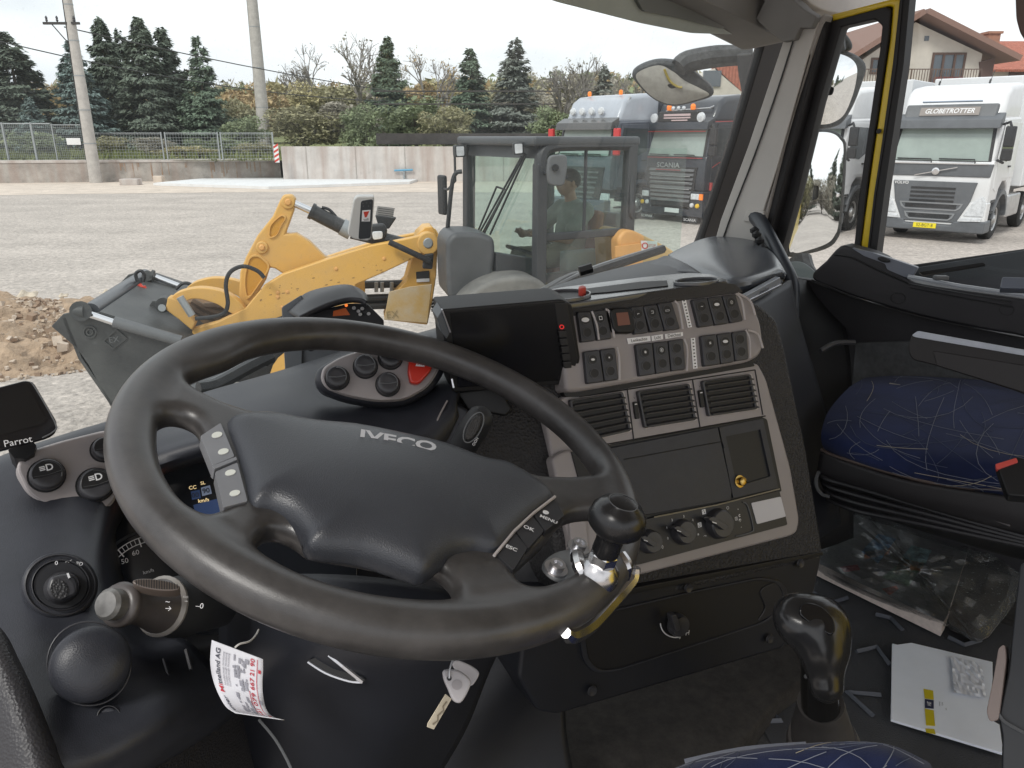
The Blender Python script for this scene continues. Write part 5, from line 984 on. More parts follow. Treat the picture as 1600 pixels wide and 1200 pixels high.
part('sill_recess', blk2, door, rnd([(1436, 425), (1536, 410), (1541, 414), (1442, 430)], 2), facing(1500, 425, 1.71, up=15), -.03, .01, .001)
part('door_latch', mat('latch_grey', (.16, .18, .22), .3), door, rnd([(1566, 432), (1640, 434), (1640, 452), (1562, 450)], 4), facing(1590, 442, 1.45, up=20), 0, .03, .006)
MB().box(W(1470, 434, 1.64), (.03, .015, .01)).build('lock_pin', gry, door, bevel=.003)
for x, y in ((1403, 466), (1573, 484)): f = Plane(D1.hit(x, y, .031), D1.e1, D1.e2); MB().ring(f.poly(ell(x, y, 12, 9), 0), f.poly(ell(x, y, 10.5, 7.8), 0), f.n, .004).build('trim_button', blk2, door)
part('door_carpet_panel', fabric_g, door, rnd([(1336, 536), (1424, 533), (1640, 560), (1640, 700), (1326, 700), (1328, 640)], 6), D1, -.02, .02, .003)
# ---------------------------------------------------------------- roof edge, header and visor
HP = Plane(T(0, 1.02, .3), TR, UP*.9+TF*.1)
part('roof_header', head_m, cab, rnd([(1010, -40), (1060, -14), (1110, 6), (1175, 36), (1226, 64), (1244, 62), (1262, 30), (1300, 0), (1300, -60), (1010, -60)], 4), HP, .0, .12, .012)
hl = MB().tube([HP.hit(*p, .006) for p in ((1236, 56), (1242, 50), (1247, 56), (1242, 62), (1236, 66))], .0025, 5, sm=3); hl.build('screw_hook', blk2, cab)
part('pillar_cap', head_m, cab, rnd([(1222, 66), (1242, 62), (1250, 44), (1268, 44), (1276, 26), (1256, 14), (1236, -4), (1200, -10), (1180, 30)], 3), PA, .07, .06, .006)
vis = mat('visor_smoked', (.10, .115, .10), .15, alpha=.93)
part('visor_panel', mat('visor_pale', (.42, .46, .42), .5, var=.1, vscale=4), cab, rnd([(845, -10), (870, 3), (1000, 36), (1080, 52), (1150, 54), (1200, 48), (1180, 40), (1080, -5), (1040, -30)], 8), WS, .03, .012, .003)
part('visor_panel', mat('visor_dark', (.15, .16, .15), .4), cab, rnd([(985, -20), (1005, 18), (1060, 28), (1130, 46), (1145, 30), (1080, 0), (1040, -30)], 6), WS, .04, .01, .003)
part('overhead_shelf', lining, cab, rnd([(1236, -40), (1262, 4), (1290, 18), (1325, 23), (1365, 16), (1398, 2), (1410, -40)], 12, 5), Plane(T(0, .92, .3), TR, UP), .0, .12, .02)
part('trim_clip', creamt, cab, rnd([(1232, -4), (1250, 8), (1256, 20), (1240, 12)], 2), Plane(T(0, .98, .3), TR, UP), 0, .02, .002)
part('trim_clip', creamt, cab, rnd([(1270, 22), (1284, 26), (1280, 30), (1270, 26)], 2), Plane(T(0, .93, .3), TR, UP), 0, .02, .002)
part('b_pillar_edge', mat('brown_plastic', (.10, .06, .05), .5), cab, rnd([(1586, -20), (1588, 30), (1594, 52), (1606, 70), (1640, 60), (1640, -20)], 6), facing(1600, 20, 1.1), 0, .04, .006)  # dark brown edge of the B-pillar in the top right corner
# grab handle with knobbly inner side
gh = thing('grab_handle', 'curved black grab handle with finger bumps from the pale pillar down to the passenger dash', 'handle', W(1235, 440, 1.75))
pth = [W(1168, 335, 2.02), W(1184, 342, 1.98), W(1204, 376, 1.9), W(1222, 410, 1.83), W(1236, 440, 1.78), W(1238, 470, 1.76), W(1236, 520, 1.74), W(1228, 560, 1.72)]
MB().tube(pth, [.016, .02, .019, .018, .017, .016, .015, .014], 12, sm=5).build('grip', mat('grip_black', (.025, .03, .04), .35), gh, smooth=True)
m = MB()
for k in range(17): u = k/16; P = smooth_poly([(1188, 358), (1202, 388), (1215, 420), (1226, 450), (1229, 490), (1226, 550)], 20, False)[int(u*99)]; P = W(P[0]-9, P[1]+2, 1.90-.22*u); m.lathe([(.002, -.011), (.011, -.005), (.012, .003), (.002, .010)], P, UP, 8)
m.build('finger_bumps', blk2, gh, smooth=True)
# ---------------------------------------------------------------- mirrors and wipers outside
mir = mat('mirror_silver', (.86, .88, .88), .015, metal=1); mir2 = mat('mirror_dusty', (.80, .80, .78), .16, metal=1)
hous = mat('mirror_housing', (.045, .05, .055), .55, var=.4, vscale=60, col2=(.075, .078, .08), detail=3)
dm = thing('door_mirror', 'tall black twin-glass door mirror outside the quarter light, wide-angle glass on top', 'mirror', W(1290, 420, 2.25))
def mplane(px, py, D, rdir):
    v = nrm(ray(px, py)); n = nrm(nrm(rdir)-v); x = nrm(np.cross(UP, n)); return Plane(W(px, py, D), x, np.cross(n, x))
lo = mplane(1284, 300, 2.45, -TF+TR*.045-UP*.0); upm = mplane(1304, 140, 2.45, -TF+TR*.30-UP*.13)
def cx_mirror(nm, pts, pl, bul, parent, m=mir):
    P = smooth_poly(pts, 6); c = np.mean(P, axis=0); rings = []
    for s_ in (1, .85, .7, .5, .3, .12): rings.append([pl.hit(*(c+(p-c)*s_), bul*(1-s_*s_)) for p in P])
    return MB().grid([list(r)+[r[0]] for r in rings]).build(nm, m, parent, smooth=True)
hl_ = [(1226, 392), (1232, 320), (1242, 240), (1250, 212), (1262, 203), (1298, 202), (1318, 213), (1325, 238), (1318, 345), (1310, 375), (1292, 390), (1252, 400), (1236, 402)]
gl_ = [(1233, 386), (1239, 318), (1248, 244), (1255, 216), (1265, 208), (1295, 207), (1312, 217), (1318, 240), (1311, 342), (1304, 368), (1289, 382), (1252, 394), (1240, 394)]
MB().prism(lo.poly(smooth_poly(hl_, 3), -.004), lo.n, .09).build('mirror_housing', hous, dm, bevel=.012); cx_mirror('mirror_glass', gl_, lo, .002, dm)
hu = [(1252, 196), (1258, 160), (1266, 120), (1276, 90), (1292, 78), (1320, 78), (1345, 88), (1356, 104), (1350, 128), (1338, 160), (1326, 182), (1312, 197), (1290, 202), (1264, 204)]
gu = [(1260, 190), (1265, 165), (1272, 130), (1280, 98), (1290, 86), (1310, 84), (1330, 92), (1339, 106), (1337, 130), (1330, 155), (1318, 180), (1300, 192), (1280, 195), (1266, 195)]
MB().prism(upm.poly(smooth_poly(hu, 3), -.004), upm.n, .10).build('mirror_housing', hous, dm, bevel=.012); cx_mirror('mirror_glass', gu, upm, .016, dm)
pf = facing(1310, 60, 2.35); part('mirror_cover', hous, dm, smooth_poly([(1292, 78), (1296, 50), (1312, 46), (1326, 58), (1332, 72), (1326, 80), (1305, 80)], 4), pf, 0, .1, .012); MB().tube([W(1306, 80, 2.35), W(1302, 40, 2.3), W(1310, 0, 2.2)], .03, 10, sm=3).build('mirror_arm', hous, dm, smooth=True)
MB().tube([W(1250, 404, 2.4), W(1256, 425, 2.38), W(1268, 440, 2.35)], .035, 10, sm=3).build('mirror_arm', hous, dm, smooth=True); part('mirror_foot', hous, dm, smooth_poly([(1225, 408), (1262, 412), (1268, 425), (1250, 440), (1220, 430)], 4), facing(1245, 425, 2.4), 0, .05, .01)
part('fender_patch', mat('fender_top', (.16, .19, .20), .35), cab, smooth_poly([(1218, 412), (1250, 408), (1270, 420), (1280, 436), (1226, 438), (1210, 424)], 4), facing(1245, 425, 2.3, up=30), 0, .02, .004)  # blue-grey piece of fender below the door mirror
fm = thing('front_mirror', 'lens-shaped dusty front mirror on a curved black arm above the black truck', 'mirror', W(1170, 100, 2.6))
fp = facing(1050, 135, 2.5, up=-15); fo_ = [(988, 122), (994, 108), (1020, 97), (1045, 96), (1068, 102), (1095, 122), (1114, 140), (1112, 152), (1090, 160), (1058, 167), (1035, 164), (1010, 148)]
fh = MB().prism(fp.poly(smooth_poly(fo_, 4), -.005), fp.n, .05).build('mirror_housing', hous, fm, bevel=.02, seg=3)
fg = [(994, 122), (1002, 110), (1030, 102), (1052, 112), (1070, 126), (1094, 138), (1108, 148), (1088, 156), (1058, 163), (1036, 160), (1014, 147)]
cx_mirror('mirror_glass', fg, fp, .012, fm, mat('mirror_film', (.42, .40, .36), .5, var=.12, vscale=50))
MB().tube([fp.hit(*p, .014) for p in ((1038, 108), (1044, 122), (1050, 130), (1060, 136), (1066, 136))], .004, 5, sm=3).build('yellow_reflection', mat('mirror_yellow_reflection', (.42, .32, .05), .5), fm)  # reflection in the mirror drawn as a yellow-coloured tube
MB().tube([W(1060, 106, 2.46), W(1075, 96, 2.46), W(1120, 88, 2.45), W(1172, 86, 2.45)], [.03, .035, .035, .03], 10, sm=4).build('mirror_arm', hous, fm, smooth=True)
part('arm_block', blk, fm, [(1150, 84), (1176, 82), (1176, 100), (1186, 104), (1192, 66), (1206, 64), (1196, 100), (1172, 166), (1160, 150), (1154, 118)], facing(1175, 110, 2.4), 0, .08, .008)
WO = Plane(WS.P+WS.n*-.035, WS.e1, WS.e2)
def wiper(label, pts, arms, nm='windscreen_wiper'):
    t = thing(nm, label, 'wiper', WO.hit(*pts[-1]), group='wipers of our truck')
    P = [WO.hit(*p) for p in pts]; MB().tube(P, .013, 6, sm=4).build('rubber_blade', blk, t); MB().tube([WO.hit(x, y-5, -.02) for x, y in pts], [.004, .009, .009, .004], 6, sm=4).build('blade_spine', mat('wiper_grey', (.10, .105, .11), .35), t)
    MB().tube([WO.hit(*p, -.04) for p in arms], [.016, .014, .010, .008], 8, sm=4).build('wiper_arm', MATS['wiper_grey'], t); return t
wiper('long black windscreen wiper resting before the loader cab', [(1036, 389), (985, 406), (920, 428), (850, 462)], [(825, 474), (850, 456), (890, 432), (925, 424)])
wiper('short stretch of black windscreen wiper seen through the steering wheel', [(310, 606), (340, 600), (392, 572), (425, 556)], [(300, 615), (350, 588), (385, 572), (410, 556)])
part('wiper_motor', blk, cab, rnd([(404, 548), (424, 540), (430, 560), (418, 574), (400, 566)], 4), facing(415, 558, 1.5), 0, .05, .006)
MB().tube([W(905, 424, 1.75), W(925, 418, 1.75)], .012, 6).build('wiper_joint', blk, cab)
# ================================================================ STEERING WHEEL
sw_n = V(.3003, -.1406, .9434); sw_c = V(-.10656, .64276, -.27287+CAMZ); RW, RT = .222, .0160
x0 = nrm(TR-sw_n*np.dot(TR, sw_n)); SWP = Plane(sw_c, x0, np.cross(sw_n, x0))
if np.dot(SWP.n, sw_n) < 0: SWP.n = -SWP.n
sy = np.cross(SWP.n, SWP.e1); SWP.e2 = sy
def wuv(pts, off=0.0): return [tuple(SWP.uv(x, y, off)) for x, y in pts]
steer = thing('steering_wheel', 'large worn dark steering wheel with four spokes and broad airbag hub', 'steering wheel', sw_c-sw_n*.05)
top_h = [(297, 611), (315, 621), (345, 634), (385, 646), (420, 652), (490, 668), (553, 677), (690, 705), (752, 725), (790, 731), (840, 748), (924, 751), (938, 737), (934, 715), (903, 680), (885, 660), (843, 634), (770, 586), (707, 560), (630, 546), (560, 534), (490, 534), (440, 540), (395, 552), (360, 570), (325, 582), (300, 590), (290, 598)]
left_h = [(241, 677), (250, 661), (275, 656), (300, 664), (313, 682), (325, 712), (334, 738), (345, 775), (350, 795), (338, 810), (310, 816), (275, 803), (252, 770), (241, 730)]
bot_h = [(400, 866), (406, 846), (424, 834), (446, 838), (466, 850), (484, 862), (560, 874), (640, 890), (668, 888), (690, 900), (706, 922), (700, 944), (650, 948), (560, 940), (480, 918), (430, 892)]
right_h = [(806, 892), (802, 908), (815, 923), (850, 928), (890, 916), (915, 898), (948, 868), (954, 838), (944, 812), (915, 806), (880, 815), (848, 852)]
holes = [np.array(wuv(h)) for h in (smooth_poly(top_h, 2), smooth_poly(left_h, 3), smooth_poly(bot_h, 3), smooth_poly(right_h, 3))]
def wheel_f(X, Y, Z):
    rr = np.sqrt(X*X+Y*Y); u, v = X[:, :, 0], Y[:, :, 0]
    d2 = np.sqrt(u*u+v*v)-RW
    for h in holes: d2 = smax(d2, -sdpoly(u, v, h), .008)
    zc = -.009*np.clip(1-rr/.19, 0, 1)**.7; th2 = .0125
    wz = np.abs(Z-zc)-th2; D2 = np.repeat(d2[:, :, None], X.shape[2], 2)
    k = .0115; q0, q1 = np.maximum(D2+k, 0), np.maximum(wz+k, 0); plate = np.sqrt(q0*q0+q1*q1)+np.minimum(np.maximum(D2+k, wz+k), 0)-k
    tor = np.sqrt((rr-RW)**2+(Z*.92)**2)-RT
    return smin(plate, tor, .014)
nets_obj('rim', wheel_f, (-.246, -.246, -.034), (.246, .246, .034), .0031, rimm, steer, (SWP.P, SWP.e1, SWP.e2, SWP.n), sm=3)
# airbag pad
pad_px = smooth_poly([(352, 660), (385, 649), (430, 650), (490, 664), (553, 672), (620, 686), (690, 700), (752, 720), (790, 726), (835, 750), (866, 780), (830, 812), (800, 842), (776, 866), (740, 862), (710, 868), (690, 882), (662, 903), (630, 895), (560, 872), (484, 862), (472, 838), (448, 812), (420, 798), (390, 793), (380, 750), (366, 705)], 3)
pad2 = np.array(wuv(pad_px, .009)); pc = pad2.mean(0)
def pad_f(X, Y, Z):
    u, v = X[:, :, 0], Y[:, :, 0]; d = sdpoly(u, v, pad2); h = .009+.013*(1-np.exp(np.minimum(d, 0)/.009))+.012*np.exp(-((u-pc[0])**2+(v-pc[1])**2)/.09**2); D = np.repeat(d[:, :, None], X.shape[2], 2); Hh = np.repeat(h[:, :, None], X.shape[2], 2)
    return smax(smax(D, Z-Hh, .007), -Z-.001, .003)
lo_, hi_ = pad2.min(0)-.01, pad2.max(0)+.01
nets_obj('airbag_pad', pad_f, (*lo_, -.018), (*hi_, .04), .0026, hub_m, steer, (SWP.P, SWP.e1, SWP.e2, SWP.n), sm=3)
part('hub_gap', blk2, steer, [tuple(np.array(p)+(np.array(p)-np.mean(pad_px, 0))*.02) for p in pad_px], SWP, .0052, .003, 0)
# hub lettering along the top edge of the pad
t_ = lambda x, y, o: SWP.hit(x, y, o)
a, b = t_(556, 679, .0298), t_(686, 702, .0298); xd = nrm(b-a); text_mb(MB(), 'IVECO', (a+b)/2, xd, nrm(SWP.n*.42+np.cross(SWP.n, xd)*.9), (np.linalg.norm(b-a)/3.1, .0125), .002, bold=.03).build('chrome_lettering', mat('letter_silver', (.62, .63, .66), .35, metal=.2), steer)
# control pods: left pair pale, right trio dark
podm = mat('pod_silver', (.20, .205, .22), .38, var=.06, vscale=20); podk = mat('pod_dark', (.028, .028, .031), .4, var=.1, vscale=20)
bt = lambda pts, m, off=.0125: part('button', m, steer, rnd(pts, 3), SWP, off, .010, .002)
for pts, ov in (([(313, 681), (345, 660), (367, 713), (332, 728)], ((339, 679), (349, 705))), ([(336, 737), (371, 722), (387, 783), (349, 793)], ((360, 738), (367, 770)))):
    b_ = bt(pts, podm)
    for k, c in enumerate(ov): part('symbol', mat('symbol_white', (.72, .74, .68), .45), b_, ell(c[0], c[1], 8.5, 4.4, -12, 16), SWP, .0131, .001, 0)
part('pod_divider', podm, steer, rnd([(331, 728), (369, 713), (371, 718), (335, 733)], 2), SWP, .0135, .010, .001)
for pts, s_, c, h in (([(776, 866), (804, 831), (824, 856), (802, 891)], 'ESC', (799, 857), 7), ([(806, 829), (832, 806), (850, 829), (825, 857)], 'OK', (826, 826), 7), ([(834, 804), (867, 779), (882, 805), (852, 830)], 'MENU', (857, 812), 6)):
    b_ = bt(pts, podk); text_px(s_, SWP, c, (1, .42), (.3, -1), h, white_i, b_, name='symbol', off=.0130, bold=.02)
MB().tube([t_(x, y, .014) for x, y in ((772, 868), (803, 830), (833, 802), (867, 776))], .0014, 5).build('pod_edge', taupe_l, steer)
part('symbol', white_i, steer, ell(853, 800, 5, 2.5, 20, 12), SWP, .0132, .001, 0)
# recess behind the right pod, bolted bracket plate and the spinner knob
knob = thing('spinner_knob', 'glossy black spinner knob on a chrome clamp bolted to the steering wheel rim', 'knob', SWP.hit(935, 893))
brk = mat('bracket_zinc', (.30, .32, .34), .35, metal=.7, var=.25, vscale=30)
MB().prism([t_(x, y, -.004) for x, y in smooth_poly([(848, 884), (862, 866), (890, 858), (920, 862), (945, 880), (935, 900), (905, 905), (870, 904)], 4)], SWP.n, .004).build('bracket_plate', brk, knob, bevel=.001)
for c in ((868, 890), (903, 857)): MB().lathe([(.010, 0), (.010, .002), (.0065, .002), (.0065, .007), (.004, .007), (.003, .004), (.0005, .004)], t_(c[0], c[1], -.004), SWP.n, 20).build('bolt', steel, knob, smooth=True)
chrome = mat('worn_chrome', (.55, .54, .54), .22, metal=1)
kb = SWP.hit(935, 892, .016); ka = nrm(SWP.n*.9+UP*.25)
MB().lathe([(0.0027, -0.0218), (0.0109, -0.0203), (0.0160, -0.0140), (0.0177, -0.0047), (0.0163, 0.0031), (0.0122, 0.0078), (0.0112, 0.0094)], kb, ka, 28).build('clamp_body', chrome, knob, smooth=True)
MB().lathe([(0.0105, 0.0078), (0.0112, 0.0094), (0.0112, 0.0172), (0.0102, 0.0187)], kb, ka, 6).build('hex_nut', chrome, knob)
MB().tube([SWP.hit(902, 868, .012), SWP.hit(905, 885, .016), SWP.hit(915, 900, .012)], .006, 8, sm=3).build('clamp_screw', chrome, knob, smooth=True); MB().tube([SWP.hit(968, 868, .014), SWP.hit(978, 884, .01), SWP.hit(975, 900, -.004)], .006, 8, sm=3).build('clamp_screw', chrome, knob, smooth=True)
bandp = [SWP.hit(x, y, o) for x, y, o in ((992, 886, -.006), (985, 905, -.016), (955, 938, -.024), (920, 975, -.022), (893, 992, -.01), (884, 989, .0))]
ug = [(p, p+nrm(SWP.n+V(.1, 0, 0))*.006) for p in smooth_poly(bandp, 5, False)]
MB().tube(bandp, [.005, .007, .008, .008, .007, .004], 8, sm=5).build('clamp_band', chrome, knob, smooth=True)
kbl = mat('knob_black', (.014, .014, .015), .26, rvar=.05, vscale=30)
MB().lathe([(0.0099, 0.0172), (0.0112, 0.0203), (0.0107, 0.0281), (0.0112, 0.0343), (0.0119, 0.0374), (0.0170, 0.0398), (0.0214, 0.0445), (0.0228, 0.0507), (0.0214, 0.0577), (0.0170, 0.0632), (0.0122, 0.0664), (0.0119, 0.0669), (0.0117, 0.0665), (0.0110, 0.0668), (0.0060, 0.0672), (0.0003, 0.0673)], kb, ka, 40).build('knob_grip', kbl, knob, smooth=True, ang=60)
MB().ring([kb+ka*.0670+a_*.0118 for a_ in [frame(ka)[0]*math.cos(q)+frame(ka)[1]*math.sin(q) for q in np.linspace(0, 2*math.pi, 33)[:-1]]], [kb+ka*.0670+a_*.0110 for a_ in [frame(ka)[0]*math.cos(q)+frame(ka)[1]*math.sin(q) for q in np.linspace(0, 2*math.pi, 33)[:-1]]], ka, .001).build('cap_ring', gry, knob)
# ================================================================ DASHBOARD
dash = thing('dashboard', 'wrap-around dark dashboard with taupe switch panels, vents and canted centre console', 'dashboard', T(.6, .8, -1.0))
def sheet(name, rows, m, parent=dash, th_=.012, su=5, sv=5): return MB().loft(rows, su, sv).build(name, m, parent, smooth=True, solid=th_, ang=70)
# hood behind the wheel
sheet('instrument_hood', [
    [(150, 690, .92), (215, 655, .96), (315, 621, 1.0), (444, 584, 1.05), (560, 547, 1.10), (640, 530, 1.12), (705, 512, 1.14)],
    [(150, 696, .90), (215, 664, .94), (318, 632, .97), (448, 594, 1.01), (562, 556, 1.06), (642, 538, 1.08), (720, 522, 1.09)],
    [(150, 720, .86), (215, 690, .89), (330, 655, .92), (452, 625, .95), (560, 618, .98), (650, 604, .99), (718, 570, 1.0)],
    [(150, 750, .84), (215, 715, .86), (335, 680, .88), (450, 662, .90), (560, 664, .92), (650, 660, .93), (716, 610, .95)],
    [(150, 770, .83), (215, 740, .85), (335, 700, .87), (450, 700, .89), (560, 715, .90), (650, 715, .91), (712, 660, .94)],
    [(150, 790, .90), (215, 760, .95), (335, 720, .98), (450, 730, 1.0), (560, 760, 1.0), (650, 780, 1.0), (716, 760, 1.02)]], dash_m)
MB().tube([W(443, 588, 1.035), W(452, 600, .985), W(462, 622, .955), W(470, 640, .93)], .0022, 6, sm=4).build('hood_crease', dash_m, dash)
# oval switch panel with hazard button
OP = facing(592, 585, .915, yaw=4, up=12)
oval = rnd([(502, 592), (506, 574), (532, 558), (600, 536), (660, 530), (688, 548), (686, 576), (668, 604), (632, 624), (590, 626), (545, 618), (512, 606)], 14, 5)
ring_o = [tuple(np.array(OP.uv(*p))) for p in oval]
part('switch_panel_rim', taupe_l, dash, [tuple((np.array(p)-(595, 582))*1.02+(595, 582)) for p in oval], OP, 0, .03, .002); sp_ = part('switch_panel', taupe, dash, oval, OP, .002, .02, .002)
part('panel_bezel', dash_m, dash, [tuple((np.array(p)-(595, 582))*1.13+(595, 583)) for p in oval], OP, -.006, .04, .012, seg=4)
def round_button(px, py, r, pl, parent, top=None, off=.003, h=.013, sq=.93):
    c = pl.hit(px, py, off); rr = np.linalg.norm(pl.hit(px+r, py, off)-c); b = MB().lathe([(rr, 0), (rr, h*.6), (rr*.94, h*.9), (rr*.8, h), (rr*.4, h*.96), (rr*.02, h*.94)], c, pl.n, 28).build('round_button', swm, parent, smooth=True, ang=60)
    x, y = pl.e1, pl.e2; sgn = 1 if np.dot(y, UP) > 0 else -1; y = y*sgn; cc = c+pl.n*(h+.0003)
    m = MB().tube([cc+x*rr*.78*math.cos(a)+y*rr*.78*math.sin(a) for a in np.linspace(-.5, 1.6, 12)], .0007, 5); m.tube([cc+x*rr*t_+y*rr*(-.1+.12*abs(t_)) for t_ in np.linspace(-.75, .75, 10)], .0007, 5); m.build('button_highlight', gry, b)  # grey tubes draw the crescent highlights on the button top
    MB().ring([c+pl.n*.0006+x*rr*1.1*math.cos(a)+y*rr*1.1*math.sin(a) for a in np.linspace(0, 6.2832, 29)[:-1]], [c+pl.n*.0006+x*rr*math.cos(a)+y*rr*math.sin(a) for a in np.linspace(0, 6.2832, 29)[:-1]], pl.n, .002).build('button_gap', blk2, b)
    if top:
        P = [cc+x*rr*.85*math.cos(a)+y*(rr*.85*math.sin(a)) for a in np.linspace(-.15, math.pi+.15, 16)]; MB().prism([p+pl.n*.0006 for p in P], pl.n, .001).build('grip_patch', blk2, b)
        if top != 1: text_mb(MB(), top, cc+y*rr*.35, x*(1 if np.dot(np.cross(x, y), pl.n) > 0 else -1), y, rr*.6, .0012, bold=.02).build('symbol', white_i, b)
    return b
for p in ((527, 591), (571, 573), (606, 601)): round_button(*p, 18, OP, sp_)
round_button(610, 559, 18, OP, sp_, 'OFF')
hz = part('hazard_switch', mat('hazard_red', (.62, .035, .02), .3, coat=.3), dash, rnd([(641, 548), (678, 556), (675, 578), (655, 600), (641, 599), (637, 580)], 6, 5), OP, .012, .016, .003)
T3 = [(657, 556), (664, 573), (649, 572)]; I3 = [(657, 560), (661, 571), (652, 570)]
MB().ring(OP.poly(T3, .0124), OP.poly(I3, .0124), OP.n, .0006).build('symbol', white_i, hz); J3 = [tuple((np.array(p)-(657, 567))*.42+(657, 568)) for p in T3]; K3 = [tuple((np.array(p)-(657, 567))*.2+(657, 568)) for p in T3]
MB().ring(OP.poly(J3, .0124), OP.poly(K3, .0124), OP.n, .0006).build('symbol', white_i, hz)
# left wing panel
sheet('left_wing_panel', [
    [(-120, 775, .80), (0, 722, .84), (100, 688, .87), (165, 667, .90), (215, 652, .93)],
    [(-120, 790, .76), (0, 735, .80), (100, 700, .83), (168, 682, .86), (222, 670, .90)],
    [(-120, 860, .71), (0, 840, .73), (95, 815, .76), (165, 800, .80), (190, 790, .88)],
    [(-120, 950, .65), (0, 940, .66), (80, 920, .68), (152, 890, .72), (172, 850, .84)],
    [(-120, 1040, .60), (0, 1030, .61), (100, 1040, .61), (185, 1000, .66), (215, 985, .76)],
    [(-120, 1120, .56), (40, 1120, .56), (120, 1120, .57), (230, 1070, .62), (290, 1010, .72)],
    [(-120, 1200, .53), (60, 1190, .53), (150, 1190, .55), (260, 1130, .60), (350, 1080, .70)],
    [(-120, 1300, .53), (60, 1280, .53), (170, 1230, .60), (290, 1160, .68), (380, 1110, .80)]], dash_m, sv=6)
sheet('door_side_trim', [[(-90, 930, .57), (-12, 985, .565), (20, 1040, .555), (56, 1120, .54), (98, 1230, .525)], [(-90, 960, .55), (-25, 1000, .55), (6, 1050, .54), (38, 1130, .525), (70, 1230, .51)], [(-90, 1100, .54), (-40, 1110, .54), (-20, 1150, .53), (0, 1200, .52), (20, 1260, .51)]], grain('side_grained', (.035, .034, .038), .5, .5, 500), th_=.01)
LP = facing(105, 745, .785, yaw=8, up=8)
lp_ = rnd([(26, 728), (44, 706), (96, 690), (160, 674), (186, 672), (190, 740), (178, 785), (150, 803), (112, 803), (78, 790), (46, 772)], 14, 5)
part('switch_panel_rim', taupe_l, dash, [tuple((np.array(p)-(112, 738))*1.025+(112, 738)) for p in lp_], LP, 0, .03, .002); lpo = part('switch_panel', taupe, dash, lp_, LP, .002, .02, .002)
round_button(73, 743, 28, LP, lpo, '≡D', h=.012); round_button(149, 758, 28, LP, lpo, '≡D', h=.012); round_button(162, 703, 20, LP, lpo, 1)
LK = facing(94, 912, .655, yaw=6, up=4)
def rings(pl, c, r, w, m, parent, off=0, sq=1.0, d=.003, nm='ring'):
    return MB().ring(pl.poly(ell(c[0], c[1], r, r*sq, 0, 40), off), pl.poly(ell(c[0], c[1], r-w, (r-w)*sq, 0, 40), off), pl.n, d).build(nm, m, parent, bevel=.0008)
lk = part('light_switch', dash_m, dash, ell(94, 914, 60, 52, 0, 48), LK, .004, .03, .003); rings(LK, (94, 914), 56, 3, swm, lk, .006, .87); part('dial_face', mat('dial_face', (.022, .023, .027), .45), lk, ell(95, 914, 45, 39, 0, 40), LK, .008, .01, .002); rings(LK, (95, 914), 46, 2, swm, lk, .010, .87)
c = LK.hit(97, 918, .01); r_ = np.linalg.norm(LK.hit(123, 918, .01)-c); kn = MB().lathe([(r_*1.1, 0), (r_, .004), (r_*.92, .012), (r_*.3, .013)], c, LK.n, 28).build('knob', swm, lk, smooth=True)
part('knob_grip', swm, kn, rnd([(72, 922), (78, 900), (106, 894), (122, 908), (124, 928), (100, 940), (80, 936)], 8, 4), LK, .026, .02, .004); part('grip_patch', grain('grip_grain', (.03, .03, .032), .5, 1, 500), kn, ell(92, 921, 13, 16, -15), LK, .0275, .002, 0); part('pointer', white_i, kn, [(104, 896), (107, 895), (110, 902), (107, 904)], LK, .0268, .001, 0)
text_px('0', LK, (88, 880), (1, -.1), (0, -1), 9, white_i, lk, 'symbol', off=.009, bold=.01); text_px('>:<', LK, (107, 877), (1, -.1), (0, -1), 7, white_i, lk, 'symbol', off=.009); text_px('≣D', LK, (124, 881), (1, .15), (0, -1), 8, white_i, lk, 'symbol', off=.009)
CP = facing(142, 1037, .575, yaw=0, up=-2); c = CP.hit(142, 1037, 0); r_ = np.linalg.norm(CP.hit(204, 1037)-c)
MB().lathe([(r_*1.02, -.02), (r_*1.02, .003), (r_, .006), (r_*.96, .008), (r_*.8, .012), (r_*.5, .0155), (r_*.02, .0165)], c, CP.n, 48).build('round_cover', dash_m, dash, smooth=True, ang=50)
rings(CP, (139, 1037), 67, 3, swm, dash, .0, 1.0, nm='cover_gap'); CQ = facing(170, 1121, .575, up=0); rings(CQ, (170, 1121), 19, 1.6, swm, dash, .004, nm='blank_plug_ring'); part('blank_plug', dash_m, dash, ell(170, 1121, 17, 17), CQ, .002, .01, .002)
MB().tube([W(255, 1030, .65), W(270, 1080, .63), W(283, 1133, .62)], .0012, 5).tube([W(290, 1015, .66), W(298, 1046, .65)], .0016, 5).build('panel_seam', swm, dash)
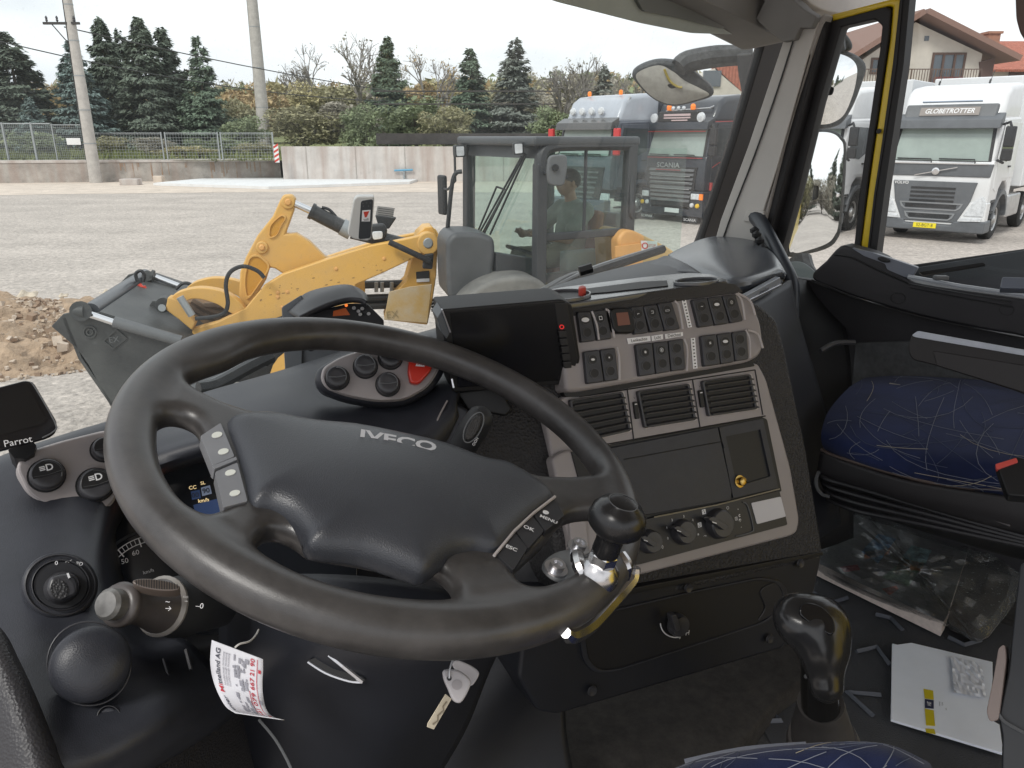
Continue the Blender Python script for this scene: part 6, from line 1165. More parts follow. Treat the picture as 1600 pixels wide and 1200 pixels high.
# instrument cluster
IP = facing(300, 790, .90, yaw=0, up=10)
ic = part('instrument_cluster', mat('cluster_glass', (.014, .016, .02), .12), dash, rnd([(150, 660), (420, 640), (560, 760), (560, 1010), (150, 1010)], 10), IP, 0, .02, .003)
rings(IP, (249, 936), 112, 4, mat('dial_ring', (.03, .032, .036), .5), ic, .004, 1.0, nm='dial_ring')
m = MB(); dc = (249, 936)
for k in range(0, 25):
    a = R(172-k*4.2); r1, r2 = 100, (86 if k % 5 == 0 else 91); u_ = V(math.cos(a), -math.sin(a)); s_ = V(math.sin(a), math.cos(a))*(1.0 if k % 5 == 0 else .5); A_, B_ = V(*dc)+u_*r1, V(*dc)+u_*r2
    m.add(IP.poly([A_-s_, A_+s_, B_+s_, B_-s_], .0015), [(0, 1, 2, 3)])
for rr in (101, 92):
    P = [V(*dc)+V(math.cos(R(a)), -math.sin(R(a)))*rr for a in np.linspace(172, 75, 30)]; Q2 = [V(*dc)+V(math.cos(R(a)), -math.sin(R(a)))*(rr-1.3) for a in np.linspace(172, 75, 30)]
    for i in range(29): m.add(IP.poly([P[i], P[i+1], Q2[i+1], Q2[i]], .0013), [(0, 1, 2, 3)])
m.build('speed_scale', white_i, ic)
for s_, p in (('40', (180, 897)), ('50', (195, 877)), ('60', (212, 864)), ('km/h', (232, 893))): text_px(s_, IP, p, (1, -.28), (0, -1), 11 if s_ != 'km/h' else 8, white_i, ic, 'numerals', off=.0015)
text_px('CC', IP, (301, 762), (1, -.15), (.05, -1), 8, glow_y, ic, 'readout', off=.0015, bold=.01); text_px('SL', IP, (317, 755), (1, -.2), (.05, -1), 7.5, glow_y, ic, 'readout', off=.0015, bold=.01); text_px('km/h', IP, (318, 782), (1, -.15), (.05, -1), 8, glow_y, ic, 'readout', off=.0015, bold=.01)
part('lcd_window', lcd, ic, [(298, 768), (312, 765), (314, 778), (300, 781)], IP, .001, .001, 0); text_px('00', IP, (305, 774), (1, -.15), (.05, -1), 11, blk2, ic, 'readout', off=.0018); w9 = part('lcd_window', mat('lcd_grey', (.10, .12, .16), .3, emit=(.2, .24, .34), est=.35), ic, [(314, 762), (328, 758), (331, 771), (316, 775)], IP, .001, .001, 0); text_px('90', IP, (322, 767), (1, -.2), (.05, -1), 11, blk2, ic, 'readout', off=.0018, bold=.02)
part('lcd_window', lcd, ic, [(302, 789), (340, 779), (350, 812), (308, 814)], IP, .001, .001, 0)
MB().ring(IP.poly(ell(261, 768, 4.5, 4.5), .0015), IP.poly(ell(261, 768, 3, 3), .0015), IP.n, .0005).build('warning_light', glow_o, ic); part('warning_light', glow_o, ic, [(256, 774), (268, 771), (268.5, 773), (256, 776)], IP, .0015, .0004, 0); part('warning_light', glow_o, ic, ell(261, 761, 2, 1.5), IP, .0015, .0004, 0)
# dark bulkheads behind and under everything
sheet('knee_panel', [[(100, 760, 1.05), (340, 720, 1.1), (700, 700, 1.12), (905, 560, 1.12), (930, 470, 1.15)], [(120, 900, 1.0), (340, 900, 1.0), (700, 860, 1.05), (880, 720, 1.08), (910, 640, 1.12)], [(200, 1060, .95), (400, 1060, .96), (700, 1020, 1.0), (860, 960, 1.02), (900, 900, 1.1)], [(200, 1200, .92), (400, 1240, .92), (640, 1240, .95), (800, 1140, 1.02), (880, 1100, 1.05)], [(200, 1400, .9), (400, 1400, .9), (640, 1400, .93), (800, 1300, 1.0), (900, 1240, 1.05)]], navy)
sheet('column_trim', [[(690, 640, .97), (720, 600, .99), (800, 585, 1.0), (880, 600, 1.02)], [(700, 700, .95), (760, 660, .97), (830, 650, .98), (890, 660, 1.0)], [(730, 740, .95), (790, 740, .96), (850, 750, .97), (905, 760, 1.0)], [(740, 800, .95), (800, 820, .96), (860, 830, .97), (920, 840, 1.0)]], grain('column_grained', (.020, .019, .020), .6, 1.2, 300))
part('column_flap', dash_m, dash, rnd([(688, 648), (700, 625), (732, 640), (736, 700), (700, 716), (676, 690)], 6), facing(700, 680, .93), 0, .02, .004); part('round_sensor', swm, dash, ell(660, 688, 14, 10), facing(660, 688, .9, up=20), 0, .02, .003)
MB().tube([W(699, 626, .93), W(684, 655, .92), W(678, 680, .92), W(690, 705, .91), W(700, 716, .9)], .0012, 5, sm=3).build('panel_seam', taupe, dash)
# column shroud under the wheel, silver slot, stalks
sheet('column_shroud', [[(350, 900, .80), (480, 900, .72), (620, 910, .70), (760, 940, .72), (800, 960, .86)], [(350, 1010, .78), (480, 1000, .68), (620, 1010, .67), (720, 1020, .70), (760, 1040, .84)], [(345, 1090, .80), (450, 1090, .72), (580, 1090, .70), (660, 1110, .74), (720, 1140, .86)], [(350, 1210, .84), (450, 1220, .78), (560, 1220, .76), (620, 1220, .80), (660, 1240, .9)]], navy)
part('shroud_slot', blk2, dash, rnd([(480, 1032), (510, 1020), (540, 1030), (574, 1064), (560, 1068), (520, 1058)], 5), facing(525, 1045, .675), .004, .01, .001)
MB().tube([W(481, 1034, .668), W(510, 1052, .668), W(545, 1064, .67), W(566, 1066, .672)], .0014, 6, sm=4).tube([W(514, 1023, .668), W(535, 1040, .668), W(566, 1065, .672)], .0022, 6, sm=4).build('slot_edge', steel, dash)
part('keyhole', gry, dash, ell(654, 1080, 3, 9, 25), facing(654, 1080, .73), .006, .01, .001)
sheet('kick_panel', [[(180, 1200, .60), (260, 1150, .66), (345, 1104, .74), (440, 1060, .84), (560, 1040, .90)], [(180, 1300, .60), (260, 1250, .66), (345, 1240, .74), (440, 1240, .84), (560, 1240, .90)]], grain('kick_grained', (.022, .021, .023), .6, .8, 450))
sheet('left_dash_underside', [[(150, 960, .80), (250, 990, .80), (340, 1000, .80), (420, 985, .84)], [(190, 1010, .72), (250, 1030, .74), (330, 1020, .78), (420, 1010, .82)], [(230, 1070, .72), (300, 1060, .75), (350, 1050, .80), (430, 1040, .86)]], blk2)
# ---------------------------------------------------------------- stalks
ls = thing('indicator_stalk', 'worn grey-brown indicator stalk with silver end cap left of the wheel', 'stalk', W(330, 945, .80))
A_, B_ = W(163, 944, .60), W(345, 950, .74); ax = nrm(B_-A_); L_ = np.linalg.norm(B_-A_); brn = mat('stalk_brown', (.085, .075, .072), .35, var=.2, vscale=20); up2 = V(0, 0, 1)
MB().lathe([(.002, 0), (.010, .001), (.0125, .004), (.0125, .014)], A_, ax, 24).build('end_cap', mat('cap_silver', (.20, .195, .185), .35, metal=.3, var=.3, vscale=60), ls, smooth=True)
MB().lathe([(.0125, .013), (.017, .014), (.0185, .018), (.0165, .024), (.0150, .034), (.019, .052), (.0235, .064)], A_, ax, 28).build('stalk_body', brn, ls, smooth=True, ang=60)
MB().lathe([(.0235, .063), (.026, .066), (.0255, .069), (.024, .070)], A_, ax, 28).build('collar_ring', mat('collar_grey', (.30, .28, .26), .35), ls, smooth=True)
MB().lathe([(.024, .0695), (.027, .085), (.0265, .10), (.023, .115), (.020, .14), (.018, L_)], A_, ax, 28).build('stalk_base', blk, ls, smooth=True, ang=60)
fs_ = facing(240, 912, .615, up=30); w_ = part('ribbed_lens', mat('lens_brown', (.12, .095, .08), .3), ls, ell(244, 913, 38, 8.5, 7), fs_, .0, .012, .002); m = MB()
for k in range(17): x = 212+k*4; h_ = 7*math.sqrt(max(0, 1-((x-244)/38)**2)); m.add(fs_.poly([(x, 913-h_+(x-244)*.1), (x+1.4, 913-h_+(x-244)*.1), (x+1.4, 913+h_+(x-244)*.1), (x, 913+h_+(x-244)*.1)], .0006), [(0, 1, 2, 3)])
m.build('ribs', blk2, w_); fs2 = facing(262, 955, .615); 
for s_, p, h in (('→', (263, 951), 12), ('~', (262, 940), 12), ('–', (291, 939), 9), ('▭', (290, 932), 7), ('–0', (312, 947), 12)): text_px(s_, fs2, p, (1, .05), (0, -1), h, white_i, ls, 'symbol', off=.004)
rs = thing('wiper_stalk', 'black wiper stalk with oval textured pad right behind the wheel', 'stalk', W(715, 710, .85))
A_, B_ = W(715, 712, .84), W(752, 650, .80); x, y, z = frame(B_-A_, nrm(CAM-A_)); Lr = np.linalg.norm(B_-A_)
MB().tube([A_-z*.03, A_, A_+z*Lr*.3, A_+z*Lr*.7, B_, B_+z*.008], [.013, .0145, .015, .0165, .014, .006], 18, sm=4).build('stalk_body', blk, rs, smooth=True)
fr_ = facing(741, 668, .778, up=0); part('textured_pad', grain('pad_grain', (.035, .033, .032), .5, 1.2, 600), rs, ell(740, 668, 9, 23, 28), fr_, .002, .006, .002)
MB().tube([fr_.hit(*p, .003) for p in ell(740, 668, 12, 26, 28, 24)+[ell(740, 668, 12, 26, 28, 24)[0]]], .0007, 5).build('pad_rim', gry, rs); text_px('OOH', fr_, (743, 690), (.6, -1), (-1, -.5), 6, white_i, rs, 'symbol', off=.003)
# ---------------------------------------------------------------- things on the dash
cu = thing('control_unit', 'black hooded control box with orange lights standing on the dash beyond the wheel', 'control box', W(530, 540, 1.15))
cf = facing(530, 480, 1.20, up=5)
MB().loft([[(452, 489, 1.20), (478, 462, 1.24), (520, 450, 1.26), (548, 449, 1.26), (568, 460, 1.22), (572, 470, 1.20)], [(456, 492, 1.16), (486, 468, 1.18), (520, 455, 1.19), (546, 452, 1.20), (564, 462, 1.18), (570, 472, 1.17)], [(470, 498, 1.12), (495, 486, 1.14), (520, 476, 1.15), (545, 470, 1.16), (562, 470, 1.16), (572, 474, 1.16)]]).build('visor', mat('visor_black', (.03, .03, .034), .45), cu, smooth=True, solid=.008)
part('front_panel', mat('unit_front', (.022, .022, .025), .45), cu, [(470, 500), (500, 484), (545, 474), (574, 474), (600, 500), (600, 560), (470, 570)], cf, -.03, .05, .003); part('orange_display', mat('disp_orange', (.30, .06, .01), .4, emit=(.7, .14, .02), est=.12), cu, [(521, 486), (540, 481), (547, 492), (520, 494)], cf, -.028, .002, 0)
part('indicator_light', glow_o, cu, ell(541, 477, 2.4, 2.2), cf, -.027, .003, 0)
for x, y in ((553, 481), (560, 486), (566, 482), (572, 477), (563, 491), (571, 488), (576, 490)): part('button', swm if (x+y) % 2 else white_i, cu, ell(x, y, 3, 2.6), cf, -.02, .006, .001)
part('side_shell', mat('unit_grey', (.15, .165, .18), .5), cu, rnd([(440, 480), (472, 460), (472, 590), (446, 590)], 4), facing(455, 530, 1.19), -.01, .05, .004)
part('side_shell', mat('unit_grey', 0), cu, rnd([(448, 540), (530, 536), (600, 530), (580, 556), (500, 580), (446, 592)], 4), facing(500, 560, 1.2), -.02, .03, .004)
part('side_knob', blk, cu, ell(486, 543, 7, 6), facing(486, 543, 1.16), 0, .02, .003)
nv = thing('monitor', 'dark unlit monitor in an angular black bracket left of the switch rows', 'monitor', W(800, 600, 1.0))
NP = Plane(W(790, 540, .93), nrm(V(.95, .30, 0)), UP*.93-V(.15, -.3, 0)*-.35)
part('housing', blk2, nv, rnd([(690, 484), (878, 468), (894, 476), (907, 560), (898, 600), (708, 614), (696, 560)], 4), NP, 0, .05, .003)
part('screen', mat('screen_glass', (.013, .013, .014), .16), nv, [(703, 488), (866, 474), (884, 594), (716, 606)], NP, .001, .003, .0005); part('screen_bezel', mat('bezel_black', (.02, .02, .021), .35), nv, [(866, 474), (886, 473), (903, 560), (894, 592), (884, 594)], NP, .002, .004, .001)
part('bracket_side', mat('bracket_grey', (.10, .11, .12), .4), nv, [(683, 497), (691, 484), (703, 520), (698, 530), (690, 520)], NP, .002, .03, .001); part('bracket_side', steel, nv, [(690, 484), (692, 484), (705, 519), (703, 520)], NP, .004, .004, 0)
MB().ring(NP.poly(ell(878, 511, 3.6, 3.4), .004), NP.poly(ell(878, 511, 2.4, 2.3), .004), NP.n, .001).build('power_symbol', glow_r, nv)
for k in range(5): part('button', mat('mon_btn', (.03, .03, .031), .4), nv, rnd([(873+k*1.8, 518+k*12), (885+k*1.8, 517+k*12), (886.5+k*1.8, 527+k*12), (874.5+k*1.8, 528+k*12)], 2), NP, .006, .004, .0006)
part('mount_bracket', blk2, nv, [(712, 612), (780, 604), (800, 640), (790, 650), (730, 640)], facing(750, 625, .96), 0, .02, .003); MB().tube([W(706, 592, .92), W(709, 606, .92)], .0015, 5).build('clip', steel, nv)
pr = thing('satnav_display', 'small black display lettered in white at the left edge, on the dash wing', 'display', W(40, 715, .75))
PP = facing(30, 655, .72, yaw=10, up=4)
part('housing', mat('gloss_black', (.012, .012, .014), .12), pr, rnd([(-90, 628), (40, 594), (53, 597), (90, 660), (88, 676), (78, 684), (-90, 730)], 8, 5), PP, 0, .02, .003); part('screen', mat('screen_glass', 0), pr, rnd([(-86, 636), (36, 603), (46, 606), (72, 655), (70, 662), (-86, 702)], 5), PP, .0006, .001, 0)
text_px('Parrot', PP, (28, 690), (1, -.19), (0, -1), 15, white_i, pr, off=.001); MB().tube([PP.hit(*p, .001) for p in ((47, 598), (54, 604), (86, 660), (84, 674), (66, 684))], .0008, 5, sm=3).build('rim_highlight', gry, pr)
MB().tube([W(35, 700, .76), W(40, 720, .80)], .012, 8).build('stand', blk2, pr)
tb = thing('toll_transponder', 'white toll box with a dark face stuck inside the windscreen over the loader arm', 'transponder', WS.hit(566, 370, .02))
TBp = Plane(WS.hit(566, 345, .035), nrm(TR*.75+TF*-.5), UP*.96+TF*-.15)
part('housing', mat('box_white', (.62, .62, .60), .4), tb, rnd([(553, 312), (558, 307), (584, 307), (585, 312), (580, 374), (574, 377), (553, 374), (543, 366)], 4, 4), TBp, 0, .022, .003, seg=3); fp_ = part('face_panel', mat('box_face', (.05, .055, .06), .35), tb, rnd([(564, 314), (583, 311), (579, 372), (560, 374)], 4), TBp, .001, .002, .0004)
lg = part('logo_plate', white_i, tb, [(566, 329), (579, 328), (578, 346), (565, 346)], TBp, .0016, .001, 0); part('logo_mark', red, lg, [(568, 331), (577, 330), (573, 339), (570, 340)], TBp, .0020, .0006, 0); text_px('toll', TBp, (572, 343), (1, -.06), (0, -1), 6, blk2, lg, off=.0024)
m = MB(); 
for x, y in ((567, 318), (573, 317), (579, 317), (568, 322), (576, 322)): m.add(TBp.poly(ell(x, y, 1, 1, 0, 8), .0016), [tuple(range(8))])
m.build('speaker_dots', gry, fp_)
st_ = thing('windscreen_sticker', 'small white lined paper label on the windscreen beside the toll box', 'sticker', WS.hit(602, 334, .003)); part('label_sheet', mat('label_white', (.7, .72, .73), .6, alpha=.6), st_, [(590, 322), (617, 325), (614, 340), (587, 336)], WS, .003, .0006, 0)
m = MB(); [m.add(WS.poly([(591, 325+k*3.2), (615, 328+k*3.2), (615, 329+k*3.2), (591, 326+k*3.2)], .004), [(0, 1, 2, 3)]) for k in range(4)]; m.build('print_lines', gry, st_)
# ================================================================ CENTRE CONSOLE
e1 = V(.888, .46, 0); nn = V(.46, -.888, 0); th0 = R(22); dn = V(0, 0, -1)*math.cos(th0)+nn*math.sin(th0)
F = Plane(W(1050, 650, 1.05), e1, -dn)
part('console_surround', grain('console_padding', (.030, .029, .030), .6, 1.2, 260), dash, rnd([(840, 500), (1150, 462), (1186, 472), (1216, 498), (1230, 550), (1262, 700), (1288, 858), (1284, 872), (900, 968), (870, 900), (846, 640)], 12, 5), F, -.010, .12, .012, seg=4)
part('lower_fascia', taupe, dash, rnd([(848, 640), (900, 608), (1184, 566), (1198, 592), (1236, 730), (1250, 812), (1246, 832), (1236, 838), (1004, 898), (916, 918), (900, 900), (872, 760)], 8, 4), F, 0, .03, .004)
part('console_top_band', grain('band_black', (.028, .026, .026), .5, .6, 500), dash, rnd([(882, 474), (1000, 458), (1128, 441), (1150, 444), (1162, 456), (884, 495)], 3), F, .020, .012, .003)
# bulging switch module
part('switch_module', taupe, dash, rnd([(876, 500), (884, 488), (1140, 452), (1160, 456), (1176, 470), (1190, 505), (1194, 540), (1188, 556), (1170, 566), (905, 612), (884, 612)], 12, 6), F, .018, .04, .010, seg=5)
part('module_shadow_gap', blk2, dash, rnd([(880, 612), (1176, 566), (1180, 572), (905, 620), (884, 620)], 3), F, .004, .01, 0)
CZ = lambda pts: [(880+x*.2, 440+y*.2) for x, y in pts]
def switch(q, lab=None, sym=None, dark=True, white=0):
    P = CZ(q); s_ = part('rocker_switch', swm, dash, rnd(P, 3), F, .0245, .014, .0018); c = np.mean(P, 0); A, B, C_, D_ = map(np.array, P)
    lite = (A*.25+B*.25+C_*.0+D_*.0)*1.0; tp = (A+B)/2*.72+(C_+D_)/2*.28; bt_ = (A+B)/2*.30+(C_+D_)/2*.70
    for cc in (tp, bt_): MB().ring(F.poly(ell(cc[0], cc[1], 7.5, 8), .0252), F.poly(ell(cc[0], cc[1], 6.2, 6.8), .0252), F.n, .0012).build('pad_ring', mat('pad_ring', (.055, .055, .058), .35), s_); part('pad', mat('switch_pad', (.016, .016, .017), .5), s_, ell(cc[0], cc[1], 6.2, 6.8), F, .0249, .0012, 0)
    if sym: text_px(sym, F, tp, (1, -.14), (.12, -1), 8 if len(sym) < 3 else 5, white_i, s_, 'symbol', off=.0256, bold=.015)
    if white: part('symbol', white_i, s_, ell(tp[0], tp[1], white, white*.6), F, .0256, .0004, 0)
    if sym and len(sym) == 2: part('symbol', white_i, s_, ell(bt_[0], bt_[1], 1, 1, 0, 8), F, .0256, .0004, 0)
    return s_
U = [(((110, 235), (215, 230), (260, 460), (145, 475)), None, 6), (((222, 230), (335, 215), (385, 445), (270, 460)), '□', 0), (((530, 195), (622, 188), (670, 400), (560, 412)), '⌐', 0), (((628, 190), (732, 176), (790, 380), (685, 396)), '⊐', 0), (((740, 170), (850, 155), (918, 370), (798, 385)), '▭', 0), (((1010, 140), (1124, 124), (1180, 342), (1065, 358)), '~', 0), (((1130, 124), (1238, 110), (1300, 326), (1190, 342)), None, 4), (((1245, 108), (1348, 94), (1410, 306), (1310, 325)), '⊙', 0),
     (((165, 545), (283, 530), (322, 782), (190, 800)), None, 3), (((292, 530), (408, 515), (436, 765), (328, 782)), '▪', 0), (((570, 490), (698, 474), (722, 722), (600, 742)), '※', 0), (((706, 474), (818, 462), (842, 702), (730, 722)), '⊛', 0), (((826, 460), (940, 445), (960, 686), (850, 702)), None, 0), (((1080, 422), (1198, 408), (1232, 646), (1105, 664)), '≡', 0), (((1205, 408), (1314, 394), (1342, 628), (1238, 646)), None, 4), (((1321, 394), (1434, 378), (1452, 606), (1350, 624)), None, 0)]
for q_, s_, w_ in U: switch(q_, None, s_, white=w_)
wgrp = [((985, 150), (1010, 150), (1000, 355))]
# pale ribs at the right end of each switch bank
m_ = lambda a: [F.hit(*(880+x*.2, 440+y*.2), .024) for x, y in a]
for a in (((870, 150), (905, 200), (935, 370)), ((330, 215), (365, 250), (400, 440)), ((1350, 92), (1395, 150), (1420, 300)), ((420, 515), (438, 600), (440, 770)), ((945, 448), (970, 530), (965, 700)), ((1425, 378), (1455, 450), (1462, 600)), ((222, 232), (262, 340), (278, 455)), ((1365, 90), (1460, 150), (1500, 260)), ((1440, 380), (1520, 410), (1560, 520))): MB().tube(m_(a), .0016, 6, sm=4).build('bank_edge', taupe_l, dash, smooth=True)
for a, b in ((((925, 140), (958, 136), (1006, 355), (975, 360)), 1), (((997, 442), (1030, 438), (1050, 676), (1016, 682)), 1)):
    l_ = part('label_strip', mat('label_bright', (.92, .91, .92), .5), dash, CZ(a), F, .0192, .0006, 0); m = MB(); A, B, C_, D_ = map(np.array, CZ(a))
    for k in range(9): u = (k+.5)/9; c = ((A+B)/2)*(1-u)+((C_+D_)/2)*u; m.add(F.poly([c+V(-1.2, -.8), c+V(1.2, -1.2), c+V(1.4, .6), c+V(-1, 1)], .0196), [(0, 1, 2, 3)])
    m.build('print', blk2, l_)
for s_, q_ in (('Lenkachse', ((498, 443), (680, 424), (683, 464), (508, 488))), ('Licht', ((690, 424), (778, 411), (780, 450), (694, 464))), ('Deichsel', ((796, 410), (935, 394), (936, 424), (800, 448)))):
    P = CZ(q_); l_ = part('name_label', mat('label_bright', 0), dash, P, F, .0195, .0006, 0); c = np.mean(P, 0); text_px(s_, F, c, (1, -.14), (.1, -1), 7.5, blk2, l_, off=.0199, wide=1.02 if len(s_) > 5 else .9)
# small counter with orange display
cd = part('counter_bezel', blk2, dash, rnd(CZ(((368, 225), (400, 202), (520, 200), (552, 240), (572, 370), (545, 402), (428, 402), (396, 372))), 3), F, .028, .018, .003); part('display', mat('disp_brown', (.10, .05, .035), .35, emit=(.25, .08, .05), est=.15), cd, CZ(((415, 245), (505, 238), (525, 335), (430, 345))), F, .0286, .001, 0)
# vents
def vent(q, ctrl=None):
    P = [np.array(p, float) for p in q]; c = np.mean(P, 0); v_ = part('vent_frame', taupe_l, dash, rnd([tuple(c+(p-c)*1.10) for p in P], 4), F, .002, .02, .001); rc = [tuple(c+(p-c)*1.06) for p in P]
    MB().ring(F.poly(rnd(rc, 4), .006), F.poly(rnd([tuple(c+(p-c)*.97) for p in P], 4), .006), F.n, .012).build('vent_rim', swm, v_, bevel=.001); part('vent_cavity', blk2, v_, q, F, .003, .001, 0); A, B, C_, D_ = P
    m = MB()
    for k in range(6):
        u = (k+.6)/6; l, r = A*(1-u)+D_*u, B*(1-u)+C_*u; a, b = F.hit(*l, .002), F.hit(*r, .002); d = nrm(b-a); y_ = nrm(np.cross(F.n, d)); m.box((a+b)/2+F.n*.001, (np.linalg.norm(b-a), .0016, .012), (d, nrm(y_*.92+F.n*.38), nrm(F.n*.92-y_*.38)))
    m.build('louvre_blades', mat('louvre_mat', (.06, .06, .064), .4), v_); m = MB()
    for k in range(9):
        u = (k+.5)/9; t1, b1 = A*(1-u)+B*u, D_*(1-u)+C_*u; a, b = F.hit(*t1, -.0005), F.hit(*b1, -.0005); d = nrm(b-a); m.box((a+b)/2-F.n*.001, (np.linalg.norm(b-a), .0012, .008), (d, nrm(np.cross(F.n, d)), F.n))
    m.build('rear_vanes', mat('vane_grey', (.22, .22, .225), .5), v_)
vent([(893, 626), (972, 614), (984, 672), (905, 690)]); vent([(999, 612), (1076, 601), (1086, 655), (1010, 667)]); vent([(1100, 596), (1172, 586), (1182, 638), (1110, 649)])
for x, y in ((994, 642), (1096, 624)):
    s_ = part('vent_slider', blk2, dash, rnd([(x-4, y-14), (x+2, y-15), (x+6, y+12), (x, y+13)], 2), F, .004, .004, .0006); part('slider_tab', white_i, s_, [(x-2, y-11), (x+1.5, y-11.5), (x+2, y-10), (x-1.7, y-9.5)], F, .0046, .0006, 0); text_px('V', F, (x-3, y-20), (1, -.1), (.1, -1), 5, blk2, s_, off=.001)
for a in (((980, 606), (992, 700)), ((1082, 592), (1094, 668)), ((1180, 578), (1192, 648)), ((905, 620), (1180, 578)), ((905, 702), (1196, 650))): MB().tube([F.hit(*p, .0008) for p in a], .0009, 5).build('panel_seam', blk2, dash)
# storage tray and radio blank
part('tray_frame', mat('tray_seam', (.012, .012, .012), .5), dash, rnd([(925, 700), (1190, 651), (1199, 655), (1222, 768), (1000, 812), (930, 790)], 3), F, .001, .01, .001)
sto = part('storage_blank', dash_m, dash, rnd([(930, 704), (1122, 667), (1144, 768), (1142, 782), (1004, 806), (940, 780)], 2), F, .004, .012, .0015)
MB().tube([F.hit(*p, .0045) for p in ((975, 718), (1128, 690), (1132, 700))], .0006, 5).build('panel_seam', blk2, sto)
ps = [(1124, 668), (1192, 654), (1216, 762), (1146, 778)]; pi_ = [(1134, 682), (1188, 671), (1204, 744), (1152, 760)]
MB().ring(F.poly(ps, .004), F.poly(pi_, .004), F.n, .006).build('pocket_rim', dash_m, dash); G = F.poly(pi_, .002); dp = [p-F.n*.05 for p in G]; MB().add(G+dp, [(4, 5, 6, 7), (0, 1, 5, 4), (1, 2, 6, 5), (2, 3, 7, 6), (3, 0, 4, 7)]).build('pocket', navy, dash)
MB().lathe([(.009, 0), (.009, .002), (.006, .0025), (.006, .009), (.004, .010), (.0005, .010)], F.hit(1155, 752, .004), F.n, 20).build('brass_socket', mat('brass', (.55, .38, .12), .25, metal=1), dash, smooth=True)
# heater panel
hp = part('heater_panel', mat('panel_black', (.020, .020, .022), .42), dash, rnd([(990, 816), (1022, 808), (1170, 778), (1218, 766), (1231, 820), (1000, 882), (940, 890), (960, 830)], 3), F, .004, .012, .001)
MB().tube([F.hit(*p, .005) for p in ((1022, 808), (1120, 789), (1218, 764))], .001, 5).build('panel_edge', mat('edge_tan', (.32, .28, .20), .4), hp)
MB().tube([F.hit(*p, .005) for p in ((1160, 785), (1168, 790), (1177, 824), (1172, 832), (1150, 838))], .001, 5, sm=3).build('panel_edge', gry, hp)
part('paper_sticker', mat('sticker_white', (.66, .65, .67), .6), dash, rnd([(1174, 786), (1220, 776), (1228, 807), (1183, 819)], 2), F, .0052, .0008, 0)
def hvac(x, y, r, labels):
    c = F.hit(x, y, .004); rr = np.linalg.norm(F.hit(x+r, y, .004)-c); k_ = MB().lathe([(rr*1.05, 0), (rr, .004), (rr*.95, .010), (rr*.85, .012), (rr*.05, .012)], c, F.n, 28).build('rotary_knob', swm, hp, smooth=True)
    part('finger_bar', swm, k_, rnd([(x-r*.9, y-r*.42), (x-r*.4, y-r*.62), (x+r*1.0, y+r*.25), (x+r*.6, y+r*.62)], 3), F, .024, .012, .002); part('pointer', white_i, k_, [(x-r*.5, y-r*.18), (x-r*.1, y-r*.05), (x-r*.12, y+r*.04), (x-r*.5, y-r*.1)], F, .0246, .0005, 0)
    for s_, a, h in labels: text_px(s_, F, (x+math.cos(R(a))*r*1.62, y-math.sin(R(a))*r*1.55), (1, -.25), (.2, -1), h, white_i, hp, 'symbol', off=.0045, bold=.01)
hvac(1066, 831, 15.5, (('0', 205, 6), ('1', 165, 6), ('2', 130, 6), ('3', 85, 6), ('4', 50, 6), ('※', 350, 7))); hvac(1122, 818, 18, (('⤳', 225, 8), ('⤴', 185, 8), ('⤵', 140, 8), ('⟲', 60, 8), ('▥', 15, 8))); hvac(1014, 846, 15, ())
text_px('0', F, (1035, 855), (1, -.2), (.2, -1), 8, white_i, hp, 'symbol', off=.0045); part('hot_mark', mat('hot_red', (.35, .04, .03), .5), hp, [(1028, 842), (1032, 841), (1034, 852), (1030, 853)], F, .0046, .0004, 0)
for x, y, s_ in ((1153, 796, '·'), (1158, 824, '·'), (1155, 805, 'c'), (1156, 813, '※')): text_px(s_, F, (x, y), (1, -.2), (.2, -1), 9, white_i, hp, 'symbol', off=.0045, bold=.03)
part('side_pod', taupe, dash, rnd([(862, 716), (884, 703), (902, 705), (918, 752), (870, 754)], 8, 4), F, .01, .02, .004); part('side_pod', taupe, dash, rnd([(888, 800), (915, 800), (922, 870), (894, 868)], 3), F, .005, .02, .002)
part('side_gap', blk2, dash, [(893, 706), (908, 706), (925, 750), (905, 752)], F, .012, .004, 0)
# tray on top of the console with two cup holders
TZ = F.hit(1000, 462, .01)[2]+.006; TPl = Plane(V(F.hit(1000, 462, .01)[0], F.hit(1000, 462, .01)[1], TZ), e1, -nn)
TPl.n = UP.copy(); tray_m = mat('tray_glossy', (.12, .125, .135), .2, spec=.8, rvar=.05)
part('console_tray', tray_m, dash, rnd([(818, 472), (838, 456), (880, 448), (960, 438), (1010, 432), (1075, 426), (1112, 428), (1140, 438), (890, 474), (830, 478)], 6, 4), TPl, 0, .008, .002)
for x, y, rx, ry in ((880, 459, 44, 8.5), (1088, 437, 36, 5)):
    MB().ring(TPl.poly(ell(x, y, rx, ry, -3, 32), .005), TPl.poly(ell(x, y, rx-3, ry-1.1, -3, 32), .005), UP, .005).build('cup_holder_rim', tray_m, dash, bevel=.001); part('cup_holder_well', blk2, dash, ell(x, y+.5, rx-3, ry-1.1, -3, 32), TPl, .0015, .001, 0)
part('tray_trough', blk2, dash, [(906, 452), (1000, 440), (1042, 438), (1044, 446), (950, 456), (925, 458)], TPl, .0015, .001, 0); part('red_lighter', red, dash, ell(910, 448, 6, 2.4), TPl, .012, .012, .002)
sheet('dash_top', [[(780, 486, 1.45), (860, 452, 1.6), (940, 428, 1.75), (1040, 404, 1.95), (1100, 388, 2.05)], [(780, 500, 1.25), (860, 462, 1.35), (940, 440, 1.45), (1040, 420, 1.6), (1120, 400, 1.75)], [(800, 520, 1.15), (880, 480, 1.2), (960, 462, 1.3), (1080, 446, 1.4), (1140, 430, 1.5)]], mat('dash_top_mat', (.05, .052, .058), .5, bump=.2, bscale=500, var=.1, vscale=5), th_=.008)
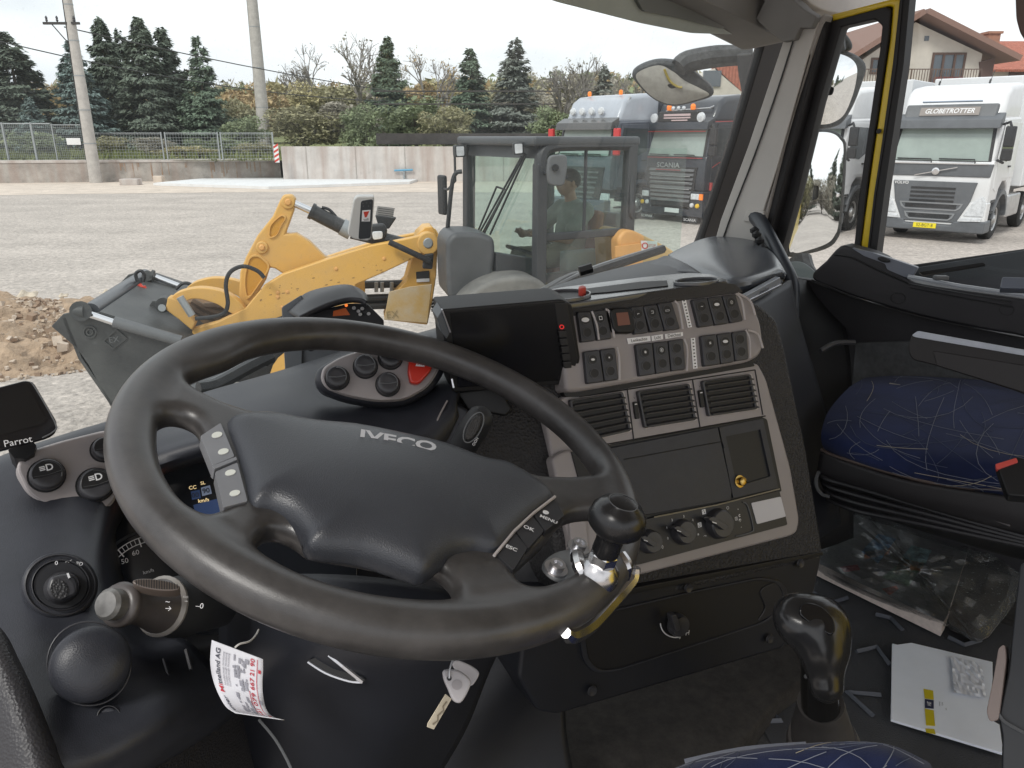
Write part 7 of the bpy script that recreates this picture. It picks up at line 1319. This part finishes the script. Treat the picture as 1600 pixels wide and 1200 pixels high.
# passenger-side dash lid with lettered trim strip
lid = mat('lid_satin', (.085, .092, .105), .27, var=.08, vscale=6, bump=.08, bscale=900, spec=.6)
zl = lambda x, y, h: atZ(x, y, CAMZ-.27+h)
MB().loft([[(1044, 402, 0), (1070, 388, .0), (1100, 376, 0), (1135, 371, 0), (1168, 376, 0), (1190, 384, 0)], [(1052, 408, .004), (1085, 398, .014), (1120, 388, .016), (1156, 384, .014), (1188, 390, .010), (1208, 402, .002)], [(1072, 420, .006), (1104, 414, .018), (1140, 408, .020), (1178, 404, .016), (1204, 408, .010), (1220, 420, .002)], [(1104, 438, .005), (1130, 434, .016), (1160, 428, .018), (1192, 421, .014), (1213, 421, .010), (1225, 430, .0)], [(1124, 450, .003), (1146, 446, .010), (1172, 440, .012), (1197, 432, .010), (1214, 427, .006), (1226, 431, -.002)], [(1138, 461, -.006), (1156, 456, -.005), (1175, 450, -.005), (1198, 440, -.005), (1216, 431, -.005), (1227, 433, -.010)]], fn=zl).build('passenger_lid', lid, dash, smooth=True, solid=.012)
sheet('lid_side', [[(1000, 424, 1.75), (1030, 406, 1.80), (1044, 402, 1.76), (1060, 408, 1.66)], [(1010, 428, 1.6), (1035, 416, 1.66), (1060, 412, 1.60), (1090, 426, 1.50)], [(1030, 434, 1.48), (1060, 428, 1.52), (1090, 430, 1.46), (1130, 452, 1.38)]], dash_m, th_=.008)
SPn = Plane(W(1193, 452, 1.40), nrm(W(1218, 436, 1.47)-W(1168, 468, 1.33)), UP)
ss = part('trim_strip', mat('strip_silver', (.34, .36, .40), .35, metal=.3), dash, [(1166, 462), (1219, 433), (1222, 446), (1172, 474)], SPn, .004, .01, .001); part('trim_strip_edge', steel, dash, [(1168, 470), (1221, 444), (1221, 446.5), (1170, 474)], SPn, .006, .01, .0008)
text_px('Active Space', SPn, (1194, 454), (1, -.52), (0, -1), 8, mat('strip_letter', (.06, .07, .09), .4), ss, off=.0046, bold=.01, wide=1.05)
sheet('passenger_dash_front', [[(1150, 476, 1.40), (1172, 470, 1.42), (1200, 456, 1.48), (1232, 438, 1.56)], [(1190, 560, 1.42), (1210, 560, 1.46), (1230, 540, 1.52), (1250, 520, 1.6)], [(1220, 700, 1.44), (1240, 700, 1.48), (1260, 680, 1.55), (1290, 660, 1.62)], [(1240, 860, 1.45), (1262, 860, 1.48), (1280, 840, 1.52), (1310, 820, 1.62)]], navy)
sheet('footwell_wall', [[(1200, 440, 1.85), (1250, 438, 1.93), (1300, 456, 1.97)], [(1200, 620, 1.7), (1270, 620, 1.78), (1326, 560, 1.86)], [(1200, 860, 1.65), (1270, 860, 1.7), (1330, 840, 1.78)]], blk2)
MB().tube([W(1282, 548, 1.72), W(1300, 538, 1.73), W(1316, 535, 1.74), W(1336, 535, 1.74)], .006, 6, sm=3).build('footwell_lip', mat('lip_grey', (.06, .06, .065), .4), dash)
# lower console box
e2_ = V(0, 0, 1)*math.cos(R(8))-nn*math.sin(R(8)); LB = Plane(F.hit(1060, 925, -.012), e1, e2_)
part('lower_console', navy, dash, rnd([(820, 960), (905, 938), (1286, 866), (1272, 930), (1230, 1006), (1222, 1014), (870, 1118), (840, 1112), (810, 1060)], 8, 4), LB, 0, .2, .006)
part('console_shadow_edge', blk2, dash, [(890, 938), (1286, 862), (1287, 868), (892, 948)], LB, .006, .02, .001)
poc_o = rnd([(905, 990), (930, 960), (1080, 925), (1190, 902), (1222, 908), (1232, 925), (1226, 950), (1200, 972), (1100, 1005), (960, 1050), (930, 1052), (912, 1035)], 14, 5); cc_ = np.mean(poc_o, 0)
MB().ring(LB.poly(poc_o, .004), LB.poly([tuple((np.array(p)-cc_)*.95+cc_) for p in poc_o], .004), LB.n, .008).build('pocket_lip', dash_m, dash, bevel=.002); part('pocket_floor', mat('pocket_black', (.012, .012, .014), .5), dash, [tuple((np.array(p)-cc_)*.95+cc_) for p in poc_o], LB, .001, .001, 0)
part('pocket_end', mat('pocket_end_grey', (.03, .03, .034), .35), dash, smooth_poly([(1188, 925), (1205, 912), (1222, 912), (1228, 926), (1222, 944), (1205, 962), (1185, 970), (1196, 950)], 3), LB, .003, .002, .001)
c = LB.hit(1056, 974, .004); rr = .0155; k2 = MB().lathe([(rr, 0), (rr, .006), (rr*.9, .012), (rr*.05, .013)], c, LB.n, 28).build('auxiliary_heater_knob', swm, dash, smooth=True); part('finger_bar', swm, k2, rnd([(1049, 962), (1058, 960), (1064, 984), (1056, 988)], 3), LB, .026, .012, .002)
m = MB().tube([LB.hit(1056+24*math.cos(R(a)), 974+22*math.sin(R(a)), .004) for a in np.linspace(75, 180, 14)], .0009, 5); m.build('arc_mark', white_i, dash); text_px('0', LB, (1062, 996), (1, -.2), (.1, -1), 7, white_i, dash, 'symbol', off=.005); text_px('H', LB, (1074, 989), (1, -.2), (.1, -1), 11, white_i, dash, 'symbol', off=.005)
for p in ((1075, 918), (1250, 880), (925, 1079), (1202, 998)): MB().lathe([(.007, 0), (.006, .003), (.001, .002)], LB.hit(*p, .006), LB.n, 14).build('screw', swm, dash, smooth=True)
# ================================================================ FLOOR, SEATS AND LOOSE THINGS
FZ = CAMZ-1.0; fl = struct(MB().prism([T(-.25, -1.2, -.99), T(1.95, -1.2, -.99), T(1.95, 1.25, -.99), T(-.25, 1.25, -.99)], UP, .01).build('floor', carpet), 'structure')
FP = Plane(V(0, 0, FZ+.014), V(1, 0, 0), V(0, 1, 0)); FP.n = UP.copy()
mt = thing('floor_mat', 'dark rubber floor mat with raised V-shaped treads', 'mat', V(*atZ(1400, 1000, FZ+.01)))
part('mat_sheet', grain('mat_rubber', (.050, .052, .058), .7, .8, 420), mt, [(1225, 1200), (1150, 1060), (1218, 1010), (1270, 940), (1275, 880), (1680, 1010), (1740, 1300), (1240, 1300)], FP, 0, .006, .002)
vees = [((1318, 1082), (1376, 1084), (1362, 1120), (1324, 1078)), ((1340, 1016), (1372, 1012), (1392, 1036), (1370, 1008)), ((1368, 958), (1395, 968), (1408, 982), (1385, 960)), ((1275, 922), (1290, 944), (1322, 934), (1288, 940)), ((1166, 1122), (1222, 1124), (1212, 1132), (1200, 1108)), ((1428, 1188), (1446, 1198), (1420, 1215), (1430, 1190)), ((1484, 1000), (1506, 1008), (1530, 1000), (1500, 1004)), ((1556, 1110), (1580, 1140), (1600, 1100), (1585, 1130))]
vm = mat('tread_grey', (.085, .092, .11), .6)
for a, b, c_, d in (((1376, 1086), (1324, 1082), (1364, 1118), 0), ((1338, 1018), (1370, 1011), (1392, 1040), 0), ((1368, 960), (1392, 966), (1410, 984), 0), ((1272, 926), (1292, 944), (1324, 934), 0), ((1163, 1128), (1220, 1126), (1196, 1106), 0), ((1424, 1190), (1440, 1200), (1456, 1210), 0), ((1482, 996), (1506, 1008), (1532, 1000), 0)):
    MB().tube([FP.hit(*a, .003), FP.hit(*b, .003), FP.hit(*c_, .003)], .0055, 4).build('raised_tread', vm, mt)
en = thing('engine_cover', 'dark brown carpeted engine hump under the console', 'engine cover', V(*atZ(1000, 1150, FZ)))
part('carpet_hump', mat('carpet_brown', (.032, .028, .025), .95, var=.35, vscale=50, bump=.8, bscale=350), en, [(640, 1240), (800, 1120), (1000, 1060), (1246, 998), (1262, 1060), (1220, 1090), (1130, 1200), (1120, 1300), (640, 1300)], Plane(V(0, 0, FZ+.05), V(1, 0, 0), V(0, 1, 0)), 0, .05, .01)
# seats
navy_f = mat('velour_navy', (.014, .022, .072), .9, var=.35, vscale=7, bump=.5, bscale=500, spec=.25); navy_f.node_tree.nodes['Principled BSDF'].inputs['Sheen Weight'].default_value = .08
thr = mat('thread_pale', (.19, .205, .25), .8); thr2 = mat('thread_tan', (.40, .36, .28), .8); thr3 = mat('thread_dim', (.075, .09, .14), .8)
def seatpad(name, rows, parent, n, seed, wd=.0012, lenf=1.0, urange=(0, 1), vrange=(0, 1)):
    rr = [smooth_poly([V(*p) for p in row], 8, False) for row in rows]; cols = [smooth_poly([rr[i][j] for i in range(len(rr))], 8, False) for j in range(len(rr[0]))]
    G = np.array([[W(*cols[j][i]) for j in range(len(cols))] for i in range(len(cols[0]))]); mb = MB().grid([list(r) for r in G]); H_, W_ = G.shape[:2]; g = np.random.default_rng(seed)
    def at(u, v):
        x, y = min(max(u, 0), .999)*(W_-1), min(max(v, 0), .999)*(H_-1); i, j = int(y), int(x); fy, fx = y-i, x-j
        return (G[i, j]*(1-fx)+G[i, j+1]*fx)*(1-fy)+(G[i+1, j]*(1-fx)+G[i+1, j+1]*fx)*fy
    for k in range(n):
        u, v = g.uniform(*urange), g.uniform(*vrange); a = g.uniform(0, 6.28); cur = g.normal(0, .4); L_ = g.uniform(.06, .24)*lenf; P = []
        for s_ in np.linspace(-1, 1, 7): P.append((u+math.cos(a+cur*s_*.5)*L_*s_, v+math.sin(a+cur*s_*.5)*L_*s_*1.1))
        if any(not(0 <= p[0] < 1 and 0 <= p[1] < 1) for p in P): continue
        Q_ = [at(*p) for p in P]; Q_ = [q+nrm(CAM-q)*.0022 for q in Q_]; mb.m = int(g.choice([1, 2, 3], p=[.55, .1, .35])); mb.tube(Q_, wd*.5, 4)
    return mb.build(name, [navy_f, thr, thr2, thr3], parent, smooth=True)
ps_ = thing('passenger_seat', 'passenger seat with navy velour cushion streaked with pale threads, on a black bellows base', 'seat', V(*T(1.55, .35, -1.0)))
seatpad('cushion', [[(1352, 590, 1.72), (1400, 587, 1.74), (1480, 590, 1.70), (1560, 596, 1.62), (1700, 608, 1.5)], [(1326, 606, 1.62), (1400, 604, 1.60), (1480, 610, 1.54), (1560, 622, 1.47), (1700, 640, 1.38)], [(1296, 640, 1.52), (1370, 646, 1.46), (1460, 656, 1.40), (1560, 668, 1.33), (1700, 690, 1.24)], [(1284, 672, 1.46), (1350, 690, 1.38), (1440, 704, 1.31), (1560, 718, 1.22), (1700, 735, 1.14)], [(1284, 692, 1.46), (1340, 714, 1.38), (1430, 738, 1.30), (1560, 756, 1.21), (1700, 770, 1.13)], [(1290, 706, 1.47), (1345, 728, 1.39), (1432, 752, 1.31), (1560, 772, 1.22), (1700, 790, 1.15)]], ps_, 90, 5, .0010)
MB().tube([W(1284, 702, 1.462), W(1300, 711, 1.44), W(1345, 725, 1.385), W(1432, 749, 1.305), (W(1500, 762, 1.26)), W(1560, 764, 1.215), W(1700, 780, 1.13)], .0035, 6, sm=4).build('piping', mat('piping_brown', (.11, .08, .07), .6), ps_)
MB().tube([W(1390, 600, 1.63), W(1440, 610, 1.58), W(1520, 634, 1.50), W(1580, 640, 1.42), W(1660, 650, 1.38)], .0028, 6, sm=4).build('piping', thr2, ps_)
sheet('seat_skirt', [[(1285, 706, 1.46), (1345, 729, 1.38), (1432, 754, 1.30), (1560, 774, 1.21), (1700, 794, 1.14)], [(1280, 735, 1.47), (1345, 752, 1.39), (1432, 780, 1.31), (1560, 812, 1.22), (1700, 840, 1.15)], [(1284, 750, 1.50), (1345, 764, 1.43), (1432, 790, 1.36), (1560, 826, 1.28), (1700, 850, 1.2)]], mat('skirt_black', (.028, .026, .028), .6, var=.15, vscale=8), ps_)
for k in range(4): MB().tube([W(1284+k*3, 738+k*14, 1.47), W(1290+k*6, 748+k*13, 1.45), W(1345, 764+k*12, 1.40), W(1440, 792+k*9, 1.32), W(1600, 838+k*5, 1.22), W(1700, 858+k*4, 1.17)], .0045, 8, sm=4).build('bellows_fold', mat('bellows', (.022, .021, .024), .45), ps_, smooth=True)
sheet('bellows', [[(1282, 745, 1.52), (1345, 770, 1.46), (1432, 800, 1.4), (1560, 835, 1.32), (1700, 860, 1.25)], [(1290, 766, 1.54), (1345, 780, 1.5), (1432, 808, 1.44), (1560, 846, 1.38), (1700, 875, 1.3)], [(1292, 778, 1.58), (1345, 795, 1.54), (1432, 822, 1.5), (1560, 860, 1.44), (1700, 895, 1.35)]], blk2, ps_)
sheet('worn_edge', [[(1388, 756, 1.345), (1430, 768, 1.305), (1500, 784, 1.255), (1580, 816, 1.208)], [(1392, 760, 1.342), (1430, 774, 1.302), (1500, 794, 1.252), (1578, 823, 1.205)]], mat('worn_grey', (.12, .11, .11), .6, var=.4, vscale=50), ps_, th_=.002)
MB().tube([W(1284, 730, 1.47), W(1276, 745, 1.46), W(1276, 760, 1.46), W(1284, 772, 1.46), W(1296, 776, 1.45)], .0035, 6, sm=3).build('seat_lever', gry, ps_)
ARp = facing(1510, 560, 1.22, yaw=-10, up=0)
ar = part('armrest', mat('armrest_brown', (.020, .0175, .0175), .6, var=.1, vscale=10, bump=.3, bscale=500), ps_, rnd([(1418, 545), (1424, 524), (1434, 517), (1660, 558), (1660, 640), (1590, 612), (1462, 571), (1424, 562)], 8, 5), ARp, 0, .06, .010, seg=4)
part('armrest_panel', mat('armrest_inset', (.016, .013, .013), .5), ar, [(1457, 548), (1660, 580), (1660, 634), (1590, 610), (1464, 571)], ARp, .002, .004, .001); part('armrest_top', mat('armrest_light', (.45, .48, .54), .4, var=.1, vscale=30), ar, rnd([(1424, 524), (1434, 517), (1660, 557), (1660, 566), (1430, 527)], 3), ARp, .003, .02, .003)
bk_ = thing('seat_belt_buckle', 'red and black seat belt buckle standing by the blue passenger seat', 'buckle', W(1590, 800, 1.05)); bf = facing(1575, 725, 1.08, up=20)
part('buckle_body', blk2, bk_, rnd([(1556, 724), (1590, 712), (1640, 730), (1640, 780), (1574, 774)], 5), bf, 0, .03, .004); part('release_button', mat('buckle_red', (.70, .10, .08), .35), bk_, rnd([(1555, 725), (1588, 715), (1591, 722), (1557, 734)], 2), bf, .003, .01, .001)
ds = thing('driver_seat', 'driver seat front edge in blue patterned velour at the bottom of the view', 'seat', W(1250, 1400, .6))
seatpad('cushion', [[(1020, 1215, .76), (1090, 1186, .75), (1160, 1174, .74), (1260, 1165, .72), (1340, 1163, .70), (1395, 1168, .70), (1450, 1190, .69)], [(1000, 1250, .68), (1080, 1215, .66), (1160, 1196, .65), (1260, 1186, .63), (1340, 1182, .62), (1400, 1190, .61), (1460, 1220, .60)], [(960, 1400, .60), (1080, 1400, .58), (1160, 1400, .57), (1260, 1400, .56), (1340, 1400, .55), (1400, 1400, .54), (1480, 1400, .53)]], ds, 50, 9, .0008, vrange=(0, .6))
MB().tube([W(1070, 1190, .752), W(1160, 1171, .742), W(1260, 1163, .722)], .0025, 6, sm=4).tube([W(1104, 1187, .73), W(1140, 1220, .66)], .002, 5).build('piping', thr, ds)
sheet('cushion_base', [[(1020, 1218, .78), (1160, 1180, .76), (1340, 1170, .72), (1450, 1195, .71)], [(1020, 1400, .82), (1160, 1400, .80), (1340, 1400, .78), (1450, 1400, .76)]], blk2, ds)
sa = thing('seat_side_handle', 'tall black seat side post with a worn tan handle at the right border', 'seat part', W(1590, 1150, .62)); sf = facing(1590, 1050, .66, yaw=-5)
part('post', mat('post_black', (.018, .020, .024), .45), sa, rnd([(1594, 880), (1700, 860), (1700, 1300), (1562, 1300), (1566, 1150), (1560, 1120), (1575, 1050)], 8), sf, 0, .08, .010, seg=3); part('handle', mat('handle_tan', (.24, .19, .17), .45), sa, rnd([(1560, 1012), (1570, 1006), (1572, 1030), (1566, 1080), (1560, 1126), (1546, 1128), (1541, 1112), (1552, 1060)], 7, 5), sf, .006, .03, .006)
MB().tube([sf.hit(*p, .004) for p in ((1560, 1115), (1570, 1128), (1600, 1145))], .0015, 5, sm=3).build('edge_seam', gry, sa)
# gear lever
gl_o = thing('gear_lever', 'glossy black gear lever with grey tapered boot on the floor', 'gear lever', atZ(1286, 1150, FZ)); gm = mat('knob_gloss', (.028, .028, .029), .2); f0 = atZ(1286, 1158, FZ+.01)
gp = lambda x, y, D: W(x, y, D)
Dg = np.dot(f0-CAM, nrm(ray(800, 600)))/1.0
m = MB(); b_ = gp(1286, 1160, .985); n_ = gp(1282, 1060, .905); m.tube([b_, gp(1284, 1140, .96), gp(1283, 1110, .93), gp(1282, 1098, .92)], [.040, .037, .029, .027], 24, sm=4); m.build('boot', mat('boot_grey', (.060, .056, .055), .5, var=.1, vscale=15), gl_o, smooth=True)
MB().tube([gp(1286, 1162, .985), gp(1285, 1152, .975)], [.046, .042], 24).build('boot_flange', mat('boot_grey', 0), gl_o, smooth=True)
MB().tube([gp(1282, 1102, .915), gp(1280, 1080, .90), gp(1279, 1050, .88), gp(1278, 1030, .87)], [.0225, .021, .0195, .0195], 20, sm=3).build('sleeve', mat('sleeve_gloss', (.010, .010, .010), .12), gl_o, smooth=True)
for p in ((1260, 1057), (1291, 1058)): MB().lathe([(.003, 0), (.002, .002)], gp(*p, .865), nrm(CAM-gp(*p, .865)), 8).build('pin', gry, gl_o)
c0 = gp(1264, 985, .835); gx, gy, gz = frame(V(0, 0, 1), V(1, 0, 0))
right = V(1, 0, 0); vu = nrm(CAM-c0); upv = nrm(np.cross(vu, right)); upv = upv if upv[2] > 0 else -upv
def gk(X, Y, Z):
    a = capsule(X, Y, Z, (-.012, .013, .0), (.013, .004, .0), .027, .034); b = capsule(X, Y, Z, (.004, .004, 0), (.014, -.016, 0), .034, .029); d = capsule(X, Y, Z, (.012, -.012, 0), (.012, -.056, -.004), .025, .0195)
    return smin(smin(a, b, .010), d, .012)
nets_obj('grip', gk, (-.07, -.08, -.05), (.07, .06, .05), .0032, gm, gl_o, (c0, right, upv, vu), sm=3)
part('grip_inlay', mat('inlay_black', (.008, .008, .009), .08), gl_o, smooth_poly([(1252, 946), (1264, 942), (1284, 948), (1302, 966), (1306, 984), (1298, 993), (1282, 984), (1262, 972), (1250, 960)], 4), Plane(c0+vu*.0315, right, upv), .003, .004, .002, seg=3)
# loose things on the floor
en2 = thing('envelope', 'white cardboard envelope with a yellow stripe logo and crinkled foil label on the floor', 'envelope', FP.hit(1480, 1090, .0)); EP = Plane(FP.P+UP*.012, V(1, 0, 0), V(0, 1, 0)); EP.n = UP.copy()
part('envelope_board', mat('envelope_white', (.84, .88, .95), .6, var=.05, vscale=6), en2, [(1394, 1005), (1402, 1007), (1424, 1004), (1551, 1034), (1551, 1060), (1545, 1122), (1562, 1132), (1568, 1177), (1392, 1124)], EP, 0, .005, .001)
for q_ in ([(1443, 1076), (1458, 1079), (1459, 1093), (1445, 1091)], [(1445, 1107), (1459, 1110), (1461, 1134), (1447, 1133)], [(1446, 1138), (1460, 1139), (1462, 1147), (1447, 1144)]): part('yellow_stripe', mat('logo_yellow', (.62, .50, .02), .5), en2, q_, EP, .0008, .0006, 0)
lb = part('logo_box', mat('logo_navy', (.03, .035, .08), .5), en2, [(1445, 1092), (1459, 1094), (1459, 1107), (1445, 1106)], EP, .0008, .0006, 0); text_px('HE', EP, (1452, 1100), (0, -1), (-1, -.2), 9, white_i, lb, off=.0012, bold=.02)
for k, (x, y, l_) in enumerate(((1468, 1100, 'mittelland'), (1472, 1100, 'logistik'), (1478, 1108, 'post'))): text_px(l_, EP, (x, y), (0, -1), (-1, -.2), 3.4, gry, en2, 'print', off=.0009)
foil = mat('foil', (.80, .82, .88), .3, metal=.15); g = np.random.default_rng(4); fq = [V(1486, 1025), V(1534, 1037), V(1541, 1091), V(1491, 1082)]; G = []
for i in range(13): G.append([EP.hit(*((fq[0]*(1-j/12)+fq[1]*j/12)*(1-i/12)+(fq[3]*(1-j/12)+fq[2]*j/12)*i/12), .003+g.uniform(0, .0035)) for j in range(13)])
MB().grid(G).build('crinkled_label', foil, en2); 
bm_ = thing('bagged_magazines', 'stack of magazines wrapped in crumpled clear plastic on the floor before the passenger seat', 'magazines', FP.hit(1420, 900, 0)); MP = Plane(FP.P+UP*.04, V(1, 0, 0), V(0, 1, 0)); MP.n = UP.copy()
stk = [(1276, 878), (1300, 796), (1320, 792), (1512, 862), (1480, 962), (1474, 972)]
part('magazine_stack', mat('pages', (.72, .62, .56), .8, var=.12, vscale=60), bm_, stk, MP, 0, .035, .001); part('cover', mat('cover_grey', (.30, .30, .32), .4, var=.3, vscale=14, col2=(.46, .46, .47)), bm_, stk, MP, .0012, .001, 0)
for q_, col in (([(1372, 834), (1400, 842), (1372, 880), (1346, 862)], (.10, .22, .50)), ([(1352, 862), (1392, 856), (1388, 866), (1350, 874)], (.45, .13, .05)), ([(1424, 852), (1456, 860), (1444, 884), (1402, 880)], (.16, .30, .33)), ([(1400, 884), (1436, 892), (1420, 916), (1378, 902)], (.17, .27, .20)), ([(1406, 872), (1446, 880), (1438, 892), (1400, 890)], (.28, .17, .10)), ([(1284, 806), (1302, 804), (1300, 826), (1282, 832)], (.50, .05, .04)), ([(1312, 886), (1340, 882), (1344, 890), (1320, 894)], (.45, .08, .10)), ([(1452, 864), (1490, 868), (1484, 880), (1450, 874)], (.09, .09, .095)), ([(1378, 920), (1400, 915), (1404, 920), (1390, 930)], (.5, .09, .06))):
    part('cover_picture', mat('pic_%d' % int(col[0]*100+col[1]*1000+col[2]*10000), col, .4, var=.3, vscale=60, col2=tuple(min(1, c*2.6+.1) for c in col)), bm_, q_, MP, .002, .0005, 0)
bagm = glassmat('clear_plastic', (.99, .99, .99), 2.6, .20, crinkle=.007); g = np.random.default_rng(8); bo = [V(1272, 886), V(1290, 788), V(1400, 800), V(1592, 886), V(1540, 996), V(1478, 980)]
def bag():
    cx = V(1430, 890); G = []; ob = smooth_poly(bo, 8); noise = g.normal(0, 1, (10, len(ob)))
    for k, s_ in enumerate(np.linspace(1, .05, 10)):
        row = []
        for i, p in enumerate(ob):
            a = cx+(p-cx)*s_; z = .008 if s_ < .93 else 0; row.append(MP.hit(*a, z+(.004*noise[k, i] if k else -.02)+.004*math.sin(i*1.9+k*2.3)+.004))
        G.append(row+[row[0]])
    return MB().grid(G).build('plastic_bag', bagm, bm_, smooth=True, ang=25)
bag(); part('bag_tail', mat('bag_brown', (.15, .13, .125), .3, alpha=.75, var=.2, vscale=20), bm_, smooth_poly([(1512, 862), (1590, 890), (1588, 920), (1545, 994), (1510, 990), (1482, 968)], 3), Plane(FP.P+UP*.02, V(1, 0, 0), V(0, 1, 0)), 0, .004, .001)
# keys
ky = thing('ignition_key', 'pale grey ignition key hanging on a wire ring below the wheel', 'key', W(708, 1050, .6)); kf = facing(715, 1068, .60, yaw=8); km = mat('key_grey', (.45, .43, .44), .5, var=.05, vscale=30)
part('bow', km, ky, smooth_poly([(693, 1048), (706, 1045), (722, 1050), (736, 1064), (731, 1082), (720, 1098), (708, 1094), (700, 1076), (694, 1062)], 4), kf, .004, .008, .002, seg=3); part('bow_hole', blk2, ky, ell(702, 1060, 3.6, 3.8), kf, .0046, .001, 0)
part('blade', mat('key_blade', (.48, .42, .32), .35, metal=.6), ky, [(696, 1084), (706, 1092), (678, 1140), (667, 1136), (668, 1130)], kf, -.001, .0025, .0003); MB().tube([kf.hit(*p, 0) for p in ((698, 1096), (692, 1104), (693, 1110), (684, 1118), (684, 1126), (676, 1132))], .0007, 4).build('key_groove', mat('groove', (.15, .12, .08), .5), ky)
part('grip_pattern', mat('key_pattern', (.33, .31, .32), .7), ky, ell(714, 1070, 8, 8), kf, .0045, .0006, 0); MB().tube([kf.hit(*p, .006) for p in ((702, 1060), (702, 1050), (705, 1038), (708, 1030), (710, 1024))], .0009, 6, sm=3).build('wire_ring', steel, ky)
k2_ = thing('second_key', 'second pale grey key head stuck in the ignition behind the hanging key', 'key', W(730, 1040, .63)); kf2 = facing(728, 1052, .63)
part('bow', km, k2_, smooth_poly([(706, 1036), (716, 1032), (736, 1040), (748, 1050), (746, 1060), (736, 1072), (726, 1062), (712, 1048)], 4), kf2, 0, .008, .002, seg=3)
# hanging paper tag
tg = thing('paper_tag', 'white printed dealer tag curling on a thin string under the wheel', 'tag', W(370, 1005, .58))
def tag_rows():
    L_ = [V(331, 1000, .60), V(329, 1020, .60), V(329, 1040, .60), V(333, 1062, .60), V(341, 1084, .595), V(353, 1104, .585), V(368, 1114, .575)]; Rr = [V(411, 1030, .60), V(411, 1048, .60), V(410, 1066, .60), V(411, 1086, .60), V(416, 1108, .59), V(426, 1120, .585), V(444, 1125, .58)]
    return smooth_poly(L_, 5, False), smooth_poly(Rr, 5, False)
TL, TRr = tag_rows(); tgrid = lambda u, v, o=0: (lambda q: q+nrm(CAM-q)*o)((lambda i, f: (lambda a, b: W(*(a*(1-u)+b*u)))(TL[i]*(1-f)+TL[i+1]*f, TRr[i]*(1-f)+TRr[i+1]*f))(min(int(v*(len(TL)-1)), len(TL)-2), v*(len(TL)-1)-min(int(v*(len(TL)-1)), len(TL)-2)))
MB().grid([[tgrid(u, v) for u in np.linspace(0, 1, 9)] for v in np.linspace(0, 1, 25)]).build('tag_paper', mat('paper_white', (.70, .70, .74), .7), tg, smooth=True, solid=.0005)
def tagtext(s, u, v0, v1, m, h=.09):
    """letters run up the sheet: text x follows -v, text y follows -u"""
    mb = text_mb(MB(), s, (0, 0, 0), (1, 0, 0), (0, 1, 0), 1, 0, align='LEFT', bold=.015); xs_ = [p[0] for p in mb.v]; w_ = max(xs_)
    mb.v = [tuple(tgrid(min(max(u-p[1]*h, .01), .99), min(max(v0+(v1-v0)*p[0]/w_, .01), .99), .0012)) for p in mb.v]; return mb.build('print', m, tg)
ink = mat('ink_dark', (.04, .045, .07), .6); inkr = mat('ink_red', (.5, .03, .05), .6); inkg = mat('ink_grey', (.30, .30, .34), .6)
tagtext('Center', .14, .95, .66, ink, .12); tagtext('Mi', .14, .62, .52, inkr, .12); tagtext('ttelland AG', .14, .52, .08, ink, .12); tagtext('+41 079 667 21 90', .80, .86, .06, inkr, .11)
for u in (.24, .29, .34): tagtext('Nutzfahrzeuge Vermietung', u, .52, .10, inkg, .045)
for u, v0, v1 in ((.88, .95, .05), (.72, .95, .5)): mb = MB().grid([[tgrid(u+du, v, .0012) for du in (0, .012)] for v in np.linspace(v1, v0, 14)]); mb.build('print_line', inkr, tg)
g = np.random.default_rng(12); mb = MB()
for k in range(60):
    u, v = g.uniform(.42, .68), g.uniform(.08, .82); du, dv = g.uniform(.02, .07), g.uniform(.02, .08); mb.add([tgrid(u, v, .001+k*1e-5), tgrid(u+du, v, .001+k*1e-5), tgrid(u+du, min(v+dv, .9), .001+k*1e-5), tgrid(u, min(v+dv, .9), .001+k*1e-5)], [(0, 1, 2, 3)])
mb.build('print_picture', inkg, tg); 
for u, v, m in ((.93, .2, inkr), (.92, .6, inkg), (.93, .84, inkr)): MB().add([tgrid(u+a, v+b, .0013) for a, b in ((-.02, -.02), (.03, -.02), (.03, .03), (-.02, .03))], [(0, 1, 2, 3)]).build('print_emblem', m, tg)
MB().tube([W(367, 1012, .597), W(375, 1006, .60), W(390, 1002, .61), W(400, 992, .63), W(404, 984, .65)], .0008, 6, sm=4).build('string', mat('string_white', (.6, .58, .55), .6), tg)
lv2 = thing('release_lever', 'thin silver bar end beneath the paper tag', 'lever', W(440, 1170, .7)); MB().tube([W(405, 1125, .70), W(430, 1155, .68), W(450, 1190, .66), W(460, 1215, .65)], .0013, 6, sm=4).build('rod', gry, lv2)
